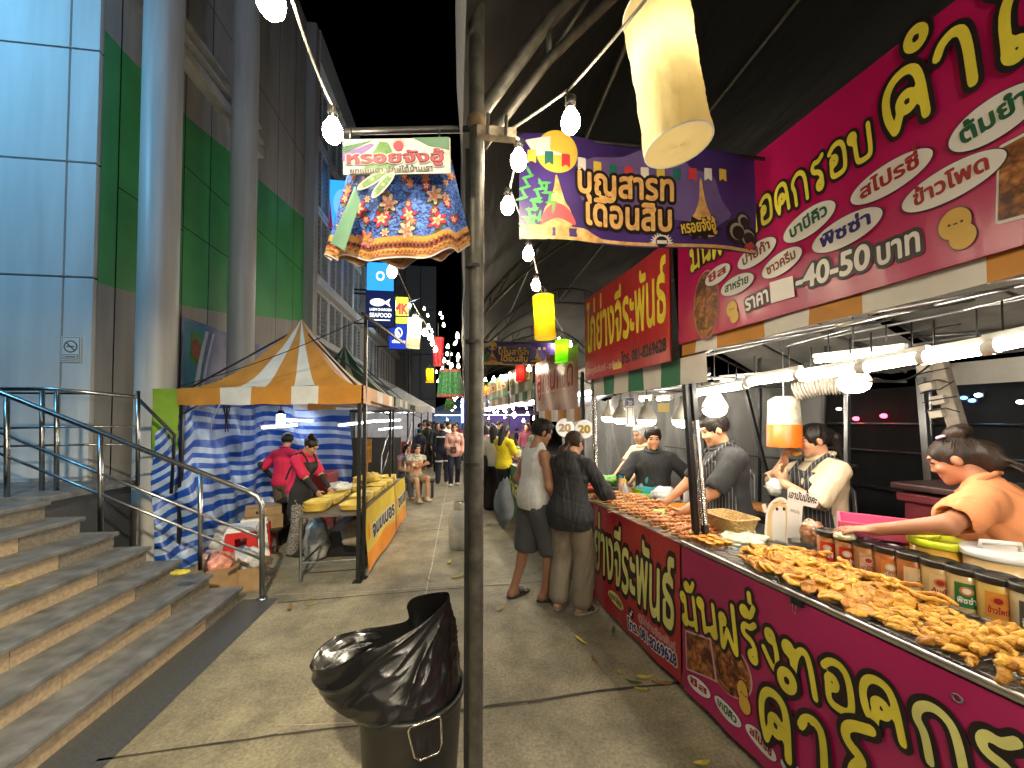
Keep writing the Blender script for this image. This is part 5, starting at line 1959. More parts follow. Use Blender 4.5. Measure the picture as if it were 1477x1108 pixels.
# ---------------------------------------------------------------- the rubbish bin and its black bag
bc = P(594, 1000, d=1.58)
BR, BZ = .205, .61
t = thing('rubbish_bin', 'black plastic rubbish bin with a wire handle in front of the pole', 'bin', (bc.x, bc.y, 0))
BIN = mat('bin_plastic', (.008, .008, .008), .45, var=.25, scale=12, bump=.08, bscale=50)
MB().lathe((bc.x, bc.y, 0), [(0, 0), (BR * .8, 0), (BR * .84, .04), (BR * .985, BZ - .05), (BR * 1.0, BZ - .03), (BR * 1.045, BZ - .02), (BR * 1.05, BZ), (BR * 1.0, BZ + .006), (BR * .97, BZ - .01), (BR * .82, .06), (0, .05)], 56).build('body', BIN, t)
ha_ = math.radians(-78)
hd_ = [(589, 1055), (592, 1048), (600, 1046), (606, 1044), (634, 1034), (636, 1038), (637, 1072), (632, 1086), (606, 1097), (598, 1092), (590, 1062)]
hp_ = [P(x, y, d=1.36) for x, y in hd_]


def on_bin(x, y, off=.012):
    r = ray(x, y); o = Vector((0, 0, CAMZ))
    A = r.x ** 2 + r.y ** 2; B = 2 * (r.x * (o.x - bc.x) + r.y * (o.y - bc.y)); C = (o.x - bc.x) ** 2 + (o.y - bc.y) ** 2 - (BR + off) ** 2
    k = (-B - math.sqrt(max(0, B * B - 4 * A * C))) / (2 * A)
    return o + r * k


MB().tube([on_bin(x, y) for x, y in hd_], .0042, 8, closed=True).build('handle', mat('shiny_wire', (.6, .58, .52), .22, 1.), t)
# bag: an outer skin from the bin's rim up to an open twisted mouth, then an inner skin down again
fr_ = [(448, 962, 1.60), (456, 966, 1.50), (482, 962, 1.44), (516, 944, 1.44), (556, 928, 1.46), (598, 905, 1.50), (630, 880, 1.54), (648, 857, 1.57)]
bk_ = [(636, 853, 1.60), (600, 860, 1.66), (587, 872, 1.70), (588, 893, 1.73), (560, 902, 1.76), (520, 908, 1.75), (485, 917, 1.70), (460, 936, 1.66)]
mouth = [P(x, y, d=d_) for x, y, d_ in fr_ + bk_]
NM = len(mouth)


def cat(pts, u):
    n = len(pts); x = u * n; i = int(x) % n; f = x - int(x)
    p0, p1, p2, p3 = (pts[(i + k - 1) % n] for k in range(4))
    return p1 + (p2 - p0) * (.5 * f) + (p0 - p1 * 2.5 + p2 * 2 - p3 * .5) * f * f + (p1 * 1.5 - p0 * .5 - p2 * 1.5 + p3 * .5) * f ** 3


n1, n2, n3 = fnoise(61, 3.2), fnoise(62, 8), fnoise(63, 2.2)


def rimp(u, z, r):
    a_ = math.pi + 2 * math.pi * u + .25          # from the left, over the front, to the right
    return Vector((bc.x + r * math.cos(a_), bc.y + r * math.sin(a_), z))


def bag(u, v):
    if v < .62:
        t_ = v / .62
        a_, m_ = rimp(u, BZ - .02, BR * .965), cat(mouth, u)
        p = a_.lerp(m_, t_)
        out = Vector((math.cos(math.pi + 2 * math.pi * u + .25), math.sin(math.pi + 2 * math.pi * u + .25), 0))
        left = max(0, math.cos(2 * math.pi * (u - .05)))
        p += out * (.0 + .05 * left) * math.sin(math.pi * t_ ** .8)
        p += Vector((0, 0, -.02 * left * math.sin(math.pi * t_)))
    else:
        t_ = (v - .62) / .38
        a_, m_ = cat(mouth, u), rimp(u, BZ - .12, BR * .7)
        p = a_.lerp(m_, t_) - Vector((0, 0, .05 * math.sin(math.pi * t_)))
        out = Vector((0, 0, 1))
    k = math.sin(math.pi * min(1, v / .62)) if v < .62 else .5 * min(1, (v - .62) * 8)
    du, dv_ = (u - .45) * 2.1, (.66 - v)
    ph_, rho = math.atan2(dv_, du), math.hypot(du, dv_)
    q1 = 1 - abs(math.sin(ph_ * 6.5 + 1.1 * n3(u * 4, v * 2.5)))
    q2 = 1 - abs(math.sin(ph_ * 15 + 1.6 * n1(u * 5, v * 3) + rho * 2))
    q3 = 1 - abs(n2(u * 5 + v * 1.5, v * 1.8 - u * 2))
    fall = min(1, rho * 3.2)
    w = .010 * n3(u * 7, v * 2) + fall * (.028 * q1 ** 3 + .008 * q2 ** 2) * math.exp(-rho * .7) + .004 * q3 ** 3 - .008
    return p + out * w * (.35 + .65 * k)


BAGM = mat('black_bag_film', (.007, .007, .0075), .23, var=.2, spec=.6, bump=.07, bscale=40, stretch=(1, 1, .5))
b = MB().grid(bag, 300, 120, cu=True)
b.build('bin_bag', BAGM, None, label='shiny black bin liner twisted open over the rubbish bin', cat='bin bag')
# ---------------------------------------------------------------- right row of stalls: s runs along the row away from the camera, t into the stalls
F0, F1 = P(988, 990, z=.05), P(845, 848, z=.05)
RU = (F1 - F0); RU.z = 0; RU.normalize()
RN = Vector((RU.y, -RU.x, 0))
F0.z = 0


def Q(s, t, z): return F0 + RU * s + RN * t + Vector((0, 0, z))


def ST(p):
    d = p - F0
    return d.dot(RU), d.dot(RN)


def PT(px, py, t):
    """line of sight cut by the upright plane at depth t of the stalls"""
    r = ray(px, py); o = Vector((0, 0, CAMZ))
    k = (F0 + RN * t - o).dot(RN) / r.dot(RN)
    return o + r * k


TH = PT(985, 784, 0).z                    # table height
MAG = mat('magenta_vinyl', (.38, .013, .105), .28, var=.18, scale=1.6, spec=.6, bump=.25, bscale=6)
MAG2 = mat('magenta_sign_vinyl', (.38, .007, .085), .27, var=.16, scale=1.6, spec=.6, bump=.3, bscale=6, stretch=(1, 1, .35))
REDV = mat('red_vinyl', (.38, .013, .027), .28, var=.25, scale=1.5, spec=.6, col2=(.46, .03, .04), bump=.35, bscale=8, stretch=(1, 1, .3))
YELP = mat('print_yellow', (.72, .62, .06), .4, var=.15, scale=6)
PALEY = mat('print_pale_yellow', (.68, .66, .22), .4, var=.15, scale=6)
PBLK = mat('print_black', (.012, .008, .01), .4, var=0)
PWHT = mat('print_white', (.72, .70, .68), .4, var=0)
PRED = mat('print_dark_red', (.30, .012, .02), .4, var=0)
PGRN = mat('print_green_ink', (.01, .09, .04), .4, var=0)
PNAV = mat('print_navy', (.02, .02, .14), .4, var=0)
FRYP = mat('printed_fries', (.40, .15, .03), .4, var=0)
nt, bs, N, L = nodes_of(FRYP)
tc = N('ShaderNodeTexCoord'); vo = N('ShaderNodeTexVoronoi'); vo.inputs['Scale'].default_value = 26
wv_ = N('ShaderNodeTexNoise'); wv_.inputs['Scale'].default_value = 18; wv_.inputs['Detail'].default_value = 3
L(tc.outputs['Object'], wv_.inputs['Vector'])
mxv = N('ShaderNodeMix'); mxv.data_type = 'VECTOR'; mxv.inputs[0].default_value = .12
L(tc.outputs['Object'], mxv.inputs[4]); L(wv_.outputs['Color'], mxv.inputs[5]); L(mxv.outputs[1], vo.inputs['Vector'])
rp = N('ShaderNodeValToRGB'); e = rp.color_ramp.elements
e[0].position = .05; e[0].color = (.50, .24, .07, 1); e[1].position = .75; e[1].color = (.06, .015, .006, 1)
x = e.new(.35); x.color = (.33, .11, .03, 1)
L(vo.outputs['Distance'], rp.inputs[0]); L(rp.outputs[0], bs.inputs['Base Color'])
PINKP = mat('print_pale_pink', (.6, .35, .4), .4, var=0)
POTP = mat('print_potato', (.62, .38, .06), .4, var=.1)


def panel(s_far, t0, z0, z1, length, wave=None, step=.0014, t1=None):
    """a board facing the walkway, its left end at s_far, running towards the camera"""
    a = Q(s_far, t0, z0)
    bq = Q(s_far - length, t0 if t1 is None else t1, z0)
    return Sheet(a, bq - a, (0, 0, 1), (bq - a).length, z1 - z0, wave, step)


def oval(sh, p0, p1, ry, txt, ink, size=None, layer=1):
    a, c = np.array(sh.uv(*p0)), np.array(sh.uv(*p1))
    m = (a + c) / 2
    d = c - a
    r = math.atan2(d[1], d[0])
    l = np.hypot(*d) / 2
    sh.ellipse(m[0], m[1], l * 1.03, ry * 1.07, 1, layer, r, res=34)
    sh.ellipse(m[0], m[1], l, ry, 0, layer + 1, r, res=34)
    e = d / (2 * l); n = np.array([-e[1], e[0]])
    sz = size or ry * 1.25
    k = .74
    sh.text(txt, m - e * l * k - n * sz * .26, m + e * l * k - n * sz * .26, sz, [(.035, ink)], k0=layer + 2)


# ---- stall 1: table with the magenta cloth
wv = fnoise(71, 3.5)
s_near = -2.6
near_edge = ST(P(1477, 1012, z=TH))
t = thing('stall_table', 'long fried snack table at the right with metal tray top', 'table', Q(-1.2, .4, 0))
MB().slab([Q(.0, .0, TH - .01), Q(s_near, .0, TH - .01), Q(s_near, .86, TH - .01), Q(.0, .86, TH - .01)], .03).build('tabletop', STEEL, t)
for s_ in (-.06, -1.25, -2.5):
    for tt in (.05, .8): MB().cyl(Q(s_, tt, 0), Q(s_, tt, TH - .04), .018, n=8).build('leg', STEEL, t)
sk = panel(0, -.012, .05, TH - .012, 2.6, wave=lambda u, v: .010 * wv(u, v) + .006 * math.sin(u * 21) * (1 - v) - .02 * max(0, v - .75) , step=.0015)
t = thing('banner', 'magenta cloth banner with big yellow Thai lettering covering the front of the snack table', 'banner', Q(0, -.02, .05))
sk.base('cloth', MAG, t, 60, 14)
A, B = np.array(sk.uv(987, 897)), np.array(sk.uv(1318, 1084))
hgt = sk.uv(990, 850)[1] - sk.uv(990, 897)[1]
FS = hgt / .62
LY3 = [(.17, 1), (.055, 2)]
mark = 'มันฝรั่งทอด'
sk.text(mark, A, B, FS, [(.105, 3), (.046, 2)], k0=3, wob=.03, hand=True)
w_all = np.hypot(*(B - A))
e_ = (B - A) / w_all
wk = w_all / sum(HG[c_[0]][0] + .05 for c_ in clusters(mark))
wg = sum(HG[c_[0]][0] + .05 for c_ in clusters('กรอบ')) * wk
sk.text('กรอบ', B + e_ * .01, B + e_ * (wg + .01), FS, [(.105, 3), (.046, 4)], k0=3, wob=.03, hand=True)
k0_ = np.array(sk.uv(1096, 1047)); k1_ = np.array(sk.uv(1188, 1092))
hk = sk.uv(1100, 962)[1] - sk.uv(1103, 1047)[1]
kv = k0_[1]
uw = sk.uv(1210, 1090)[0] - k0_[0]
sk.text('คำโต', (k0_[0], kv - .02), (k0_[0] + uw * 1.95, kv - .03), hk / .62, [(.095, 3), (.045, 2)], k0=7, wob=.02, hand=True)
# photographs of fries printed at the left
a_, c_ = sk.uv(1036, 955), sk.uv(1078, 940)
sk.ellipse(*sk.uv(1048, 958), (sk.uv(1079, 970)[0] - sk.uv(1015, 940)[0]) / 2 * 1.06, .145, 5, 1)
sk.ellipse(*sk.uv(1048, 958), (sk.uv(1079, 970)[0] - sk.uv(1015, 940)[0]) / 2, .14, 6, 2)
sk.poly([sk.uv(990, 908), sk.uv(1026, 921), sk.uv(1036, 985), sk.uv(992, 965)], 5, 3); sk.poly([sk.uv(992, 911), sk.uv(1024, 923), sk.uv(1033, 981), sk.uv(994, 963)], 6, 4)
x_, y_ = sk.uv(1073, 1005)
for dx, dy, rx, ry in ((0, .03, .03, .05), (.012, -.03, .033, .045)):
    sk.ellipse(x_ + dx, y_ + dy, rx * 1.1, ry * 1.1, 1, 4); sk.ellipse(x_ + dx, y_ + dy, rx, ry, 7, 5)
sk.ellipse(x_ - .006, y_ + .02, .004, .005, 1, 6, res=10); sk.ellipse(x_ + .02, y_ + .015, .004, .005, 1, 6, res=10); sk.rect(x_ + .002, y_ + .014, x_ + .012, y_ + .018, 1, 6)
oval(sk, (994, 977), (1025, 1003), .042, 'ชีส', 8)
oval(sk, (1031, 1006), (1071, 1046), .042, 'บาบีคิว', 9)
oval(sk, (1076, 1047), (1123, 1095), .042, 'สไปรซี่', 8)
oval(sk, (1129, 1097), (1190, 1157), .042, 'ปาปิก้า', 10)
sk.deco('lettering', [PWHT, PBLK, YELP, PBLK, PALEY, PINKP, FRYP, POTP, PRED, PGRN, PNAV], t)
for px, py in ((1120, 836), (1382, 1007)):
    u_, v_ = sk.uv(px, py)
    b = MB().tube([sk.at(u_ + .012 * math.cos(q), v_ + .012 * math.sin(q), .004) for q in np.linspace(0, 6.28, 12)[:-1]], .003, 5, closed=True)
    b.build('eyelet', STEEL, t)
u_, v_ = sk.uv(1152, 862)
t = thing('binder_clip', 'black binder clip pinching the magenta cloth to the tray edge', 'clip', sk.at(u_, sk.h, .01))
MB().box(sk.at(u_, sk.h - .003, .008), (.022, .05, .028), rz=math.atan2(RU.y, RU.x) + math.pi / 2, bev=.003).build('jaw', BLACKM, t)
MB().tube([sk.at(u_ - .012, sk.h - .014, .02), sk.at(u_ - .016, sk.h - .05, .014), sk.at(u_ - .004, sk.h - .055, .014), sk.at(u_ + .002, sk.h - .014, .02)], .0015, 5).build('wire', STEEL, t)
# tray and rack
TRM = mat('tray_metal', (.55, .53, .5), .3, .9, var=.2, scale=14)
t = thing('snack_tray', 'wide shallow metal tray holding the fried snacks on the right table', 'tray', Q(-1.3, .26, TH))
b = MB()
b.slab([Q(-.01, -.02, TH + .006), Q(s_near, -.02, TH + .006), Q(s_near, .56, TH + .006), Q(-.01, .56, TH + .006)], .005)
for tt in (-.02, .56):
    b.tube([Q(-.01, tt, TH + .02), Q(s_near, tt, TH + .02)], .008, 6)
    b.slab([Q(-.01, tt, TH + .02), Q(s_near, tt, TH + .02), Q(s_near, tt + .003, TH), Q(-.01, tt + .003, TH)], .003)
b.build('pan', TRM, t)
b = MB()
k = 0
s_ = -.05
while s_ > -2.5:
    b.tube([Q(s_, .0, TH + .022), Q(s_, .54, TH + .022)], .0016, 4); s_ -= .021
for tt in np.linspace(.01, .53, 8): b.tube([Q(-.04, tt, TH + .0255), Q(-2.5, tt, TH + .0255)], .0018, 4)
b.build('wire_rack', STEEL, t)
# fried snacks
FRY = mat('fried_potato', (.66, .25, .014), .45, var=.45, scale=34, col2=(.92, .50, .045), bump=.5, bscale=85, spec=.5)
FRY2 = mat('fried_batter', (.68, .28, .02), .45, var=.4, scale=36, col2=(.94, .56, .07), bump=.6, bscale=100, spec=.5)
gr = random.Random(12)
for fm in (FRY, FRY2):      # each piece fried a little lighter or darker
    nt, bs, N, L = nodes_of(fm)
    oi = N('ShaderNodeObjectInfo'); rp = N('ShaderNodeValToRGB'); e = rp.color_ramp.elements
    e[0].color = (.62, .45, .32, 1); e[1].color = (1.1, 1.05, 1.2, 1); x = e.new(.3); x.color = (.95, .9, .8, 1)
    L(oi.outputs['Random'], rp.inputs[0])
    mx = N('ShaderNodeMix'); mx.data_type = 'RGBA'; mx.blend_type = 'MULTIPLY'; mx.inputs[0].default_value = 1
    L(bs.inputs['Base Color'].links[0].from_socket, mx.inputs[6]); L(rp.outputs[0], mx.inputs[7]); L(mx.outputs[2], bs.inputs['Base Color'])


def fritter(seed):
    f = fnoise(seed, 2.2)
    r = .029 + .006 * gr.random()
    b = MB()
    rings = [(0, .5), (.4, .5), (.75, .46), (.95, .3), (1.02, 0), (.95, -.3), (.7, -.45), (0, -.45)]
    n = 22
    V, F = [], []
    ph = gr.random() * 6
    for k, h in rings:
        for i in range(n):
            a = 2 * math.pi * i / n
            w = 1 + .10 * f(math.cos(a) * 2, math.sin(a) * 2) + .05 * math.sin(a * 7 + ph)
            x, y = r * 1.3 * k * w * math.cos(a), r * .92 * k * w * math.sin(a)
            z = h * .013 + .0022 * math.sin(x * 620) * (k < .97) + .010 * f(x * 40, y * 40, 3) + .14 * x * x / r * (1 if seed % 2 else -1) * .6
            V.append((x, y, z))
    for j in range(len(rings) - 1):
        for i in range(n): F.append((j * n + i, (j + 1) * n + i, (j + 1) * n + (i + 1) % n, j * n + (i + 1) % n))
    b.put(V, F)
    return b


def twist(seed, L_=.09, r=.010):
    f, f2 = fnoise(seed, 14), fnoise(seed + 3, 40)
    pts, rad = [], []
    n = 12
    for i in range(n + 1):
        u = i / n
        pts.append((L_ * (u - .5), .022 * f(u, 0, 0) + .012 * math.sin(u * 4 + seed), .010 * f(0, u, 0) + .008 * math.sin(u * 5 + seed)))
        rad.append(r * (.55 + .55 * math.sin(math.pi * min(1, max(0, u * .9 + .05))) + .22 * f2(u, 1, 0)))
    return MB().tube(pts, r, 9, rad=rad)


def nub(seed):
    f = fnoise(seed, 2.6)
    b = MB()
    rx, ry, rz = .022 * gr.uniform(.7, 1.3), .011, .008

    def fn(u, v):
        a, p = 2 * math.pi * u, math.pi * v
        d = (math.sin(p) * math.cos(a), math.sin(p) * math.sin(a), math.cos(p))
        k = 1 + .4 * f(*d)
        return (d[0] * rx * k, d[1] * ry * k, d[2] * rz * k)
    return b.grid(fn, 12, 8, cu=True)


def scatter(protos, name, label, cat_, group, spots, m):
    made = []
    for i, (loc, rot) in enumerate(spots):
        k = i % len(protos)
        if len(made) < len(protos):
            o = protos[k].build(name, m, None, label=label, cat=cat_, group=group)
            # centre the mesh on its own middle
            made.append(o)
        else:
            o = made[k].copy(); COL.objects.link(o)
        o.location = loc
        o.rotation_euler = rot
        k = gr.uniform(.75, 1.3); o.scale = (k, k * gr.uniform(.85, 1.15), k)
    return made


rz_row = math.atan2(RU.y, RU.x)


def sP(px, py, z=None): return ST(P(px, py, z=TH + .03 if z is None else z))


sh_far, sh_near = sP(1072, 800)[0], sP(1290, 880)[0]
spots = []
for i in range(150):
    u = gr.random()
    s_ = sh_far + (sh_near - sh_far) * (u * 1.02)
    c_ = .19 - .03 * u
    tt = c_ + gr.gauss(0, .105)
    tt = min(.34, max(.03, tt))
    hump = .055 * math.exp(-((tt - c_) / .13) ** 2) * math.exp(-((u - .40) / .42) ** 2)
    z = TH + .034 + hump * (i / 150) ** .6
    spots.append((Q(s_, tt, z), (gr.uniform(-.45, .35) - .15, gr.uniform(-.45, .45), rz_row + gr.uniform(-1.2, 1.2) + 1.2)))
scatter([fritter(80 + k) for k in range(7)], 'potato_fritter', 'golden crinkled fried potato slice in the big heap on the metal tray', 'fried snack', 'fried potato slices heaped on the tray', spots, FRY)
spots = []
n_far, n_near = sP(1225, 895)[0], sP(1400, 960)[0]
for i in range(190):
    u = gr.random()
    s_ = n_far + (n_near - n_far) * u
    tt = .02 + .36 * gr.random() ** 1.2 * (1 - .25 * u)
    z = TH + .034 + .012 * (i / 190) * math.exp(-((tt - .15) / .16) ** 2)
    spots.append((Q(s_, tt, z), (gr.uniform(-.5, .5), gr.uniform(-.5, .5), gr.uniform(0, 6.3))))
scatter([nub(180 + k) for k in range(8)], 'fried_nugget', 'small golden fried nugget strewn over the wire rack in the middle of the tray', 'fried snack', 'small fried bits on the wire rack', spots, FRY2)
spots = []
t_far, t_near = sP(1340, 935)[0], -2.3
for i in range(130):
    u = gr.random()
    s_ = t_far - .02 + (-1.78 - t_far) * u
    tt = .02 + .32 * gr.random()
    z = TH + .034 + .065 * (i / 130) ** .7 * math.exp(-((tt - .16) / .14) ** 2) * min(1, .35 + u * 2)
    spots.append((Q(s_, tt, z), (gr.uniform(-.5, .5), gr.uniform(-.5, .5), gr.uniform(0, 6.3))))
scatter([twist(280 + k, .07 + .012 * (k % 4), .0105 + .001 * (k % 3)) for k in range(8)], 'fried_twist', 'knobbly golden fried twist in the heap at the near end of the tray', 'fried snack', 'fried twists heaped at the near end', spots, FRY2)
spots = []
for i in range(26):
    s_ = sP(1190, 800)[0] + (sP(1330, 880)[0] - sP(1190, 800)[0]) * gr.random()
    spots.append((Q(s_, .33 + .06 * gr.random(), TH + .036 + .02 * gr.random()), (gr.uniform(-.3, .3), gr.uniform(-.3, .3), rz_row + math.pi + gr.uniform(-.3, .3))))
scatter([twist(380 + k, .15, .009) for k in range(4)], 'fried_wedge', 'long golden fried potato wedge lying before the jars', 'fried snack', 'long fried wedges in front of the jars', spots, FRY2)

# jars of seasoning
JLID = mat('black_jar_lid', (.012, .012, .013), .28, var=.15, spec=.6)


def jar_body(name, powder):
    return mat(name, powder, .22, var=.10, scale=18, spec=.6, coat=.5)


jt0 = .56
jl = [((1197, 800), (.55, .27, .12), 'r', 'seasoning jar with a red label, first in the row of jars beside the pink basin'),
      ((1224, 812), (.52, .26, .1), 'r', 'seasoning jar with a red label, second in the row of jars'),
      ((1252, 826), (.50, .24, .09), 'p', 'seasoning jar with a faded pink label between the red labelled and orange jars'),
      ((1284, 842), (.52, .17, .04), 'o', 'seasoning jar of bright orange powder with an orange label'),
      ((1318, 862), (.44, .15, .03), 'w', 'seasoning jar of deep orange powder with a cream square label'),
      ((1356, 878), (.62, .44, .18), 'c', 'seasoning jar of pale powder with a red bowl drawing on it'),
      ((1394, 897), (.64, .48, .22), 'g', 'seasoning jar of pale powder with a green label'),
      ((1440, 915), (.66, .47, .12), 'y', 'seasoning jar of yellow powder with a tall orange label'),
      ((1492, 945), (.5, .42, .25), 'k', 'seasoning jar cut by the right edge with a black and white label')]
lp0 = ST(P(1197, 803, z=TH)); lp1 = ST(P(1440, 917, z=TH))
LABM = dict(r=mat('label_red', (.55, .02, .02), .4, var=.1), p=mat('label_pink', (.6, .38, .25), .4, var=.3, scale=40), o=mat('label_orange', (.6, .2, .04), .4, var=.2), w=mat('label_cream', (.66, .5, .3), .4, var=.1),
            c=mat('label_pale', (.68, .5, .28), .4, var=.1), g=mat('label_green', (.02, .16, .05), .4, var=.1), y=mat('label_tall', (.62, .26, .04), .4, var=.2), k=mat('label_dark', (.05, .05, .05), .4, var=.1))


def curved(c, r, a0, a1, z0, z1, n=10):
    b = MB()
    b.grid(lambda u, v: (c[0] + r * math.cos(a0 + (a1 - a0) * u), c[1] + r * math.sin(a0 + (a1 - a0) * u), z0 + (z1 - z0) * v), n, 2)
    return b


for i, ((px, py), pw, lb, txt) in enumerate(jl):
    f = (px - 1197) / (1440 - 1197)
    s_, t_ = ST(P(px, py, z=TH))
    t_ = lp0[1] + (lp1[1] - lp0[1]) * f if i > 0 else lp0[1]
    rr = ray(px, 800); o_ = Vector((0, 0, CAMZ))
    tj = .52
    c_ = PT(px, py, tj)
    c_ = Vector((c_.x, c_.y, TH + .006))
    t = thing('seasoning_jar', txt, 'jar', c_, 'row of seasoning jars')
    r = .053
    jm = jar_body('powder_%s%d' % (lb, i), pw)
    MB().lathe(c_, [(0, 0), (r * .9, 0), (r * .97, .012), (r, .1), (r * 1.03, .155), (r * .9, .16), (0, .16)], 32).build('body', jm, t)
    MB().lathe(c_ + Vector((0, 0, .152)), [(r * 1.08, 0), (r * 1.13, .006), (r * 1.13, .022), (r * 1.08, .028), (r * 1.0, .0285), (r * .95, .025), (0, .025)], 32).build('lid', JLID, t)
    va = math.atan2(-c_.y, -c_.x)
    ao = {0: -.2, 1: -.1}.get(i, .05)
    ll = curved(c_, r * 1.018, va - .62 + ao, va + .62 + ao, c_.z + .03, c_.z + .125)
    lo_ = ll.build('label', LABM[lb], t)
    dv = Vector((math.cos(va + ao), math.sin(va + ao), 0)); uw = Vector((-dv.y, dv.x, 0))
    pj = Sheet(c_ + dv * r * 1.02 - uw * .034 + Vector((0, 0, .03)), uw, (0, 0, 1), .068, .095, wave=lambda u, v, r=r: math.sqrt(max(1e-6, r * r - (u - .034) ** 2)) - r, step=.0008)
    pj.text(('ชีส', 'ปาปิก้า', 'บาบีคิว', 'สไปรซี่', 'ซาวครีม', 'ต้มยำ', 'พิซซ่า', 'ข้าวโพด', 'สาหร่าย')[i], (.008, .018), (.06, .018), .03, [(.03, 0)], k0=1)
    if lb != 'w': pj.ellipse(.034, .065, .019, .017, 1, 1, res=18); pj.ellipse(.034, .065, .012, .011, 0, 2, res=18)
    else: pj.rect(.012, .045, .056, .05, 0, 1); pj.rect(.012, .06, .056, .065, 0, 1)
    pj.deco('print', [PWHT if lb in 'rogk' else PRED, LABM['o'] if lb in 'gcyk' else LABM['w']], lo_)
# tubs
for (px, py, dz, r, lidm, bodym, hh, lab, tt) in ((1352, 790, 0, .09, mat('lime_lid', (.55, .62, .02), .35, var=.05), mat('amber_tub', (.6, .32, .04), .25, var=.1, coat=.4), .222, 'round tub with a bright lime yellow lid behind the jars', .66),
                                                 (1443, 800, 0, .105, WHITEP, mat('cream_tub', (.66, .45, .2), .25, var=.1, coat=.4), .225, 'large round tub with a white handled lid behind the jars at the right edge', .70)):
    c_ = PT(px, py, tt); c_ = Vector((c_.x, c_.y, TH + .0065))
    t = thing('tub', lab, 'tub', c_)
    MB().lathe(c_, [(0, 0), (r * .88, 0), (r * .92, .01), (r, hh), (0, hh)], 36).build('body', bodym, t)
    lo_ = MB().lathe(c_ + Vector((0, 0, hh)), [(r * 1.07, -.018), (r * 1.09, -.014), (r * 1.09, .008), (r * 1.03, .014), (r * .95, .010), (0, .012)], 40).build('lid', lidm, t)
    if lidm is WHITEP:
        MB().tube([c_ + Vector((-.05, .03, hh + .008)), c_ + Vector((-.05, .03, hh + .04)), c_ + Vector((.05, -.03, hh + .04)), c_ + Vector((.05, -.03, hh + .008))], .009, 8).build('handle', WHITEP, lo_)
    else:
        MB().box(c_ + Vector((0, 0, hh + .016)), (.1, .018, .008), rz=.5, bev=.003).build('tab', lidm, lo_)

# orange basket with dip cups, white bowls
BASO = mat('orange_basket', (.62, .24, .01), .4, var=.15)
c_ = P(1035, 783, z=TH + .02); s_, t_ = ST(c_)
t = thing('dip_cup_tray', 'orange plastic tray of small round dip cups at the corner of the snack table', 'tray', c_)
DIP = mat('orange_dip', (.60, .25, .01), .3, var=.2)
for i in range(3):
    for j in range(3):
        cc = Q(s_ + (i - 1) * .062, .07 + j * .06, TH + .008)
        MB().lathe(cc, [(.018, 0), (.028, .04), (.030, .041), (.026, .034), (0, .032)], 14).build('cup', BASO if (i + j) % 2 else DIP, t)
lump('lettuce_heap', Q(-.08, .36, TH), (.16, .13, .04), mat('pale_leaves', (.55, .6, .42), .6, var=.4, scale=30, bump=.6), 'pile of pale wrapped greens behind the orange dip cups', 'greens', 31, amp=.4)
b = MB().lathe(P(1042, 762, z=TH + .03) + RN * .0, [(.02, 0), (.035, .03), (.037, .032), (.033, .028), (0, .012)], 18)
b.build('sauce_bowl', DIP, None, label='small orange bowl on the greens by the potato heap', cat='bowl')

# potato shaped sign with the handwritten placard
ca = PT(1118, 800, .46)
t = thing('placard', 'potato shaped white placard holding a handwritten Thai note behind the fritter heap', 'sign', Vector((ca.x, ca.y, TH + .01)))
pu = (Vector((1, -.35, 0))).normalized()
d_ = 2.3
o_ = PT(1090, 790, .46)
sh = Sheet(o_, pu, (0, 0, 1), .5, .5, step=.0012)
CARDW = mat('white_card', (.74, .72, .66), .5, var=.03)
uvs = lambda *p: [sh.uv(*q) for q in p]


def smooth(pts, n=5):
    m = len(pts); out = []
    V_ = [Vector((p[0], p[1], 0)) for p in pts]
    for i in range(m * n): q = cat(V_, i / (m * n)); out.append((q.x, q.y))
    return out


out1 = smooth(uvs((1105, 790), (1104, 745), (1110, 726), (1124, 717), (1136, 724), (1138, 750), (1136, 775), (1134, 792)))
sh.poly(out1, 0, 3, res=50)
in1 = smooth(uvs((1108, 788), (1107, 746), (1113, 729), (1124, 721), (1133, 727), (1135, 750), (1133, 775), (1131, 788)))
sh.poly(in1, 3, 4, res=50)
sh.poly(smooth(uvs((1115, 786), (1113, 745), (1118, 733), (1126, 730), (1132, 740), (1132, 770), (1130, 786))), 0, 5, res=50)
sh.poly(uvs((1136, 704), (1140, 703), (1181, 714), (1180, 728), (1176, 733), (1158, 729), (1155, 776), (1134, 776)), 0, 1)
sh.text('เอามันมั้ยคะ', sh.uv(1136, 717), sh.uv(1177, 727), .062, [(.03, 1)], k0=3)
sh.text('สแกนจ่าย', sh.uv(1139, 737), sh.uv(1152, 742), .03, [(.0, 1)], k0=3)
for p_ in ((1120, 734), (1130, 734)): sh.ellipse(*sh.uv(*p_), .0075, .011, 1, 6, res=12)
for p_ in ((1118, 725), (1130, 726)): sh.ellipse(*sh.uv(*p_), .02, .004, 2, 6, .2, res=12)
sh.poly(uvs((1098, 728), (1104, 726), (1106, 738), (1102, 740)), 0, 3)
sh.deco('face', [CARDW, INK, mat('ochre_ink', (.45, .3, .03), .5), mat('buff_ink', (.66, .5, .25), .5)], t)
b = MB()
b.box(sh.at(*sh.uv(1120, 775), -.006), (.08, .004, .12), rz=math.atan2(pu.y, pu.x)).box(sh.at(*sh.uv(1148, 765), -.006), (.05, .004, .15), rz=math.atan2(pu.y, pu.x))
b.build('backing', CARDW, t)
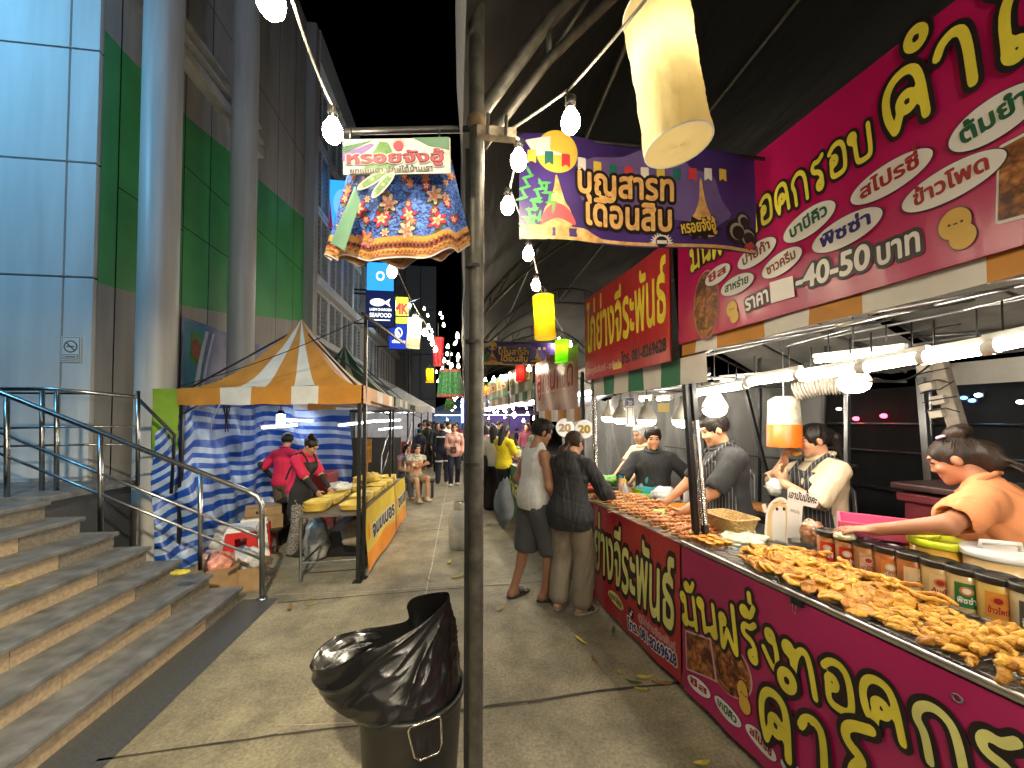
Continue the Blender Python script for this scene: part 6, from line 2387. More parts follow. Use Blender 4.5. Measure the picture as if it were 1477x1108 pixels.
# pink basin and odds behind the jars
PINKB = mat('pink_plastic', (.65, .10, .22), .35, var=.05)
b0 = PT(1210, 748, .62); b1 = PT(1325, 765, .80)
t = thing('pink_basin', 'shallow rectangular bright pink basin behind the jars', 'basin', (b0 + b1) / 2 - Vector((0, 0, .03)))
cc = Vector(((b0.x + b1.x) / 2, (b0.y + b1.y) / 2, b0.z - .03))
b = MB()
L_ = (Vector((b1.x, b1.y, 0)) - Vector((b0.x, b0.y, 0))).length
rzp = math.atan2(b1.y - b0.y, b1.x - b0.x)
Mq = Matrix.Rotation(rzp, 3, 'Z')
b.box(cc - Vector((0, 0, .02)), (L_, .26, .012), rzp)
for sx in (-1, 1): b.box(cc + Mq @ Vector((sx * L_ / 2, 0, .012)), (.012, .29, .07), rzp, bev=.004)
for sy in (-1, 1): b.box(cc + Mq @ Vector((0, sy * .135, .0121)), (L_ - .01, .012, .068), rzp, bev=.004)
b.build('basin', PINKB, t)
MB().box(cc - Vector((0, 0, .05 + (cc.z - .07 - TH) / 2)), (L_ * .8, .2, max(.02, cc.z - .06 - TH)), rzp).build('stand', TRM, t)
lump('plastic_bag', PT(1172, 778, .58) - Vector((0, 0, .03)), (.06, .06, .08), mat('clear_food_bag', (.3, .15, .08), .2, var=.9, scale=30, bump=.5, spec=.8), 'clear bag of brown fried strips behind the placard', 'bag', 44)
MB().slab([Q(-.62, .50, TH + .02), Q(-.98, .50, TH + .02), Q(-.98, .72, TH + .05), Q(-.62, .72, TH + .05)], .01).build('steel_plate', STEEL, None, label='small steel tray lying between the placard and the first jar', cat='tray')
wt = thing('work_table', 'side bench standing behind the snack table', 'table', Q(-.9, 1.0, 0))

bpy.data.objects.remove(wt)

# ---- stall posts
def post(label, px0, py0, px1, py1, t_, m, w=.04, foil=False):
    a, c = PT(px0, py0, t_), PT(px1, py1, t_)
    d = (c - a).normalized()
    g_ = Vector((a.x, a.y, 0)) - Vector((d.x, d.y, 0)) * (a.z / d.z)
    t = thing('stall_post', label, 'post', g_)
    x_ = Vector((RU.x, RU.y, 0)); x_ = (x_ - d * x_.dot(d)).normalized()
    M = Matrix((x_, d.cross(x_), d)).transposed()
    MB().box(g_.lerp(c, .5), (w, w, (c - g_).length), rot=M, bev=.003).build('tube', m, t)
    MB().box(g_ + Vector((0, 0, .006)), (.1, .1, .01)).build('base', m, t)
    if foil:
        f = fnoise(5, 60)
        b = MB()
        lo_, hi_ = PT(px0, py0 + 6, t_), PT(983, 575, t_)
        lo_, hi_ = a, g_.lerp(c, .72)
        b.grid(lambda u, v: lo_.lerp(hi_, v) + x_ * ((w * .62 + .003 * f(u, v * 9)) * math.cos(2 * math.pi * u)) + (d.cross(x_)) * ((w * .62 + .003 * f(v * 9, u)) * math.sin(2 * math.pi * u)), 14, 90, cu=True)
        b.build('foil', mat('crumpled_foil', (.75, .74, .72), .22, 1., var=.2, scale=60, bump=.8, bscale=120), t)
    return t


post('black square stall post between the two food tables, left of the foil wrapped one', 1003, 755, 974, 345, .16, BLACKM, .036)
post('stall post wrapped in crumpled silver foil beside the black post', 1016, 757, 991, 470, .20, BLACKM, .036, True)
post('stall post with silvery wrapping at the far end of the skewer table', 860, 700, 853, 430, .10, BLACKM, .04, True)
post('thin stall post at the rear of the skewer stall', 1110, 700, 1075, 560, 1.5, BLACKM, .03)
post('grey rear post behind the woman eating', 1222, 700, 1222, 560, 1.6, STEEL, .03)
post('leaning grey post in the dark behind the orange shirted vendor', 1340, 690, 1328, 545, 2.2, STEEL, .045)

# ---- stall 1 sign
s1 = panel(.10, .06, PT(990, 494, .06).z, 3.06, 2.75, wave=lambda u, v: .004 * math.sin(u * 5) * math.cos(v * 4), step=.0016)
t = thing('signboard', 'big magenta signboard with yellow Thai lettering and white ovals over the snack table', 'sign', Q(.1, .06, 2.2))
s1.base('board', MAG2, t, 50, 12, th=.012)
A, B = np.array(s1.uv(998, 392)), np.array(s1.uv(1268, 219))
hgt = s1.uv(1245, 178)[1] - s1.uv(1250, 232)[1]
s1.text('มันฝรั่งทอดกรอบ', A, B, hgt / .62, [(.105, 1), (.046, 2)], k0=3, wob=.02, hand=True)
k0_ = np.array(s1.uv(1279, 207)); uw = s1.uv(1432, 120)[0] - k0_[0]
hk = s1.uv(1300, 108)[1] - s1.uv(1290, 205)[1]
s1.text('คำโต', (k0_[0], k0_[1] + .01), (k0_[0] + uw * 1.95, k0_[1] + .04), hk / .62, [(.095, 1), (.045, 2)], k0=7, wob=.015, hand=True)
for p0, p1, ry, tx, ink in (((1019, 408), (1055, 385), .05, 'ชีส', 3), ((1042, 421), (1089, 400), .05, 'สาหร่าย', 4), ((1066, 384), (1121, 347), .055, 'ปาปิก้า', 5), ((1101, 397), (1158, 361), .052, 'ซาวครีม', 5),
                            ((1132, 345), (1207, 295), .06, 'บาบีคิว', 4), ((1173, 358), (1275, 306), .06, 'พิซซ่า', 6), ((1229, 290), (1348, 220), .058, 'สไปรซี่', 3), ((1303, 300), (1455, 222), .058, 'ข้าวโพด', 3), ((1371, 212), (1510, 125), .066, 'ต้มยำ', 4)):
    oval(s1, p0, p1, ry, tx, ink, layer=4)
s1.text('ราคา', s1.uv(1077, 449), s1.uv(1111, 434), .11, [(.14, 1), (.03, 0)], k0=3)
s1.poly([s1.uv(1112, 408), s1.uv(1145, 398), s1.uv(1148, 428), s1.uv(1114, 438)], 0, 6)
s1.text('-40-50', s1.uv(1148, 419), s1.uv(1256, 385), .135, [(.13, 1), (.03, 0)], k0=3)
s1.text('บาท', s1.uv(1265, 384), s1.uv(1332, 360), .125, [(.15, 1), (.03, 0)], k0=3)
x_, y_ = s1.uv(1019, 440)
s1.ellipse(x_, y_, .105, .21, 8, 1); s1.ellipse(x_, y_, .10, .20, 7, 2)
q = [s1.uv(*p_) for p_ in ((1440, 212), (1540, 160), (1540, 300), (1437, 325))]
s1.poly(q, 0, 1)
q = [s1.uv(*p_) for p_ in ((1444, 215), (1535, 167), (1535, 294), (1441, 320))]
s1.poly(q, 7, 2)
for (px, py, k) in ((1385, 330, 1.), (1059, 450, .9)):
    x_, y_ = s1.uv(px, py)
    for dx, dy, rx, ry in ((-.01 * k, .02 * k, .04 * k, .05 * k), (.008 * k, -.03 * k, .032 * k, .04 * k)):
        s1.ellipse(x_ + dx, y_ + dy, rx * 1.08, ry * 1.08, 1, 2)
        s1.ellipse(x_ + dx, y_ + dy, rx, ry, 9, 3)
    for dx in (-.022, .008): s1.ellipse(x_ + dx * k, y_ + .02 * k, .004, .004, 1, 4, res=10)
    s1.rect(x_ - .012 * k, y_ + .016 * k, x_ - .002 * k, y_ + .021 * k, 1, 4)
s1.deco('lettering', [PWHT, PBLK, YELP, PRED, PGRN, mat('print_brown', (.2, .04, .01), .4, var=0), PNAV, FRYP, mat('print_rose', (.5, .2, .2), .4, var=0), POTP], t)
# valance of the stall roof under the sign
bnd = [0, .13, .3, .62, .85, 1.05, 1.4, 1.62, 2.0, 2.3, 2.9]
va = panel(.1, .085, PT(993, 512, .085).z, PT(993, 480, .085).z, 2.75, wave=lambda u, v: .012 * math.sin(u * 9) * (1 - v / .12))
ta = thing('stall_canopy', 'orange and white striped stall roof over the snack table with a grey underside', 'canopy', Q(-1.2, 1.2, 2.1))
zb0 = va.o.z
MB().grid(lambda u, v: va.at(u * va.w, v * va.h), 80, 3, mf=lambda u, v: (sum(1 for q in bnd if q < u * va.w)) % 2).build('valance', [CREAM, ORANGE], ta)
UND = mat('canopy_underside', (.22, .215, .20), .8, var=.2, bump=.2, bscale=9)
gu = fnoise(15, 4)


def cano(u, v):
    s_ = .1 - 2.75 * u; tt = .09 + 2.5 * v
    rise = min(v / .5, (1 - v) / .5)
    return Q(s_, tt, zb0 + .12 + (.55 * rise if rise > 0 else 0) + .02 * gu(s_ * 2, tt * 2))


MB().grid(cano, 30, 20).build('roof', UND, ta)
bk = panel(.3, 2.6, 1.98, 2.16, 3.4, wave=lambda u, v: .02 * math.sin(u * 8))
MB().grid(lambda u, v: bk.at(u * bk.w, v * bk.h), 30, 3).build('rear_valance', CREAM, ta)
fr_ = MB()
for s_ in (.06, -.85, -1.8):
    fr_.tube([Q(s_, .11, zb0 + .1), Q(s_, 1.3, zb0 + .6), Q(s_, 2.55, zb0 + .1)], .011, 6)
    fr_.tube([Q(s_, .11, zb0 - .02), Q(s_, 1.2, zb0 + .22), Q(s_, 2.5, zb0 + .0)], .009, 6)
    for k in range(4): fr_.tube([Q(s_, .3 + .6 * k, zb0 + .04 + .06 * k), Q(s_ - .45, .6 + .6 * k, zb0 + .2)], .008, 5)
for k in range(5): fr_.tube([Q(.05, .15 + .55 * k, zb0 + .05 + .06 * min(k, 4 - k)), Q(-2.6, .15 + .55 * k, zb0 + .05 + .06 * min(k, 4 - k))], .009, 6)
for k in range(6): fr_.tube([Q(.0 - .42 * k, .2, zb0 + .03), Q(-.42 - .42 * k, 1.0, zb0 + .16)], .007, 5)
fr_.build('truss', STEEL, ta)

# ---- lamps of stall 1
lz = PT(1010, 566, .42).z
GT = 'white tube lamps in a line over the snack table'


def battens():
    labs = ['first white tube lamp over the snack table, next to the foil wrapped post', 'second tube lamp from the foil wrapped post over the snack table', 'third tube lamp of the line, above the woman eating',
            'fourth tube lamp of the line, right of the flexible duct', 'fifth tube lamp of the line over the jars', 'large near tube lamp over the snack table at the right edge']
    pts = [(1003, 568, 1075, 556), (1080, 552, 1150, 541), (1160, 545, 1240, 531), (1246, 531, 1330, 516), (1336, 518, 1425, 503), (1432, 500, 1545, 478)]
    tts = (.40, .34, .42, .36, .42, .36)
    for l_, (x0, y0, x1, y1), tt in zip(labs, pts, tts):
        tube_lamp(l_, PT(x0, y0, tt), PT(x1, y1, tt), TUBE, .021, GT, .12)
    for l_, (x0, y0, x1, y1), tt in (('thin tube lamp hung higher behind the line of tubes near the foil post', (1042, 549, 1110, 545), .75), ('thin tube lamp hung higher behind the line of tubes over the jars', (1180, 520, 1300, 508), .75)):
        tube_lamp(l_, PT(x0, y0, tt), PT(x1, y1, tt), TUBE, .016, GT, .12)
    for k in range(2):
        tube_lamp('tube lamp of the snack stall beyond the right edge', Q(-2.0 - .7 * k, .4, lz + .04), Q(-2.55 - .7 * k, .4, lz + .04), TUBE, .021, GT, .12)


battens()


def dome(label, p, r=.08, m=DOME, group=None, shade=True, hang=.3):
    t = thing('dome_lamp', label, 'lamp', p, group)
    p = Vector(p)
    MB().lathe(p, [(0, -.62 * r), (r * .5, -.55 * r), (r * .85, -.32 * r), (r, 0), (r * .98, .25 * r), (0, .25 * r)], 20).build('bulb', m, t)
    if shade: MB().lathe(p, [(r * 1.03, .1 * r), (r * 1.1, .3 * r), (r * .98, .6 * r), (r * .5, 1.5 * r), (r * .3, 1.7 * r), (r * .28, 2.5 * r), (0, 2.5 * r)], 20).build('shade', mat('lamp_shade_grey', (.42, .4, .36), .5, var=.1), t)
    MB().cyl(p + Vector((0, 0, 2.4 * r)), p + Vector((0, 0, 2.4 * r + hang)), .004, n=5).build('cord', RUB, t)
    return t


GD = 'dome lamps over the food stalls'
dome('dome lamp hanging by itself over the woman eating, below the flexible duct', PT(1232, 556, .85), .075, group=GD)
dome('dome lamp just above the head of the man in the striped apron', PT(1031, 592, .52), .082, group=GD)
dome('dome lamp left of the foil wrapped post', PT(985, 608, .45), .082, group=GD)
dome('dome lamp above the vendor in the dark shirt with a teal sleeve', PT(933, 607, .45), .085, group=GD)
dome('dome lamp right of the farther silvery post, beside the lamp over the teal sleeve', PT(895, 605, .45), .082, group=GD)
dome('dome lamp just beside the farther silvery post', PT(878, 603, .5), .082, group=GD)
for i, (px, py, tt) in enumerate(((941, 575, .9), (968, 574, .9), (872, 568, .8))):
    q = PT(px, py, tt)
    tube_lamp(['short tube lamp high behind the price tag in the skewer stall', 'short tube lamp left of the foil wrapped post, high in the skewer stall', 'short tube lamp high beside the farther silvery post'][i], q, q + RU * .22, TUBE, .018, 'short tube lamps of the skewer stall', .1)
# ---- stall 2: skewers
S2 = 1.48
t = thing('stall_table', 'skewer table in the middle of the right row', 'table', Q(.75, .45, 0))
MB().slab([Q(S2, .0, TH - .005), Q(.02, .0, TH - .005), Q(.02, .9, TH - .005), Q(S2, .9, TH - .005)], .03).build('tabletop', STEEL, t)
for s_ in (.08, S2 - .06):
    for tt in (.05, .85): MB().cyl(Q(s_, tt, 0), Q(s_, tt, TH - .03), .018, n=8).build('leg', STEEL, t)
g_ = fnoise(78, 4)
k2 = panel(S2, -.015, .05, TH - .01, S2 - .015, wave=lambda u, v: .010 * g_(u, v) + .006 * math.sin(u * 17) * (1 - v))
t = thing('banner', 'red cloth banner with yellow green Thai lettering on the front of the skewer table', 'banner', Q(S2, -.02, .05))
k2.base('cloth', REDV, t, 40, 14)
A, B = k2.uv(800, 783), k2.uv(972, 912)
v0, v1 = k2.uv(850, 775)[1], k2.uv(968, 905)[1]
yb = .30
k2.text('ไก่ย่างจีระพันธ์', (.04, yb), (k2.w - .05, yb), .60, [(.085, 1), (.02, 2)], k0=2)
k2.text('โทร. 081-8269628', k2.uv(908, 905), k2.uv(977, 962), .10, [(.14, 0), (.04, 3)], k0=2)
k2.text('@ไก่ย่างจีระพันธ์', k2.uv(921, 893), k2.uv(975, 940), .07, [(.05, 5)], k0=2)
x_, y_ = k2.uv(912, 884)
k2.rect(x_ - .03, y_ - .035, x_ + .03, y_ + .035, 1, 2); k2.ellipse(x_ - .004, y_ - .012, .013, .013, 0, 3, res=16); k2.rect(x_ + .004, y_ - .012, x_ + .010, y_ + .024, 0, 3); k2.ellipse(x_ + .014, y_ + .016, .008, .006, 0, 3, res=10)
a_, c_ = k2.uv(876, 850), k2.uv(904, 882)
m_ = ((a_[0] + c_[0]) / 2, (a_[1] + c_[1]) / 2)
k2.ellipse(m_[0], m_[1], .13, .05, 2, 2, -.05); k2.text('หมูทอด ปลาแดด', (m_[0] - .11, m_[1] - .02), (m_[0] + .11, m_[1] - .025), .07, [(.03, 4)], k0=3)
for k in range(4): k2.text('ตลาดนัด', (.05 + .02 * k, .24 - .05 * k), (.22 + .02 * k, .235 - .05 * k), .05, [(.02, 5)], k0=2)
k2.deco('lettering', [PWHT, PBLK, PALEY, PNAV, PGRN, mat('print_rosy', (.55, .3, .3), .4, var=0)], t)
s2z0, s2z1 = PT(985, 517, .03).z, PT(975, 345, .03).z
s2 = panel(S2 + .02, .03, s2z0, s2z1 + .02, S2 - .12, wave=lambda u, v: .006 * math.sin(u * 6))
t = thing('signboard', 'red signboard with yellow Thai lettering over the skewer stall', 'sign', Q(S2, .03, s2z0))
s2.base('board', REDV, t, 30, 10, th=.012)
s2.text('ไก่ย่างจีระพันธ์', (.06, .34 * s2.h), (s2.w - .03, .36 * s2.h), .58, [(.022, 2)], k0=1)
s2.text('โทร. 081-8269628', (s2.w * .52, .09 * s2.h), (s2.w * .97, .10 * s2.h), .12, [(.05, 3)], k0=1)
s2.text('เปิดทุกวันจันทร์ - อาทิตย์', (.05, .07 * s2.h), (s2.w * .5, .07 * s2.h), .08, [(.03, 5)], k0=1)
s2.rect(s2.w * .42, .04, s2.w * .52, .09, 2, 1)
s2.deco('lettering', [PWHT, PBLK, YELP, PBLK, PGRN, mat('print_rosy2', (.6, .35, .33), .4, var=0)], t)
# valance green and white behind sign 2
v2 = panel(S2, .10, s2z0 - .16, s2z0 + .02, S2 + .1)
ta = thing('stall_canopy', 'green and white striped stall roof over the skewer table', 'canopy', Q(.7, 1.2, 2.1))
MB().grid(lambda u, v: v2.at(u * v2.w, v * v2.h, .01 * math.sin(u * 30) * (1 - v)), 60, 3, mf=lambda u, v: int(u * 7) % 2).build('valance', [CREAM, mat('green_canvas', (.02, .16, .08), .55)], ta)
MB().grid(lambda u, v: Q(S2 - (S2 + .0) * u, .12 + 2.3 * v, s2z0 + .02 + .5 * min(v / .5, (1 - v) / .5) + .02 * gu(u * 5, v * 5)), 20, 16).build('roof', UND, ta)
fr_ = MB()
for s_ in (.2, .8, 1.4):
    fr_.tube([Q(s_, .14, s2z0), Q(s_, 1.2, s2z0 + .42), Q(s_, 2.3, s2z0)], .011, 6)
    fr_.tube([Q(s_, .14, s2z0 - .1), Q(s_, 2.3, s2z0 - .08)], .010, 6)
for k in range(4): fr_.tube([Q(.1, .3 + .5 * k, s2z0 - .08), Q(1.45, .3 + .5 * k, s2z0 - .08)], .009, 6)
fr_.build('truss', STEEL, ta)

# skewers
STK = mat('bamboo_stick', (.55, .38, .16), .6, var=.15)
MEAT = mat('grilled_meat', (.42, .075, .012), .38, var=.4, scale=35, col2=(.55, .2, .04), bump=.4, bscale=80, spec=.6)
MEAT2 = mat('glazed_meat', (.60, .17, .015), .35, var=.35, scale=35, col2=(.6, .28, .07), bump=.4, bscale=80, spec=.6)


def skewer(seed, m, nb=5):
    """a bamboo stick along +x with lumps of meat"""
    f = fnoise(seed, 30)
    root = thing('meat_skewer', 'grilled meat skewer', 'skewer', (0, 0, 0))
    MB().cyl((-.15, 0, 0), (.15, 0, 0), .0026, n=6).build('stick', STK, root)
    pts, rad = [], []
    n = nb * 7
    for i in range(n + 1):
        u = i / n
        pts.append((-.055 + .20 * u, .004 * f(u, 0), .003 * f(0, u)))
        rad.append((.0165 + .005 * f(u * 2, 1)) * (.55 + .45 * abs(math.sin(math.pi * nb * u))) if 0 < i < n else .003)
    MB().tube(pts, .01, 8, rad=rad).build('meat', m, root)
    return root


prot = [skewer(1, MEAT, 5), skewer(2, MEAT2, 7), skewer(3, MEAT, 4), skewer(4, MEAT2, 6)]
first = [True] * 4
LB = ['dark red grilled meat skewer with its bare stick end over the table edge', 'orange glazed meat skewer among those on the front edge of the skewer table', 'chunky dark red skewer on the front edge of the skewer table', 'shiny orange skewer with small lumps on the front edge of the skewer table']
LB2 = ['dark red grilled meat skewer in the second row of skewers', 'orange glazed meat skewer in the second row of skewers', 'chunky dark red skewer in the second row of skewers', 'shiny orange skewer with small lumps in the second row of skewers']
ang = math.atan2(RN.y, RN.x)
n_ = 0
for row in range(2):
    for k in range(38):
        i = (k + row) % 4 if k % 5 else (k * 7) % 4
        s_ = .06 + 1.36 * k / 37 + gr.uniform(-.01, .01)
        loc = Q(s_, .085 + .225 * row + gr.uniform(-.02, .02), TH + .016 + .016 * (k % 3) + .012 * row)
        rot = (0, gr.uniform(-.06, .06), ang + gr.uniform(-.5, .4))
        lab = (LB if row == 0 else LB2)[i]
        gp = 'skewers on the front edge' if row == 0 else 'skewers in the second row'
        if row == 0 and first[i]:
            first[i] = False
            o = prot[i]; o.location = loc; o.rotation_euler = rot; o['label'] = lab; o['group'] = gp
        else: dup(prot[i], loc, rot, lab, gp)
# goods further back on the skewer table
LEAF = mat('lettuce_green', (.14, .42, .05), .5, var=.4, scale=25, col2=(.35, .55, .12), bump=.6)
lump('lettuce_heap', P(972, 746, z=TH), (.16, .13, .035), LEAF, 'bright green lettuce leaves next to the foil wrapped post', 'greens', 51, amp=.45)
lump('lettuce_heap', Q(1.22, .5, TH), (.24, .14, .03), LEAF, 'light green leaves at the far end of the skewer table', 'greens', 52, amp=.45)
lump('plastic_bag', Q(1.05, .62, TH), (.13, .11, .09), CLEARB, 'heap of clear plastic bags in the middle of the skewer table', 'bag', 53)
lump('plastic_bag', P(1060, 772, z=TH), (.13, .10, .04), mat('white_wrap', (.6, .6, .5), .4, var=.3, scale=20, bump=.5), 'white wrapped food behind the lettuce beside the foil post', 'bag', 54)


def basket(name, label, c, rx, ry, h, m, rect=False, rz=0., n=36, holes=True):
    t = thing(name, label, 'basket', c)
    c = Vector(c)
    V, F = [], []
    b = MB()
    Mz = Matrix.Rotation(rz, 3, 'Z')

    def ring(k, z, off=0):
        out = []
        for i in range(n):
            a = 2 * math.pi * i / n
            x, y = math.cos(a), math.sin(a)
            kk = (abs(x) ** 6 + abs(y) ** 6) ** (-1 / 6) if rect else 1
            wv_ = 1 + (.012 * (i % 2)) if holes else 1
            out.append(c + Mz @ Vector((x * kk * rx * k * wv_, y * kk * ry * k * wv_, z)))
        return out
    rs = [ring(.8, 0), ring(.84, h * .3), ring(.9, h * .6), ring(.97, h * .92), ring(1.03, h * .94), ring(1.03, h), ring(.96, h), ring(.86, h * .5), ring(.78, .006)]
    for r_ in rs: V += r_
    for j in range(len(rs) - 1):
        for i in range(n): F.append((j * n + i, j * n + (i + 1) % n, (j + 1) * n + (i + 1) % n, (j + 1) * n + i))
    F += [tuple(reversed(range(n))), tuple(range((len(rs) - 1) * n, len(rs) * n))]
    b.put(V, F, 0, False)
    b.build('bowl', m, t)
    return t


WICK = mat('pale_wicker', (.55, .36, .15), .6, var=.35, scale=60, bump=.8, bscale=110)
c_ = PT(1052, 738, .42); s_, t_ = ST(c_)
basket('wicker_basket', 'pale rectangular plastic wicker basket in front of the man in the striped apron', Q(s_, .42, TH + .03), .155, .115, .11, WICK, True, rz_row)
MB().box(Q(s_, .42, TH + .015), (.26, .2, .025), rz_row).build('basket_stand', TRM, None, label='flat metal box under the wicker basket', cat='box')
c_ = P(985, 716, z=TH + .02); s_, t_ = ST(PT(990, 722, .5))
bk_ = basket('orange_basket', 'round orange basket of red sauce left of the foil wrapped post', Q(s_, .5, TH), .13, .13, .075, BASO)
MB().lathe(Q(s_, .5, TH + .05), [(0, .012), (.06, .015), (.11, .0)], 20).build('sauce', mat('red_sauce', (.4, .03, .01), .3, var=.4, scale=40), bk_)
s_, t_ = ST(PT(921, 690, .6))
basket('yellow_basket', 'small bright yellow basket on the skewer table', Q(s_, .62, TH), .09, .09, .07, mat('bright_yellow_plastic', (.65, .55, .01), .4, var=.1))
basket('blue_basket', 'small teal basket at the back of the skewer table', Q(1.35, .78, TH + .02), .1, .1, .09, mat('teal_plastic', (.02, .25, .35), .4, var=.1))
basket('red_basket', 'dark red basket at the back of the skewer table', Q(1.15, .85, TH + .02), .1, .1, .09, mat('wine_plastic', (.3, .02, .06), .4, var=.1))
for k, (s_, tt, h, lab) in enumerate(((1.3, .35, .2, 'clear sauce bottle beside the farther silvery post'), (.95, .78, .17, 'white sauce bottle behind the yellow basket'), (1.42, .62, .19, 'yellow capped bottle at the far end of the skewer table'))):
    t = thing('sauce_bottle', lab, 'bottle', Q(s_, tt, TH))
    MB().lathe(Q(s_, tt, TH), [(0, 0), (.03, 0), (.032, .01), (.032, h * .6), (.012, h * .8), (.012, h * .86), (0, h * .86)], 16).build('body', [CLEARB, WHITEP, CLEARB][k], t)
    MB().lathe(Q(s_, tt, TH + h * .84), [(.015, 0), (.015, .02), (.004, .035), (.003, .06), (0, .06)], 10).build('cap', [mat('bright_yellow_plastic', 1), WHITEP, mat('bright_yellow_plastic', 1)][k], t)
MB().box(Q(.75, .66, TH + .02), (.3, .22, .04), rz_row, bev=.006).build('steel_pan', TRM, None, label='low steel pan with tongs on the skewer table', cat='pan')
MB().tube([Q(.9, .62, TH + .05), Q(.55, .72, TH + .075)], .008, 6).build('tongs', STEEL, None, label='steel tongs lying across the low pan', cat='tongs')
# price tag hanging from the roof
p_ = PT(909, 590, .3)
t = thing('price_tag', 'blue and white card hanging on a red string before the dome lamps', 'card', p_ - Vector((0, 0, .12)))
shp = Sheet(p_ + Vector((-.042, 0, -.16)), (1, .1, 0), (0, 0, 1), .085, .27)
shp.base('card', CARDW, t, 2, 2, th=.003); shp.rect(.0, .19, .085, .265, 0, 1); shp.rect(.012, .02, .073, .18, 0, 1); shp.rect(.018, .026, .067, .174, 1, 2)
shp.text('20', (.02, .2), (.065, .2), .055, [(.02, 1)])
shp.deco('print', [PNAV, CARDW], t)
MB().cyl(p_ + Vector((0, 0, .1)), p_ + Vector((0, 0, .32)), .004, n=5).build('string', mat('red_string', (.5, .02, .02), .6), t)
MB().box(PT(957, 588, .6), (.11, .01, .08)).build('yellow_tag', mat('old_yellow_card', (.5, .38, .12), .6), None, label='small yellowed card hung between two dome lamps of the skewer stall', cat='card')

# ---- behind the stalls
NETM = mat('dark_net', (.02, .021, .023), .7, var=.4, scale=3, stretch=(1, 1, .2))
gq = fnoise(91, 3)
MB().grid(lambda u, v: Q(3.5 - 9 * u, 3.4 + .06 * gq(u * 9, v * 2), 2.05 * v), 60, 8).build('dark_net_wall', NETM, None, label='dark mesh sheet fencing off the ground behind the right stalls', cat='mesh fence')
b = MB()
for z in (.95, 1.36, 1.66): b.cyl(Q(4, 3.3, z), Q(-5, 3.3, z), .013, n=6)
for s_ in (2.5, .6, -1.2): b.cyl(Q(s_, 3.3, 0), Q(s_, 3.3, 2.2), .02, n=8)
b.build('rail_fence', STEEL, None, label='thin grey pipe railing in front of the dark mesh sheet', cat='railing')
GTARP = mat('grey_tarpaulin', (.085, .085, .083), .6, var=.2, scale=3, bump=.3, bscale=5)
gq2 = fnoise(92, 5)
MB().grid(lambda u, v: Q(6.5 - 6.1 * u, 1.75 + .13 * gq2(u * 13, v * 2.5) + .03 * gq2(u * 40, v * 9) , .02 + 2.2 * v * (1 - .08 * abs(math.sin(u * 13)))), 90, 14).build('grey_tarpaulin', GTARP, None, label='crumpled grey tarpaulin hung behind the skewer stall vendors', cat='tarpaulin')
b = MB()
b.cyl(Q(2.4, 1.6, 1.35), Q(.1, 1.6, 1.35), .014, n=6).cyl(Q(1.8, 1.6, 0), Q(1.6, 1.6, 2.3), .018, n=8).cyl(Q(1.0, 1.62, 0), Q(.95, 1.62, 2.3), .018, n=8).cyl(Q(.45, 1.6, 0), Q(.3, 1.6, 2.3), .022, n=8)
b.build('rear_frame', BLACKM, None, label='black pipe frame standing before the grey tarpaulin', cat='frame')
# orange hood bucket with the flexible duct
hc = PT(1131, 615, 1.0)
t = thing('exhaust_hood', 'orange and clear plastic bucket hung upside down as an extractor hood with a ribbed duct', 'extractor hood', hc - Vector((0, 0, .17)))
k = (PT(1154, 615, 1.0) - PT(1110, 615, 1.0)).length / 2 * .92
MB().lathe(hc - Vector((0, 0, .15)), [(k * 1.0, 0), (k * .98, .16), (k * .95, .165), (k * .93, .0)], 28).build('rim_band', mat('orange_plastic', (.60, .13, .01), .35, var=.1), t)
MB().lathe(hc - Vector((0, 0, .15)), [(k * .96, .16), (k * .88, .34), (k * .5, .37), (0, .37)], 28).build('bucket', mat('cloudy_plastic', (.45, .42, .34), .4, var=.5, scale=9, bump=.3), t)
d0, d1 = PT(1146, 566, 1.0), PT(1222, 556, 1.15)
pts, rad = [], []
for i in range(121):
    pts.append(d0.lerp(d1, i / 120) + Vector((0, 0, .02 * math.sin(i / 40))))
    rad.append(.062 + .008 * math.sin(i / 120 * 2 * math.pi * 15))
MB().tube(pts, .06, 16, rad=rad).build('duct', mat('duct_plastic', (.45, .42, .36), .45, var=.2), t)
b = MB()
b.cyl(hc + Vector((0, 0, .2)), hc + Vector((0, 0, .8)), .004, n=5)
b.build('hanger', STEEL, t)
# charcoal grill behind
gc = PT(1115, 700, 1.25)
t = thing('grill', 'low dark charcoal grill with orange sausages behind the snack table', 'grill', Vector((gc.x, gc.y, 0)))
MB().box((gc.x, gc.y, .86), (.55, .4, .16), rz_row, bev=.01).build('body', BLACKM, t)
for k in range(4): MB().cyl(Vector((gc.x, gc.y, 0)) + Matrix.Rotation(rz_row, 3, 'Z') @ Vector(((k % 2 - .5) * .48, (k // 2 - .5) * .32, 0)), Vector((gc.x, gc.y, .8)) + Matrix.Rotation(rz_row, 3, 'Z') @ Vector(((k % 2 - .5) * .48, (k // 2 - .5) * .32, 0)), .014, n=6).build('leg', BLACKM, t)
for k in range(16):
    c2 = Vector((gc.x, gc.y, .955)) + RU * (.24 - .032 * k) + RN * gr.uniform(-.03, .03)
    b = MB().tube([c2 - RN * .13, c2 - RN * .05 + Vector((0, 0, .006)), c2 + RN * .06, c2 + RN * .13], .011, 7)
    b.build('sausage', MEAT2, None, label='orange sausage grilling on the dark charcoal grill', cat='sausage', group='sausages on the grill')
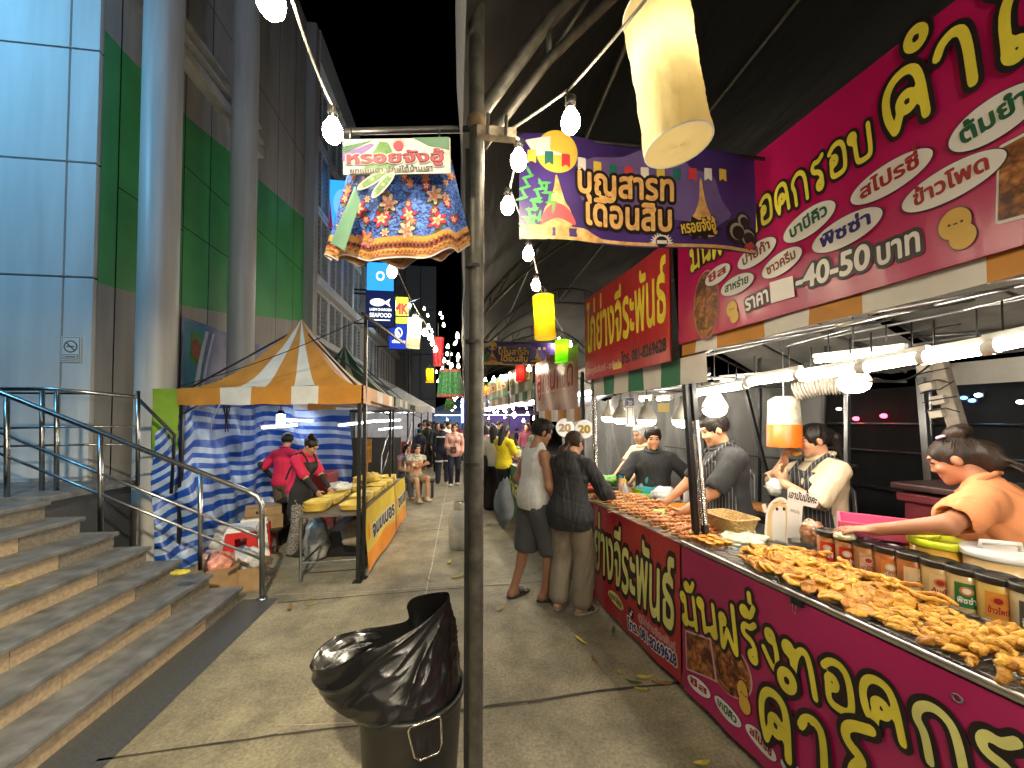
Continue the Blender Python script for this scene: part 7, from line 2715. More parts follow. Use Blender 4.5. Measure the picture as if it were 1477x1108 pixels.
# maroon counter
m0 = PT(1290, 700, 1.45)
t = thing('maroon_cabinet', 'old maroon wooden cabinet with a dark top behind the orange shirted vendor', 'cabinet', Vector((m0.x + .3, m0.y - .2, 0)))
MARM = mat('maroon_wood', (.12, .012, .02), .5, var=.3, scale=6)
cz = m0.z
ctr_ = Q(ST(m0)[0] - .45, 1.75, 0)
MB().box(ctr_ + Vector((0, 0, cz / 2 - .02)), (.86, .5, cz - .04), rz_row, bev=.01).build('carcass', MARM, t)
MB().box(ctr_ + Vector((0, 0, cz)), (.95, .6, .04), rz_row, bev=.008).build('top', mat('dark_maroon_top', (.05, .02, .022), .4, var=.3), t)
MB().box(ctr_ + Vector((0, 0, cz - .07)), (.91, .56, .05), rz_row, bev=.006).build('moulding', MARM, t)
lump('black_pouch', ctr_ + Vector((.0, .0, cz + .02)), (.12, .08, .03), BLACKP, 'black pouch lying on the maroon cabinet', 'pouch', 70)
# concrete pole with breakers
a, c = PT(1388, 640, 1.9), PT(1352, 515, 1.9)
dd = (c - a).normalized()
g_ = a - dd * (a.z / dd.z)
t = thing('utility_pole', 'leaning weathered concrete pole with switches and loose wires behind the tubes', 'pole', g_)
CONC = mat('old_concrete', (.33, .29, .24), .8, var=.3, scale=9, bump=.3)
b = MB()
xx = Vector((RU.x, RU.y, 0)); xx = (xx - dd * xx.dot(dd)).normalized()
Mp = Matrix((xx, dd.cross(xx), dd)).transposed()
top_ = g_ + dd * (c - g_).length
b.box(g_.lerp(top_, .5), (.075, .075, (top_ - g_).length), rot=Mp, bev=.008)
b.build('shaft', CONC, t)
b = MB()
for k, (f, sx) in enumerate(((.97, .02), (.91, .03), (.86, -.01), (.82, .02))):
    q = g_.lerp(top_, f) - dd.cross(xx) * 0 + xx * (.03 + sx) - RN * .065
    b.box(q, (.07, .04, .06), rot=Mp, bev=.004)
b.build('switch', mat('old_white_plastic', (.55, .5, .42), .5), t)
b = MB()
for k in range(6):
    q = g_.lerp(top_, .83 + .03 * k) - RN * .08
    b.tube([q + xx * .1, q + xx * .05 - RN * .03, q - xx * .02 - RN * .02, q - xx * .08 + Vector((0, 0, .04 * (k % 3 - 1)))], .004, 5)
b.tube(sag(top_, PT(1262, 545, 1.3), .08), .006, 5)
b.build('wire', RUB, t)
# lights of the road far behind the net
for i, (px, py, col_, st, lab) in enumerate(((1235, 604, (1, .05, .08), 6, 'red tail light glowing beyond the dark mesh near the woman eating'), (1275, 600, (1, .05, .1), 6, 'second red tail light farther right beyond the dark mesh'),
                                         (1411, 570, (.5, .8, 1), 8, 'cold white street light beyond the leaning pole'), (1390, 574, (.1, .3, 1), 2.5, 'blue light patch beyond the leaning pole'), (1402, 578, (.12, .35, 1), 2.5, 'blue lit foliage spot under the cold street light'),
                                         (1472, 580, (1, .95, .9), 5, 'white light beyond the mesh at the right edge'), (1210, 590, (1, 1, .9), 4, 'small pale light beyond the mesh over the woman eating'))):
    q = P(px, py, d=3.75 if px < 1300 else 3.9) if False else None
    o_ = Vector((0, 0, CAMZ)); r = ray(px, py); kk = (F0 + RN * 3.28 - o_).dot(RN) / r.dot(RN)
    q = o_ + r * kk
    t = thing('far_light', lab, 'light', q)
    MB().ball(q, (.035, .02, .018) if i > 1 else (.05, .02, .025), 10, 6).build('lens', lit('far_light_glow%d' % i, col_, st * .6), t)
    MB().box(q + RN * .03, (.05, .02, .04), rz_row).build('housing', BLACKP, t)

# ---------------------------------------------------------------- purple banners across the walkway
PUR = mat('purple_vinyl', (.03, .013, .13), .38, var=.5, scale=2.5, col2=(.07, .035, .22), spec=.5)
GOLD = mat('print_gold', (.60, .30, .07), .4, var=.25, scale=30, col2=(.72, .5, .22))


def festival(label, Y, px, wseed=3, full=True, x_end=None):
    (x0, yt0, yb0), (x1, yt1, yb1) = px
    a, c = P(x0, yb0, Y=Y), P(x1, yb1, Y=Y)
    tl, tr = P(x0, yt0, Y=Y), P(x1, yt1, Y=Y)
    t = thing('festival_banner', label, 'banner', a)
    f = fnoise(wseed, 5)
    h = tl.z - a.z
    w = c.x - a.x
    sh = Sheet(a, (1, 0, 0), (0, 0, 1), w, h, wave=lambda u, v: .012 * f(u, v) + .01 * math.sin(u * 9), step=.0012)
    sh.base('cloth', PUR, t, 30, 12)
    S_ = lambda x, y: (x * w, y * h)
    sh.poly([S_(.22, .74), S_(.30, .84), S_(.42, .88), S_(.5, .97), S_(.66, .93), S_(.70, .8), S_(.80, .74), S_(.83, .5), S_(.88, .35), S_(.8, .22), S_(.6, .3), S_(.4, .3), S_(.3, .4), S_(.24, .38)], 0, 1)
    sh.poly([S_(.0, .0), S_(1, 0), S_(1, .045), S_(.32, .045), S_(.26, .12), S_(.03, .14), S_(0, .12)], 1, 1)
    sh.ellipse(*S_(.145, .83), h * .2, h * .2, 2, 1)
    sh.poly([S_(.02, .93), S_(.12, .97), S_(.115, .84), S_(.18, .80), S_(.06, .78)], 3, 2)
    # pagodas
    for cx, k in ((.145, 1.), (.745, .95)):
        sh.poly(smooth([S_(cx - .005, .62 if cx < .5 else .75), S_(cx + .012, .5), S_(cx + .03, .36), S_(cx + .05, .28), S_(cx + .055, .13), S_(cx - .055, .13), S_(cx - .05, .28), S_(cx - .03, .36), S_(cx - .012, .5)], 4), 1, 2)
    sh.poly(smooth([S_(.1, .28), S_(.145, .34), S_(.19, .28), S_(.215, .14), S_(.145, .2), S_(.08, .14)], 4), 4, 3)
    # palm leaves
    for k, (bx, by, ang_) in enumerate(((.01, .38, 1.1), (.03, .2, .75), (.02, .12, .35), (.05, .28, 1.0), (.13, .3, 2.2))):
        for q in range(6):
            x_, y_ = bx * w + .05 * q / 5 * w * 1.2 * math.cos(ang_), by * h + .28 * h * q / 5 * math.sin(ang_)
            sh.ellipse(x_, y_, .030, .0065, 5, 3, ang_ + (1. if q % 2 else -.8), res=14)
    # little flags
    for k in range(13):
        x_ = .03 + k * .066
        y_ = .87 - .09 * math.sin(math.pi * min(1, x_ * 1.05)) * .6 - .03
        mi = (2, 6, 7, 3)[k % 4]
        sh.poly([S_(x_, y_), S_(x_ + .033, y_), S_(x_ + .033, y_ - .13), S_(x_ + .0165, y_ - .1), S_(x_, y_ - .13)], mi, 3, res=16)
    sh.text('บุญสารท', S_(.22, .47), S_(.635, .47), h * .36, [(.12, 8), (.03, 9)], k0=3)
    sh.text('เดือนสิบ', S_(.25, .17), S_(.625, .17), h * .36, [(.12, 8), (.03, 9)], k0=3)
    # burst and note
    bp_ = []
    for k in range(20):
        a_ = 2 * math.pi * k / 20
        r_ = (1, .6)[k % 2]
        bp_.append((.73 * w + .10 * w * r_ * math.cos(a_), .2 * h + .13 * h * r_ * math.sin(a_)))
    sh.poly(bp_, 8, 3)
    sh.text('หรอยจังฮู้', S_(.655, .14), S_(.80, .19), h * .16, [(.10, 8), (.03, 2)], k0=5)
    # white half sun emblem
    sx_, sy_ = .575 * w, .035 * h
    rp_ = []
    for k in range(25):
        a_ = math.pi * k / 24
        r_ = h * (.125 if k % 2 else .085)
        rp_.append((sx_ + r_ * math.cos(a_), sy_ + r_ * math.sin(a_)))
    sh.poly(rp_, 3, 3); sh.ellipse(sx_, sy_ + .01, h * .06, h * .055, 8, 4); sh.rect(sx_ - h * .05, sy_ + .0, sx_ + h * .05, sy_ + h * .035, 3, 5)
    # dark puppet figures at the right
    for dx, dy, r_ in ((.9, .2, .1), (.955, .16, .09), (.93, .32, .07)):
        sh.ellipse(dx * w, dy * h, h * r_ * 1.3, h * r_ * 1.25, 8, 3); sh.ellipse(dx * w, dy * h, h * r_ * .9, h * r_ * .85, 10, 4); sh.ellipse(dx * w + .006, dy * h - .006, h * r_ * .75, h * r_ * .7, 8, 5)
    sh.poly([S_(.93, .06), S_(.97, .12), S_(.99, .08), S_(.96, .02)], 7, 6, res=14)
    sh.deco('lettering', [mat('print_lilac', (.13, .09, .28), .4, var=.2), GOLD, mat('print_sun_yellow', (.66, .48, .07), .4, var=.1), PWHT, mat('print_coral', (.5, .07, .09), .4, var=.15), mat('print_palm', (.06, .28, .08), .4, var=.2),
                          mat('print_teal', (.02, .14, .13), .4), mat('print_flag_red', (.5, .04, .05), .4), PBLK, mat('print_letter_gold', (.66, .40, .14), .4, var=.2, scale=40), mat('print_grey', (.3, .3, .33), .4)], t)
    b = MB().tube([sh.at(-.05, h, .0), sh.at(w + .05, h, 0)], .009, 8)
    b.build('top_pole', BLACKM, t)
    return t


festival('nearest purple festival banner with golden Thai lettering, hung behind the pale lantern', 1.62, ((749, 192, 345), (1094, 200, 343)))
festival('smaller purple festival banner farther down the walkway, under the yellow lantern', 5.4, ((694, 493, 526), (802, 491, 525)), 8)

# ---------------------------------------------------------------- big black canopy over the right row, on arched trusses
CAN = mat('black_tarpaulin_roof', (.014, .0145, .014), .5, var=.3, scale=2, bump=.7, bscale=7, stretch=(1, .25, 1), spec=.4)
t = thing('market_roof', 'black tarpaulin roof arched on pipe trusses over the right row of stalls', 'roof', (2, 6, 2.7))
gk, gk2 = fnoise(101, 2.6), fnoise(102, 7)
x0_, x1_, ze, zp = -.02, 4.2, 2.95, 4.5


def roof(u, v):
    x = x0_ + (x1_ - x0_) * u
    y = -2.5 + 24 * v
    bay = abs(math.sin(math.pi * (y - 1.26) / 3.0))
    z = ze + (zp - ze) * math.sin(math.pi * u) ** .85 - .10 * bay * math.sin(math.pi * u) + .035 * gk(x * 1.2, y * .6) + .02 * gk2(x * 2, y * .8)
    return (x, y, z)


MB().grid(roof, 60, 120).build('tarpaulin', CAN, t)
ge = fnoise(104, 6)
MB().grid(lambda u, v: (x0_ + .01 + .03 * ge(u * 12, v), -2.5 + 24 * u, ze + .02 - (.42 + .12 * ge(u * 9, 3)) * v), 120, 6).build('side_flap', mat('grey_tarp_edge', (.035, .035, .037), .6, var=.3, bump=.3), t)
for k in range(7):
    y = 1.3 + 3 * (k - 1)
    pts = [(x0_ + .06 + (x1_ - x0_ - .1) * i / 16, y, ze - .22 + (zp - ze) * math.sin(math.pi * i / 16) ** .85) for i in range(17)]
    pts2 = [(x, yy, z - .28 + .16 * abs(i - 8) / 8) for i, (x, yy, z) in enumerate(pts)]
    b = MB().tube(pts, .024, 8).tube(pts2, .017, 8)
    for i in range(1, 16, 2): b.tube([pts[i], pts2[i]], .011, 5).tube([pts2[i], pts[i + 1]], .009, 5)
    b.build('truss', GALV, t)
    if k != 1: MB().cyl((.04, y, 0), (.04, y, 2.8), .025, n=10).build('support', GALV, t)
for x in (.9, 2.05, 3.2):
    u = (x - x0_) / (x1_ - x0_)
    MB().cyl((x, -2.5, ze - .2 + (zp - ze) * math.sin(math.pi * u) ** .85), (x, 21, ze - .2 + (zp - ze) * math.sin(math.pi * u) ** .85), .015, n=6).build('purlin', GALV, t)
# ---------------------------------------------------------------- string lights: cables, bulbs, lanterns
SOCK = mat('bulb_socket', (.02, .02, .02), .5, var=.1)


def bulb_proto(gm_, r=.03):
    t = thing('festoon_bulb', 'warm festoon bulb', 'bulb', (0, 0, 0))
    MB().lathe((0, 0, -.115), [(0, 0), (r * .55, .004), (r * .9, .018), (r, .034), (r * .92, .05), (r * .62, .066), (r * .48, .075)], 16).build('glass', gm_, t)
    MB().lathe((0, 0, -.045), [(.013, 0), (.014, .018)], 12).build('screw_cap', STEEL, t)
    MB().lathe((0, 0, -.028), [(.016, 0), (.018, .004), (.018, .026), (.012, .03), (0, .03)], 12).build('socket', SOCK, t)
    return t


bp0 = bulb_proto(BULB)
used = [False]


def bulb(px, py, d, label, group=None, drop=.0):
    p = P(px, py, d=d) + Vector((0, 0, .08))
    if not used[0]:
        used[0] = True
        bp0.location = p; bp0['label'] = label
        if group: bp0['group'] = group
        WL[bp0.name] = p
    else: dup(bp0, p, random.uniform(0, 6), label, group)
    return p


def far_bulb(p, label, group, m=None):
    global fb0
    if fb0 is None:
        fb0 = MB().lathe((0, 0, -.07), [(0, 0), (.022, .008), (.03, .028), (.025, .05), (.013, .066), (.013, .09), (0, .09)], 8).build('small_bulb', BULBF, None, label=label, cat='bulb', group=group)
        o = fb0
    else:
        o = fb0.copy(); COL.objects.link(o)
    o.location = p - Vector((0, 0, .09)); o['label'] = label; o['group'] = group


fb0 = None
RB = [bulb(823, 176, 1.22, 'glowing bulb nearest the pale lantern, over the purple banner'), bulb(748, 232, 1.42, 'glowing bulb at the top left corner of the nearest purple banner'),
      bulb(732, 298, 1.72, 'glowing bulb at the left edge of the nearest purple banner, halfway down'), bulb(762, 367, 2.12, 'glowing bulb just below the nearest purple banner'), bulb(773, 412, 2.6, 'glowing bulb just above the yellow lantern')]
anchor = P(727, 192, d=1.3)
cab = MB()
cab.tube(sag(P(935, -5, d=.95), RB[0] + Vector((.0, 0, .03)), .005, 6) + sag(RB[0] + Vector((0, 0, .03)), anchor, .005, 6)[1:], .0045, 6)
cab.tube(sag(P(935, -5, d=.95), Vector((.75, -.6, 3.0)), .04, 6), .006, 6)
cab.tube([anchor] + [p + Vector((.01, 0, .0)) for p in RB[1:]] + [P(783, 428, d=3.0), P(812, 478, d=4.4)], .005, 6)
cab.build('string_cable', ROPE, None, label='pale cable carrying the bulbs under the black roof from the beam to the green lantern', cat='cable')
for p in (RB[0],):
    MB().tube([p + Vector((-.005, 0, .0)), p + Vector((-.012, 0, .02)), p + Vector((.0, 0, .035))], .003, 5).build('hang_loop', SOCK, None, label='wire loop holding the bulb nearest the pale lantern', cat='wire')
LB_ = [bulb(391, 2, .86, 'glowing bulb cut by the top edge, on the left cable'), bulb(480, 190, 1.22, 'glowing bulb beside the small skirt sign'), bulb(565, 393, 2.4, 'glowing bulb under the hem of the flowered skirt'),
       bulb(600, 462, 3.6, 'glowing bulb on top of the white lantern over the walkway'), bulb(613, 480, 4.2, 'glowing bulb between the white lantern and the red lantern, nearer one'), bulb(621, 487, 4.7, 'glowing bulb between the white lantern and the red lantern, farther one')]
cab = MB()
pts = [P(418, -10, d=.9), LB_[1], P(500, 205, d=1.4), LB_[2] + Vector((0, 0, .02)), LB_[3] + Vector((0, 0, .03)), LB_[5] + Vector((0, 0, .03)), P(652, 556, d=13)]
lp = []
for a, c in zip(pts, pts[1:]): lp += sag(a, c, .02, 5)[:-1]
cab.tube(lp + [pts[-1]], .004, 6)
cab.tube(sag(P(418, -10, d=.9), Vector((-.75, -1.2, 2.9)), .05, 6), .006, 6)
cab.build('string_cable', ROPE, None, label='pale cable carrying the left line of bulbs past the flowered skirt', cat='cable')
# bulbs behind the photographer on the same lines
for k, (x, y) in enumerate(((.75, -.5), (.8, -1.6), (.3, -2.3), (-.75, -.8), (-.8, -1.8), (-.9, -2.8))):
    q = Vector((x, y, 2.72))
    dup(bp0, q, 0, 'glowing bulb of the string behind the viewpoint', 'bulbs behind the viewpoint')
TUBE_FILL = lit('fill_tube_glow', (1, .88, .68), 150)  # for unseen tubes added to brighten the ground and the table fronts
for k in range(3):
    y = -.6 - 1.3 * k
    tube_lamp('added white tube lamp brightening the walkway from behind the viewpoint', (.75, y, 2.45), (.75, y - .6, 2.45), TUBE_FILL, .024, 'added tube lamps behind the viewpoint', .2)
GFL, GFR = 'far bulbs of the left line', 'far bulbs under the black roof'
lf = [(640, 466, 9), (618, 468, 7), (622, 475, 7.5), (624, 490, 6), (637, 487, 8), (646, 497, 9), (645, 508, 10), (647, 521, 11), (638, 529, 9), (650, 528, 12), (641, 517, 8), (660, 480, 6), (661, 510, 7), (661, 525, 8), (660, 545, 10), (655, 560, 15), (640, 548, 10), (628, 500, 6), (612, 443, 12), (617, 453, 13), (635, 450, 12), (638, 456, 13), (648, 540, 14), (652, 548, 16), (644, 556, 16), (637, 560, 18), (600, 610, 20), (612, 611, 20), (624, 609, 20), (592, 609, 20), (645, 604, 20)]
for k in range(34): lf.append((random.choice((652, 640, 630, 660, 655)) + random.uniform(-9, 9), 590 - 100 * random.random() ** 1.6, random.uniform(9, 20)))
for x, y, d in lf: far_bulb(P(x, y, d=d), 'small far bulb of the strings of lights over the walkway left of the steel pole', GFL)
rf_ = [(806, 487, 5.6), (803, 491, 5.5), (816, 496, 5.8), (822, 492, 5.8), (763, 527, 5.5), (735, 538, 7), (723, 541, 7.5), (712, 543, 8), (700, 545, 9), (722, 563, 10), (724, 560, 9), (714, 566, 10), (706, 575, 12), (699, 577, 13), (703, 588, 14), (697, 586, 16), (726, 556, 9), (730, 574, 11), (716, 583, 13), (712, 592, 15), (740, 596, 12), (728, 600, 14), (705, 602, 18), (745, 560, 9), (752, 575, 10), (780, 603, 8), (770, 600, 9), (755, 604, 10)]
for k in range(24): rf_.append((704 + 70 * random.random(), 600 - 40 * random.random(), random.uniform(9, 17)))
for x, y, d in rf_: far_bulb(P(x, y, d=d), 'small far bulb of the strings under the black roof right of the steel pole', GFR)


# cloth lanterns
def lantern(label, c, r, h, m, tilt=(0, 0), seg=96, seed=1, group=None, ring=WHITEP, glow=None):
    t = thing('lantern', label, 'lantern', c, group)
    c = Vector(c)
    M = Matrix.Rotation(tilt[0], 3, 'X') @ Matrix.Rotation(tilt[1], 3, 'Y')
    f, f2 = fnoise(seed, 7), fnoise(seed + 7, 16)

    def fn(u, v):
        a = 2 * math.pi * u
        k = 1 + .03 * f(math.cos(a), math.sin(a), v * 2.2) + .026 * (1 - 2 * abs(f2(math.cos(a) * 1.4, math.sin(a) * 1.4, v * 1.7))) + .012 * (1 - 2 * abs(f2(v * 3, math.cos(a) * 2.5, math.sin(a) * 2.5))) - .03 * math.exp(-((u * 4) % 1 - .5) ** 2 / .002)
        rr = r * k * (1 - .05 * math.sin(math.pi * v))
        return c + M @ Vector((rr * math.cos(a), rr * math.sin(a), h * (v - .5)))
    MB().grid(fn, seg, 48, cu=True).build('cloth', m, t)
    for z in (-.5, .5):
        b = MB().tube([c + M @ Vector((r * 1.01 * math.cos(a), r * 1.01 * math.sin(a), h * z)) for a in np.linspace(0, 2 * math.pi, 29)[:-1]], r * .03, 6, closed=True)
        b.build('hoop', ring, t)
    MB().grid(lambda u, v: c + M @ Vector((r * .99 * v * math.cos(6.2832 * u), r * .99 * v * math.sin(6.2832 * u), -h * .5 + .01 * f(u * 5, v * 3) * (1 - v))), 28, 5, cu=True).build('bottom_cloth', m, t)
    b = MB()
    for a in (0.5, 2.6, 4.7): b.tube([c + M @ Vector((r * math.cos(a), r * math.sin(a), h * .5)), c + M @ Vector((0, 0, h * .5)) + Vector((0, 0, r * 1.0))], .0018, 4)
    b.build('string', ROPE, t)
    if glow:
        MB().ball(c + M @ Vector((0, 0, h * .16)), min(.032, r * .3), 12, 8).build('bulb', glow, t)
    return t


def cloth_glow(name, col, trans=.6):
    if name in MATS: return MATS[name]
    m = mat(name, col, .7, var=.10, scale=10, bump=.6, bscale=24)
    nt, bs, N, L = nodes_of(m)
    tr = N('ShaderNodeBsdfTranslucent'); tr.inputs['Color'].default_value = tuple(col) + (1,)
    mxs = N('ShaderNodeMixShader'); mxs.inputs[0].default_value = trans
    out = [n for n in nt.nodes if n.type == 'OUTPUT_MATERIAL'][0]
    L(bs.outputs[0], mxs.inputs[1]); L(tr.outputs[0], mxs.inputs[2]); L(mxs.outputs[0], out.inputs['Surface'])
    return m


lc = (P(940, 20, d=1.22) + P(983, 205, d=1.22)) / 2
bl_ = P(983, 204, d=1.22); tl_ = P(944, 2, d=1.22)
LH = (tl_ - bl_).length
IN = lit('lantern_bulb_glow', (1, .86, .55), 15)
tl = lantern('large pale yellow cloth lantern hanging at the top of the walkway', lc, .099, LH, cloth_glow('pale_lantern_cloth', (.82, .72, .42), .62), (R(-2), R(-8)), seed=4, glow=IN)

lantern('bright yellow cloth lantern hanging under the string of bulbs', P(785, 458, d=3.0), .082, .33, cloth_glow('yellow_lantern_cloth', (.80, .62, .01), .6), (0, R(-3)), seed=5, glow=lit('lantern_bulb_glow2', (1, .86, .55), 40))
lantern('bright green cloth lantern beside the far purple banner', P(811, 507, d=4.4), .085, .25, cloth_glow('green_lantern_cloth', (.15, .62, .01), .6), (0, 0), seed=6, glow=lit('lantern_bulb_glow2', 1, 1))
lantern('white cloth lantern before the dark blue shop sign', P(597, 481, d=3.6), .062, .27, cloth_glow('white_lantern_cloth', (.75, .68, .52), .6), (0, R(4)), seed=7, glow=lit('lantern_bulb_glow2', 1, 1))
lantern('small red cloth lantern under the far purple banner', P(750, 539, d=6.2), .07, .25, cloth_glow('red_lantern_cloth', (.6, .02, .02), .6), seed=8, glow=lit('lantern_bulb_glow2', 1, 1))
lantern('teal lantern far down the right row', P(709, 566, d=10), .08, .26, cloth_glow('teal_lantern_cloth', (.05, .4, .45), .6), seed=9, glow=lit('lantern_bulb_glow2', 1, 1))
lantern('orange lantern far down beside the steel pole', P(698, 563, d=9), .08, .2, cloth_glow('orange_lantern_cloth', (.6, .18, .02), .6), seed=10, glow=lit('lantern_bulb_glow2', 1, 1))
lantern('flat yellow square lantern beside the far end wall', P(620, 542, d=9), .09, .32, cloth_glow('yellow_lantern_cloth', 1), seed=11, glow=lit('lantern_bulb_glow2', 1, 1))
# red and green skirts hung farther along
def small_skirt(label, px, py0, py1, d, wpx0, wpx1, m, hemm, seed):
    top, bot = P(px, py0, d=d), P(px, py1, d=d)
    w0, w1 = wpx0 / FPX * d / 2, wpx1 / FPX * d / 2
    t = thing('skirt', label, 'skirt', bot)
    h = top.z - bot.z
    fn = lambda u, v: (top.x + (w0 + (w1 - w0) * v) * math.cos(6.2832 * u), top.y + .5 * (w0 + (w1 - w0) * v) * math.sin(6.2832 * u) * (1 + .2 * math.sin(u * 60)), top.z - h * v)
    MB().grid(fn, 60, 10, cu=True, mf=lambda u, v: 1 if v > .88 or v < .12 else 0).build('cloth', [m, hemm], t)
    MB().cyl((top.x, top.y, top.z), (top.x, top.y, top.z + .25), .004, n=5).build('string', ROPE, t)


HEM = mat('red_gold_hem', (.4, .12, .08), .7, var=.5, scale=60)
small_skirt('green sequinned skirt with a pale red hem hanging over the walkway', 649, 533, 573, 5.2, 30, 38, mat('green_sequins', (.02, .2, .06), .4, var=.7, scale=60, col2=(.1, .4, .15)), HEM, 1)
small_skirt('red skirt with a bright lamp above it hanging over the walkway', 632, 487, 529, 6.5, 17, 13, mat('red_sequins', (.45, .02, .03), .5, var=.5, scale=60), mat('red_hem', (.5, .05, .04), .6), 2)
small_skirt('little red and green tasselled lantern under the green skirt', 648, 575, 592, 6.2, 8, 18, mat('red_green_cloth', (.4, .05, .03), .6, var=.9, scale=30, col2=(.05, .35, .05)), HEM, 3)

# ---------------------------------------------------------------- farther stalls of the right row
GOODS = [mat('goods_red', (.4, .06, .03), .5, var=.5, scale=20), mat('goods_green', (.12, .32, .05), .5, var=.5, scale=20), mat('goods_cream', (.55, .42, .22), .5, var=.4, scale=20), mat('goods_brown', (.25, .1, .03), .5, var=.5, scale=20)]
SIGNM = [mat('pinkish_banner', (.45, .10, .11), .45, var=.6, scale=3, col2=(.6, .42, .36)), mat('pale_print_banner', (.4, .36, .26), .5, var=.5, scale=8, col2=(.1, .2, .12)), mat('green_print_banner', (.06, .22, .1), .5, var=.5, scale=8), mat('violet_print_banner', (.12, .06, .3), .5, var=.4, scale=6)]
TXT = ['ลูกชิ้นทอด', 'น้ำผลไม้ปั่น', 'ยำรวมมิตร', 'ขนมไทย']
s_ = S2 + .12
GB = ['third stall of the right row, behind the two customers', 'fourth stall of the right row', 'fifth stall of the right row', 'sixth stall of the right row']
for k in range(5):
    L_ = 1.55 if k < 2 else 2.2
    a = s_; e_s = s_ + L_
    where = ['just past the skewer stall', 'second past the skewer stall', 'third past the skewer stall', 'fourth past the skewer stall', 'farthest of the right row'][k]
    t = thing('stall_table', 'market table %s on the right' % where, 'table', Q((a + e_s) / 2, .5, 0))
    MB().slab([Q(e_s, 0, TH - .01), Q(a, 0, TH - .01), Q(a, .8, TH - .01), Q(e_s, .8, TH - .01)], .03).build('tabletop', STEEL, t)
    for q in (a + .06, e_s - .06):
        for tt in (.06, .74): MB().cyl(Q(q, tt, 0), Q(q, tt, TH - .04), .018, n=6).build('leg', STEEL, t)
    c_ = panel(e_s, -.01, .06, TH - .012, L_ - .03, wave=lambda u, v: .008 * math.sin(u * 14))
    t = thing('banner', 'printed table cloth of the market table %s' % where, 'banner', Q(e_s, -.01, .06))
    c_.base('cloth', SIGNM[(k + 1) % 4], t, 24, 6)
    c_.text(TXT[k % 4], (.1, .35), (c_.w - .1, .35), .4, [(.1, 0), (.03, 1)]); c_.deco('lettering', [PBLK, PALEY], t)
    if k == 0: z0, z1 = PT(800, 592, .05).z, PT(852, 488, .05).z
    else: z0, z1 = 2.15, 2.6
    c_ = panel(e_s, .03, z0, z1, L_ - .1, wave=lambda u, v: .012 * math.sin(u * 11 + v * 3), step=.002)
    t = thing('signboard', 'printed signboard over the market table %s' % where, 'sign', Q(e_s, .03, z0))
    c_.base('board', SIGNM[k % 4], t, 24, 8)
    c_.text(TXT[k % 4], (.08, c_.h * .38), (c_.w - .08, c_.h * .38), c_.h * .62, [(.08, 0), (.02, 1)]); c_.deco('lettering', [PRED if k else mat('print_rosy3', (.6, .42, .38), .4), PALEY if k else mat('print_cherry', (.35, .02, .03), .4)], t)
    t = thing('stall_canopy', 'pale stall roof over the market table %s' % where, 'canopy', Q((a + e_s) / 2, 1.2, 2.2))
    MB().grid(lambda u, v: Q(e_s - L_ * u, .08 + 2.2 * v, z0 + .02 + .45 * min(v / .5, (1 - v) / .5)), 8, 10).build('roof', UND, t)
    MB().grid(lambda u, v: Q(e_s - L_ * u, .07 + .01 * math.sin(u * 20), z0 - .14 + .16 * v), 24, 2, mf=lambda u, v: int(u * 6) % 2).build('valance', [CREAM, [ORANGE, mat('green_canvas', 1)][k % 2]], t)
    for q in (a + .02,):
        o = MB().box(Q(q, .05, 1.1), (.035, .035, 2.2)); o.build('support', BLACKM, t)
    tube_lamp('bright tube lamp over the market table %s' % where, Q(a + .15, .35, 2.02), Q(e_s - .25, .35, 2.02), TUBE if k % 2 else TUBEC, .022, 'tube lamps of the farther right stalls', .1)
    tube_lamp('second tube lamp behind the first over the market table %s' % where, Q(a + .15, .75, 2.05), Q(e_s - .25, .75, 2.05), TUBE, .018, 'rear tube lamps of the farther right stalls', .1)
    for j in range(6 if k < 2 else 4):
        g_ = GOODS[(j + k) % 4]
        lump('food_heap', Q(a + .15 + (L_ - .3) * j / 5, .25 + .28 * (j % 2), TH), (.13, .12, .05 + .03 * ((j + k) % 3)), g_, 'heap of snacks on the market table %s' % where, 'food', 200 + 10 * k + j, amp=.4, group='heaps of snacks on the market table %s' % where)
    s_ = e_s + .1
# round price signs with 20
for (px, py, rp_, m, inkm, lab) in ((815, 617, 13.5, PWHT, 'print_tan', 'round white 20 sign hung over the far end of the skewer stall'), (843, 619, 13.5, PWHT, 'print_sunny', 'round white and yellow 20 sign next to the farther silvery post')):
    c_ = PT(px, py, .06)
    d = (c_ - Vector((0, 0, CAMZ))).length
    r = rp_ / FPX * d * .97
    t = thing('price_sign', lab, 'sign', c_ - Vector((0, 0, r)))
    u_ = Vector((.96, -.28, 0)).normalized()
    sh = Sheet(c_, u_, (0, 0, 1), r, r, step=.003)
    MB().cyl(c_ - sh.n * .012, c_ - sh.n * .001, r, n=40).build('disc', lit('round_sign_glow', (1, .95, .8), .16), t)
    MB().cyl(c_ + Vector((0, 0, r)) - sh.n * .005, c_ + Vector((0, 0, r + .3)) - sh.n * .005, .004, n=5).build('string', RUB, t)
    sh.text('20', (-r * .68, -r * .40), (r * .62, -r * .40), r * 1.15, [(.05, 0)])
    sh.deco('lettering', [mat(inkm, (.60, .42, .22) if 'tan' in inkm else (.66, .42, .01), .4, var=0)], t)

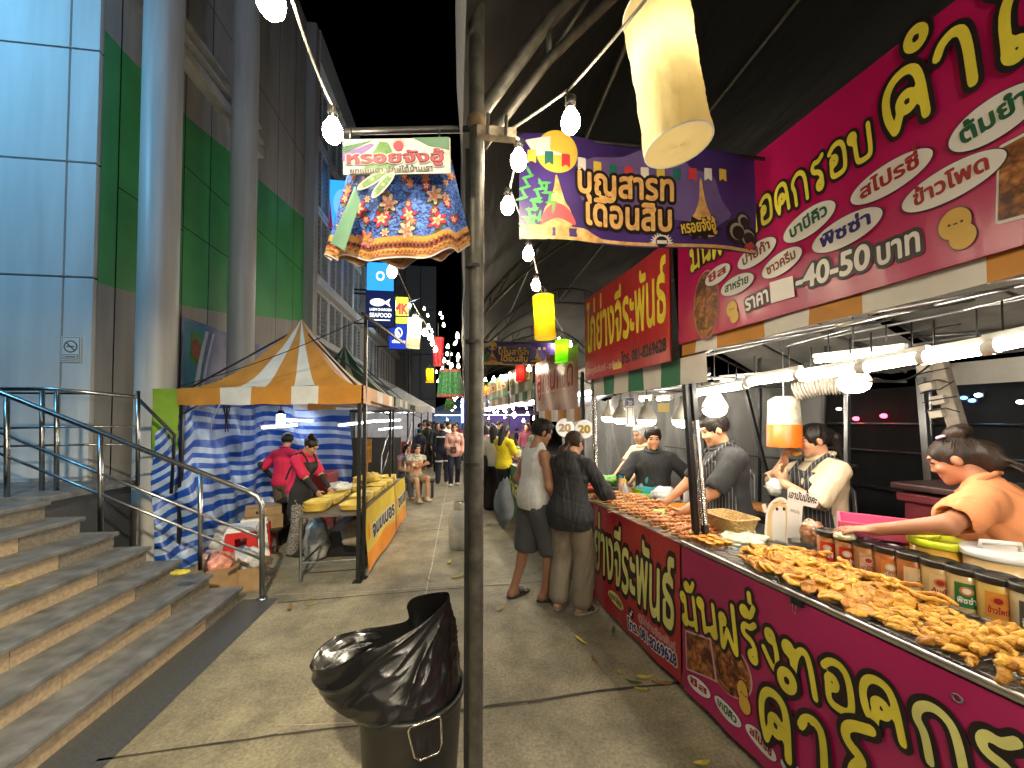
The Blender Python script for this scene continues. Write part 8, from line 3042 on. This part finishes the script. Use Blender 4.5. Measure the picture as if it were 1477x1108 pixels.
# ---------------------------------------------------------------- far end of the walkway
fe = [(-2.6, 15.5, 2.6, 'white'), (-.4, 24, 3.2, 'cyan'), (2.4, 22, 3.2, 'violet')]
FC = [mat('far_white_canvas', (.55, .55, .55), .6), mat('far_blue_canvas', (.12, .25, .5), .6), mat('far_violet_canvas', (.25, .15, .5), .6)]
for k, (x, y, w, nm) in enumerate(fe):
    lab = ['white canopied stall at the far left of the walkway', 'blue canopied stall closing the far end of the walkway', 'violet canopied stall at the far right end'][k]
    t = thing('far_stall', lab, 'stall', (x, y, 0))
    b = MB()
    for sx in (-1, 1):
        for sy in (-1, 1): b.cyl((x + sx * w / 2, y + sy, 0), (x + sx * w / 2, y + sy, 2.2), .025, n=6)
    b.build('frame', BLACKM, t)
    cs = [Vector((x - w / 2 - .1, y - 1.1, 2.2)), Vector((x + w / 2 + .1, y - 1.1, 2.2)), Vector((x + w / 2 + .1, y + 1.1, 2.2)), Vector((x - w / 2 - .1, y + 1.1, 2.2))]
    b = MB()
    for q in range(4): b.put([cs[q], cs[(q + 1) % 4], Vector((x, y, 3.0))], [(0, 1, 2)], 0, False); b.put([cs[q], cs[(q + 1) % 4], cs[(q + 1) % 4] - Vector((0, 0, .2)), cs[q] - Vector((0, 0, .2))], [(0, 1, 2, 3)], 0, False)
    b.build('canopy', FC[k], t)
    MB().box((x, y + .95, 1.1), (w, .04, 2.2)).build('back_wall', FC[k], t)
    MB().box((x, y - .7, .45), (w * .9, .5, .9)).build('counter', GOODS[k], t)
    tube_lamp('tube lamp under the ' + lab, (x - w * .4, y - .8, 2.0), (x + w * .4, y - .8, 2.0), TUBEC, .025, 'tube lamps of the far stalls', .1)
t = thing('led_strip', 'upright glowing blue light strip far beside the steel pole', 'light strip', P(669, 640, d=16))
a, c = P(667, 610, d=16), P(667, 575, d=16)
MB().cyl(a, c, .05, n=8).build('tube', lit('blue_strip_glow', (.08, .1, 1), 6), t)
MB().cyl(Vector((a.x, a.y + .08, 0)), Vector((a.x, a.y + .08, c.z)), .03, n=6).build('post', BLACKM, t)
t = thing('light_curtain', 'violet fairy lights over the far right stalls', 'fairy lights', P(712, 585, d=13))
for k in range(14):
    MB().ball(P(696 + 4 * (k % 8) + random.uniform(-2, 2), 578 + 6 * (k // 8) + random.uniform(-3, 3), d=13), .03, 8, 6).build('bulb', lit('violet_glow', (.3, .2, 1), 14), t)
MB().tube([P(693, 576, d=13), P(730, 578, d=13)], .006, 5).build('cord', RUB, t)
# a gas bottle by the pole
q = P(664, 790, z=0)
t = thing('gas_cylinder', 'pale grey gas cylinder standing on the walkway left of the steel pole', 'gas cylinder', q)
MB().lathe(q, [(0, .0), (.13, .0), (.13, .02), (.15, .05), (.15, .42), (.11, .5), (.04, .53), (0, .53)], 24).build('body', mat('grey_enamel', (.42, .4, .34), .4, var=.2, scale=9), t)
MB().lathe(q + Vector((0, 0, .5)), [(.085, 0), (.09, .01), (.09, .1), (.085, .105)], 20).build('collar', mat('grey_enamel', 1), t)
MB().cyl(q + Vector((0, 0, .53)), q + Vector((0, 0, .6)), .018, n=8).build('valve', STEEL, t)
# fallen leaves
LM = [mat('yellow_leaf', (.42, .34, .05), .7, var=.3, scale=30), mat('green_leaf', (.07, .1, .02), .6, var=.3, scale=30), mat('brown_leaf', (.22, .13, .05), .8, var=.3, scale=30)]


def leaf(i):
    b = MB()
    f = fnoise(300 + i, 3)

    def fn(u, v):
        w = .016 * math.sin(math.pi * min(1, u * .97 + .015)) ** .8
        return ((u - .5) * .11, (v - .5) * 2 * w, .004 + .012 * abs(v - .5) + .010 * (u - .4) ** 2 * 4 + .004 * f(u * 2, v * 2))
    return b.grid(fn, 12, 4)


lv = [(885, 910, 1), (838, 925, 0), (722, 879, 0), (736, 797, 0), (913, 985, 1), (930, 978, 0), (955, 987, 2), (925, 995, 0), (618, 838, 2), (450, 872, 0), (418, 878, 2), (660, 782, 0), (648, 812, 0), (745, 855, 0), (1012, 1102, 0), (893, 970, 0), (20, 845, 0), (660, 833, 0), (706, 757, 2), (858, 953, 2)]
pr = []
for i, (x, y, m) in enumerate(lv):
    z = .004
    lab = ['yellow fallen leaf on the concrete', 'green fallen leaf on the concrete', 'brown fallen leaf on the concrete'][m]
    if (x, y) == (20, 845): p = P(x, y, z=.73); lab = 'yellow fallen leaf on the upper steps at the left edge'
    else: p = P(x, y, z=z)
    o = leaf(i % 5).build('fallen_leaf', LM[m], None, label=lab, cat='leaf', group='fallen leaves, ' + ['yellow', 'green', 'brown'][m] if 'upper' not in lab else None)
    o.location = p; o.rotation_euler = (random.uniform(-.1, .1), random.uniform(-.1, .1), random.uniform(0, 6.3)); k = random.uniform(.7, 1.3); o.scale = (k, k, k)
# ---------------------------------------------------------------- people
CL = lambda n, c, r=.85, **k: mat(n, c, r, bump=.15, bscale=60, **k)
BLK = CL('black_cloth', (.014, .014, .016))
CHAR = CL('charcoal_cloth', (.022, .023, .026))
NAVY = CL('navy_cloth', (.012, .015, .035))
GREY = CL('slate_cloth', (.075, .08, .09))
KHAKI = CL('khaki_trousers', (.25, .21, .155), var=.08)
WHT = CL('white_cloth', (.62, .62, .6), var=.04)
CRM = CL('cream_cloth', (.60, .50, .35), var=.04)
PEACH = CL('peach_cloth', (.70, .27, .11), var=.05)
PINK = CL('hot_pink_cloth', (.55, .015, .07), var=.08)
SAND = mat('dark_sandal', (.02, .02, .022), .6, var=.1)
PIN = mat('pinstripe_cloth', (.03, .03, .033), .85, var=0)
nt, bs, N, L = nodes_of(PIN)
tc = N('ShaderNodeTexCoord'); wv = N('ShaderNodeTexWave'); wv.inputs['Scale'].default_value = 14; wv.bands_direction = 'X'
mp = N('ShaderNodeMapping'); mp.inputs['Rotation'].default_value = (0, 0, R(40)); L(tc.outputs['Object'], mp.inputs[0]); L(mp.outputs[0], wv.inputs['Vector'])
rp = N('ShaderNodeValToRGB'); e = rp.color_ramp.elements; e[0].position = .86; e[0].color = (.025, .026, .03, 1); e[1].position = .95; e[1].color = (.22, .22, .23, 1)
L(wv.outputs['Fac'], rp.inputs[0]); L(rp.outputs[0], bs.inputs['Base Color'])


def face(vx, vy): return math.atan2(-vx, vy)      # turn so that local +y looks along (vx, vy)


def loc_of(base, rz, H, p):
    """a world point in the figure's own 1.7 m frame"""
    d = Matrix.Rotation(-rz, 3, 'Z') @ (Vector(p) - Vector(base))
    return d / (H / 1.7)


# the man in the white tank top
b_ = P(770, 862, z=0)
rz = face(.94, .34); H = 1.70


def bag_(root, J, W, emit, lo, hi, h): pass


root, J, W = person('man in a white tank top, grey knee shorts and black sliders at the skewer stall', b_, rz, H, h=.007, fat=1.02, skin=(.36, .18, .10), hair='mop', top=dict(kind='tank', m=WHT, hem=.86, infl=.02),
       bottom=dict(kind='short', m=GREY, len=1.0, infl=.02, wide=.028), shoes=dict(kind='sandal', m=SAND), seed=11, hpitch=14, hyaw=-14, lean=5,
       wl=(-.2, .12, .93), wr=(.19, .18, .90), al=(-.11, -.16, .085), ar=(.10, .06, .085), tl=(-.25, 1), tr=(.1, 1), curl=(35, 35))
q = P(727, 690, d=3.55)
lump('cloth_bag', q - Vector((0, 0, .22)), (.08, .11, .22), CL('faded_blue_cloth', (.15, .18, .20), var=.3), 'faded grey blue cloth bag hanging at the back of the man in the tank top', 'bag', 91, fr=5, amp=.3, flat=False)
# the woman in the dark hooded jacket
b_ = P(822, 880, z=0)
rz = face(.62, .78); H = 1.60
root, J, W = person('woman seen from behind in a dark hooded jacket and loose khaki trousers', b_, rz, H, h=.007, fem=True, fat=1.08, skin=(.45, .25, .15), hair='lowpony', haircol=(.035, .016, .009),
       top=dict(kind='hoodie', m=CHAR, hem=.78, sleeve=1.95, infl=.03, flare=.012, hood=True), bottom=dict(kind='long', m=KHAKI, infl=.018, wide=.026, len=.90), shoes=dict(kind='sandal', m=mat('grey_sandal', (.3, .28, .26), .6), m2=SAND),
       seed=12, hpitch=12, hyaw=-18, lean=8, wl=(-.16, .3, 1.02), wr=(.30, .36, .98), al=(-.11, -.02, .085), ar=(.12, .0, .085), tr=(.55, 1), tl=(-.1, 1), fold=.003)

# the vendor in the striped apron
q = P(1050, 600, d=3.05)
b_ = Vector((q.x, q.y, 0)); rz = face(-.93, .2); H = 1.75
person('stout man in a dark tee and pinstriped apron working behind the wicker basket', b_, rz, H, h=.008, fat=1.2, skin=(.52, .27, .15), hair='short', top=dict(kind='tee', m=CHAR, infl=.022, sleeve=.85), bottom=dict(m=BLK), apron=dict(m=PIN, bottom=.45),
       hpitch=16, lean=6, wl=(-.14, .38, .98), wr=(.2, .42, .96), seed=13)
# the vendor with teal sleeve farther back
q = P(941, 620, d=4.0)
b_ = Vector((q.x, q.y, 0)); rz = face(-.35, -.94); H = 1.62


def teal(root, J, W, emit, lo, hi, h):
    U = J['U']
    G = Fld(lo, hi, h); c = J['pv']
    G.add(ell((c.x, c.y + .05, .98), (.20, .12, .17), J['Rp']), .02)
    G.cut(lambda X, Y, Z: np.maximum(np.maximum(.02 - Y, .82 - Z), Z - 1.08) + 0 * X)
    emit('teal_apron', G, CL('teal_cloth', (.03, .30, .34)))
    G = Fld(lo, hi, h)
    G.add(cone(J['shR'].lerp(J['elR'], .45), J['shR'].lerp(J['elR'], .95), .066, .06), .01)
    emit('sleeve_patch', G, CL('teal_cloth', 1))
    G = Fld(lo, hi, h); G.add(ell(U(.02, .112, 1.13), (.075, .022, .085), J['Ru']), .0)
    emit('chest_print', G, CL('teal_cloth', 1))


person('vendor in a dark tee with a teal sleeve and apron, hand on hip', b_, rz, H, h=.009, fat=1.12, skin=(.55, .29, .17), hair='short', top=dict(kind='tee', m=CHAR, infl=.022, sleeve=.9), bottom=dict(m=BLK), apron=None,
       hpitch=12, wr=(.33, .28, .98), wl=(-.22, .1, 1.02), pl=(-1, -.3, 0), pr=(.8, -.5, 0), seed=14, extra=teal)
# the woman eating
q = P(1186, 620, d=2.8)
b_ = Vector((q.x, q.y, 0)); rz = face(-.90, .30); H = 1.67


def snack(root, J, W, emit, lo, hi, h): pass


hm_ = None
root, J, W = person('woman with a ponytail in a cream tee and pinstriped apron eating a snack', b_, rz, H, h=.0065, fem=True, fat=1.1, skin=(.56, .29, .17), hair='pony', top=dict(kind='tee', m=CRM, infl=.024, sleeve=.95), bottom=dict(m=BLK), apron=dict(m=PIN, bottom=.5),
       hpitch=14, lean=2, wr=(.07, .225, 1.42), wl=(-.06, .29, 1.27), pr=(.7, -.1, -.7), pl=(-.8, .1, -.8), hdr=(-.45, .1, .85), hdl=(.35, .25, .65), hnr=(-.6, -.5, -.2), hnl=(.3, -.9, .1), curl=(40, 50), seed=15)
m_ = W(J['hd'] + J['Rh'] @ Vector((0, .10, -.075)))
hd_ = W(J['wrR'] + J['hdR'] * .085 + J['hnR'] * .02)
MB().tube([m_, m_.lerp(hd_, .4) + Vector((0, 0, -.01)), hd_, hd_ + (hd_ - m_) * .4], .017, 10, rad=[.012, .019, .019, .013]).build('fried_snack', FRY, None, label='brown fried snack held to the mouth of the woman in the cream tee', cat='snack')
p_ = W(J['wrL'] + J['hdL'] * .06 + J['hnL'] * .02)
lump('paper_bag', p_ + Vector((-.06, -.0, -.09)), (.05, .05, .06), WHT, 'white paper bag held by the woman eating', 'bag', 95, flat=False)
# the vendor in the peach tee reaching across the jars
q = P(1404, 650, d=1.82)
b_ = Vector((q.x + .17, q.y - .10, 0)); rz = face(-.60, .80); H = 1.66
tgt = PT(1240, 762, .62)
twp = loc_of(b_, rz, H, P(1262, 764, d=1.86))


def prt(root, J, W, emit, lo, hi, h):
    G = Fld(np.array(J['hd']) - .3, np.array(J['hd']) + .3, .005)
    for k in range(5):
        a = k * 1.256
        G.add(ell(J['hd'] + J['Rh'] @ Vector((-.045 + .022 * math.cos(a), .0 + .012 * math.sin(a) - .01, .118)), (.014, .010, .009), J['Rh']), .003)
    emit('hair_clip', G, mat('lilac_plastic', (.55, .40, .62), .4, var=0))


root, J, W = person('woman in a peach tee with a messy bun reaching over the jars', b_, rz, H, h=.0055, fem=True, fat=1.12, skin=(.37, .165, .09), hair='bighair', haircol=(.022, .013, .009), top=dict(kind='tee', m=PEACH, infl=.03, ff=(17, 17, 10), sleeve=.60, m2=CL('peach_rib', (.45, .17, .07))), bottom=dict(m=BLK),
       hpitch=4, hyaw=14, lean=22, twist=-16, wl=tuple(twp), wr=(.24, .32, .98), pl=(-.8, .0, -.12), pr=(.9, -.4, -.2), hdl=(-.3, .95, -.1), hnl=(.1, -.1, -1), curl=(14, 40), seed=16, fold=.0036, extra=prt)
nc = W(J['shL'].lerp(J['elL'], .36))
nv = (Vector((0, 0, CAMZ)) - nc).normalized()
ax_ = (W(J['elL']) - W(J['shL'])).normalized()
sh = Sheet(nc + nv * .088, ax_, (nv.cross(ax_)), .1, .1)
sh.text('3', (.0, -.02), (.035, -.02), .06, [(.03, 0)])
shp_ = [o for o in root.children if o.name.startswith('shirt')][0]
sh.deco('sleeve_print', [mat('rust_print', (.35, .08, .03), .7, var=0)], shp_)
# food wrap in her hand
pw = W(J['wrL'] + J['hdL'] * .12 + J['hnL'] * .02)
lump('paper_wrap', pw - Vector((0, 0, .03)), (.05, .04, .02), mat('pale_green_paper', (.5, .55, .38), .6, var=.2), 'pale green paper wrap under the hand of the woman in the peach tee', 'wrap', 96)

# two vendors in pink at the left stall
GP = None
b_ = P(425, 803, z=0) + Vector((0, .1, 0)); rz = face(.80, -.25); H = 1.50
PAT = mat('patterned_trousers', (.03, .028, .03), .8, var=.9, scale=60, col2=(.4, .36, .32))
root, J, W = person('woman in a hot pink tee with a curly bun bending over the yellow boxes', b_, rz, H, h=.0085, fem=True, skin=(.5, .27, .16), hair='bun', top=dict(kind='tee', m=PINK, infl=.022, sleeve=.9), bottom=dict(m=PAT, wide=.02), apron=dict(m=BLK, bottom=.55), shoes=dict(kind='shoe', m=BLK),
       lean=14, hpitch=22, wl=(-.1, .42, .92), wr=(.15, .40, .93), glove=dict(on='LR', m=BLK, **{'from': -.35}), seed=17)
b_ = P(408, 778, z=0); rz = face(.35, .93); H = 1.50
root, J, W = person('vendor in a red pink tee and brown trousers seen from behind beside the tarpaulin', b_, rz, H, h=.009, skin=(.42, .22, .13), hair='short', top=dict(kind='tee', m=PINK, infl=.024, sleeve=.9), bottom=dict(m=CL('brown_trousers', (.12, .085, .055)), wide=.03), shoes=dict(kind='shoe', m=BLK), hyaw=35, hpitch=14,
       lean=4, wl=(-.36, .12, .98), wr=(.12, .32, 1.0), glove=dict(on='LR', m=BLK, **{'from': -.35}), seed=18, fat=1.05)


# passers-by
def passer(label, px, py, rz, H, **k):
    return person(label, P(px, py, z=0), rz, H, h=k.pop('h', .014), **k)


PNK = CL('pale_pink_cloth', (.58, .33, .28))
root, J, W = passer('woman in a pale pink shirt walking towards us with a small brown bag', 655, 700, face(.05, -1), 1.60, fem=True, h=.012, skin=(.5, .3, .2), hair='bob', top=dict(m=PNK, hem=.8, sleeve=1.8, infl=.025), bottom=dict(m=NAVY), shoes=dict(kind='shoe', m=WHT), al=(-.09, -.1, .085), ar=(.09, .12, .085), wr=(.08, .2, 1.0), wl=(-.2, .1, .9), hpitch=5, seed=20)
q = W(J['wrR'] + Vector((-.05, .05, .0)))
MB().box(q, (.16, .07, .17), bev=.02).tube([q + Vector((0, 0, .08)), W(J['shL'] + Vector((.04, .09, .04)))], .009, 6).build('shoulder_bag', mat('brown_leather', (.06, .025, .015), .5), None, label='small brown shoulder bag carried by the woman in pale pink', cat='bag')
root, J, W = passer('person in a dark suit with white reflective bands walking beside the woman in pale pink', 638, 696, face(.1, 1), 1.60, h=.012, skin=(.4, .22, .14), hair='short', top=dict(m=NAVY, sleeve=1.95, infl=.025), bottom=dict(m=NAVY, infl=.02), shoes=dict(kind='shoe', m=BLK), al=(-.1, -.18, .085), ar=(.09, .14, .085), seed=21,
       extra=lambda root, J, W, emit, lo, hi, h: [emit('reflective_band', (lambda G: (G.add(p, k, .036), G)[1])(Fld(lo, hi, h).add(p, k, .036)).cut(lambda X, Y, Z, zc=zc: np.abs(Z - zc) - .022 + 0 * X), WHT) for p, k, zc in ((ell(J['chest'], (.168, .112, .175), J['Ru']), .0, 1.32), (cone(J['hpL'], J['knL'], .09, .065), .0, .62), (cone(J['hpR'], J['knR'], .09, .065), .0, .62))])
person('seated woman in a pale top and shorts with crossed arms beside the left table', Vector((P(606, 708, z=0).x, 8.6, 0)), face(.45, -.9), 1.58, h=.013, fem=True, skin=(.55, .33, .22), hair='long', top=dict(m=CL('pale_floral_cloth', (.42, .4, .33), var=.5, scale=30), infl=.022), bottom=dict(kind='short', m=CL('beige_shorts', (.3, .26, .18)), len=.6), shoes=dict(kind='shoe', m=CRM),
       pelvis=(0, 0, .5), al=(-.12, .42, .085), ar=(.10, .5, .085), wl=(.1, .24, .78), wr=(-.1, .26, .80), lean=6, seed=22)
person('seated woman in a lilac patterned top behind the left table', Vector((P(593, 705, z=0).x, 8.9, 0)), face(.6, -.8), 1.56, h=.013, fem=True, skin=(.5, .3, .2), hair='long', top=dict(m=CL('lilac_floral_cloth', (.4, .26, .36), var=.6, scale=30), infl=.022), bottom=dict(m=GREY), pelvis=(0, 0, .5), al=(-.12, .42, .085), ar=(.10, .45, .085), wl=(-.1, .35, .65), wr=(.12, .35, .65), lean=4, seed=23)
MB().box((P(606, 708, z=0).x - .1, 8.75, .36), (1.0, .35, .04)).box((P(606, 708, z=0).x - .55, 8.75, .17), (.04, .3, .34)).box((P(606, 708, z=0).x + .35, 8.75, .17), (.04, .3, .34)).build('bench', BLACKM, None, label='low black bench under the two seated women', cat='bench')
DK = [NAVY, BLK, CHAR, CL('teal_dress', (.05, .16, .2)), CL('wine_cloth', (.12, .02, .04))]
for k, (px, d, lab, tm_, hr) in enumerate(((618, 13.5, 'standing figure in black far behind the seated women', BLK, 'short'), (631, 12.5, 'far figure with long dark hair left of the reflective suit', CHAR, 'long'), (647, 13, 'far man in a navy top between the two walkers', NAVY, 'short'),
                                       (659, 14.5, 'far figure in dark red farther than the woman in pale pink', DK[4], 'bob'), (605, 12.5, 'far crouching figure in dark clothes beyond the left table', NAVY, 'short'), (642, 17, 'farthest figure in white in the middle of the walkway', WHT, 'short'), (626, 18, 'farthest figure in grey left of the walkway middle', GREY, 'short'))):
    q = P(px, 607, d=d)
    person(lab, Vector((q.x, q.y, 0)), face(random.uniform(-.5, .5), -1 if k % 2 else 1), 1.62 if 'crouch' not in lab else 1.4, h=.02, hand_on=True, skin=(.4, .24, .16), hair=hr, top=dict(m=tm_, sleeve=1.6 if k % 2 else .9), bottom=dict(m=[BLK, NAVY][k % 2]), al=(-.1, -.1, .085), ar=(.1, .1, .085), seed=30 + k)
# right of the pole
q = P(729, 640, d=6.2)
passer('woman in a bright yellow top seen past the man in the tank top', 727, 742, face(.75, .65), 1.60, fem=True, h=.011, skin=(.55, .32, .2), hair='long', top=dict(m=CL('bright_yellow_cloth', (.66, .5, .01)), infl=.025), bottom=dict(m=BLK, kind='short', len=.8), wr=(.1, .33, 1.05), wl=(-.05, .33, 1.05), seed=40, hpitch=8)
root, J, W = passer('woman with long black hair in a cream top carrying a black bag', 712, 735, face(.35, .94), 1.60, fem=True, h=.012, skin=(.5, .3, .2), hair='long', top=dict(m=CRM, sleeve=.9, infl=.025), bottom=dict(m=BLK, wide=.05), seed=41)
lump('shoulder_bag', W(Vector((-.2, -.1, .85))), (.12, .16, .24), BLK, 'black shoulder bag of the long haired woman in cream', 'bag', 97, flat=False)
passer('woman in a pink dress with light shoes just right of the steel pole', 700, 722, face(-.2, 1), 1.58, fem=True, h=.012, skin=(.5, .3, .2), hair='bob', top=dict(m=CL('rose_cloth', (.55, .25, .28)), hem=.5, flare=.05), bottom=dict(m=CL('rose_cloth', 1), wide=.05, len=.6), shoes=dict(kind='shoe', m=WHT), seed=42)
passer('far man in a light blue shirt beyond the women right of the steel pole', 703, 690, face(.1, 1), 1.66, h=.014, skin=(.4, .24, .16), hair='short', top=dict(m=CL('light_blue_cloth', (.2, .38, .5)), sleeve=.9), bottom=dict(m=NAVY), seed=43)
passer('customer with dark hair standing beyond the man in the tank top', 775, 725, face(.8, .5), 1.64, h=.012, skin=(.45, .26, .16), hair='short', top=dict(m=CL('dull_green_cloth', (.1, .14, .08))), bottom=dict(m=NAVY), seed=44)
q = Q(S2 + .75, 1.15, 0)
person('vendor in a white cap and cream shirt at the stall past the skewer stall', q, face(-.9, -.3), 1.62, h=.012, skin=(.5, .3, .18), hair='short', haircol=(.4, .4, .38), top=dict(m=CRM), bottom=dict(m=BLK), wl=(-.15, .38, 1.0), wr=(.15, .4, 1.0), seed=45, hpitch=12)

proto = [o for o in bpy.data.objects if o.type == 'EMPTY' and o.parent is None and str(o.get('label', '')).startswith('far')]
for k in range(22):
    o = proto[k % len(proto)]
    px = random.choice((random.uniform(600, 668), random.uniform(694, 770)))
    q = P(px, 607, d=random.uniform(11, 21))
    dup(o, Vector((q.x, q.y, 0)), random.uniform(0, 6.28), 'one of the small dark figures in the far crowd under the lights', 'far crowd', random.uniform(.94, 1.05))
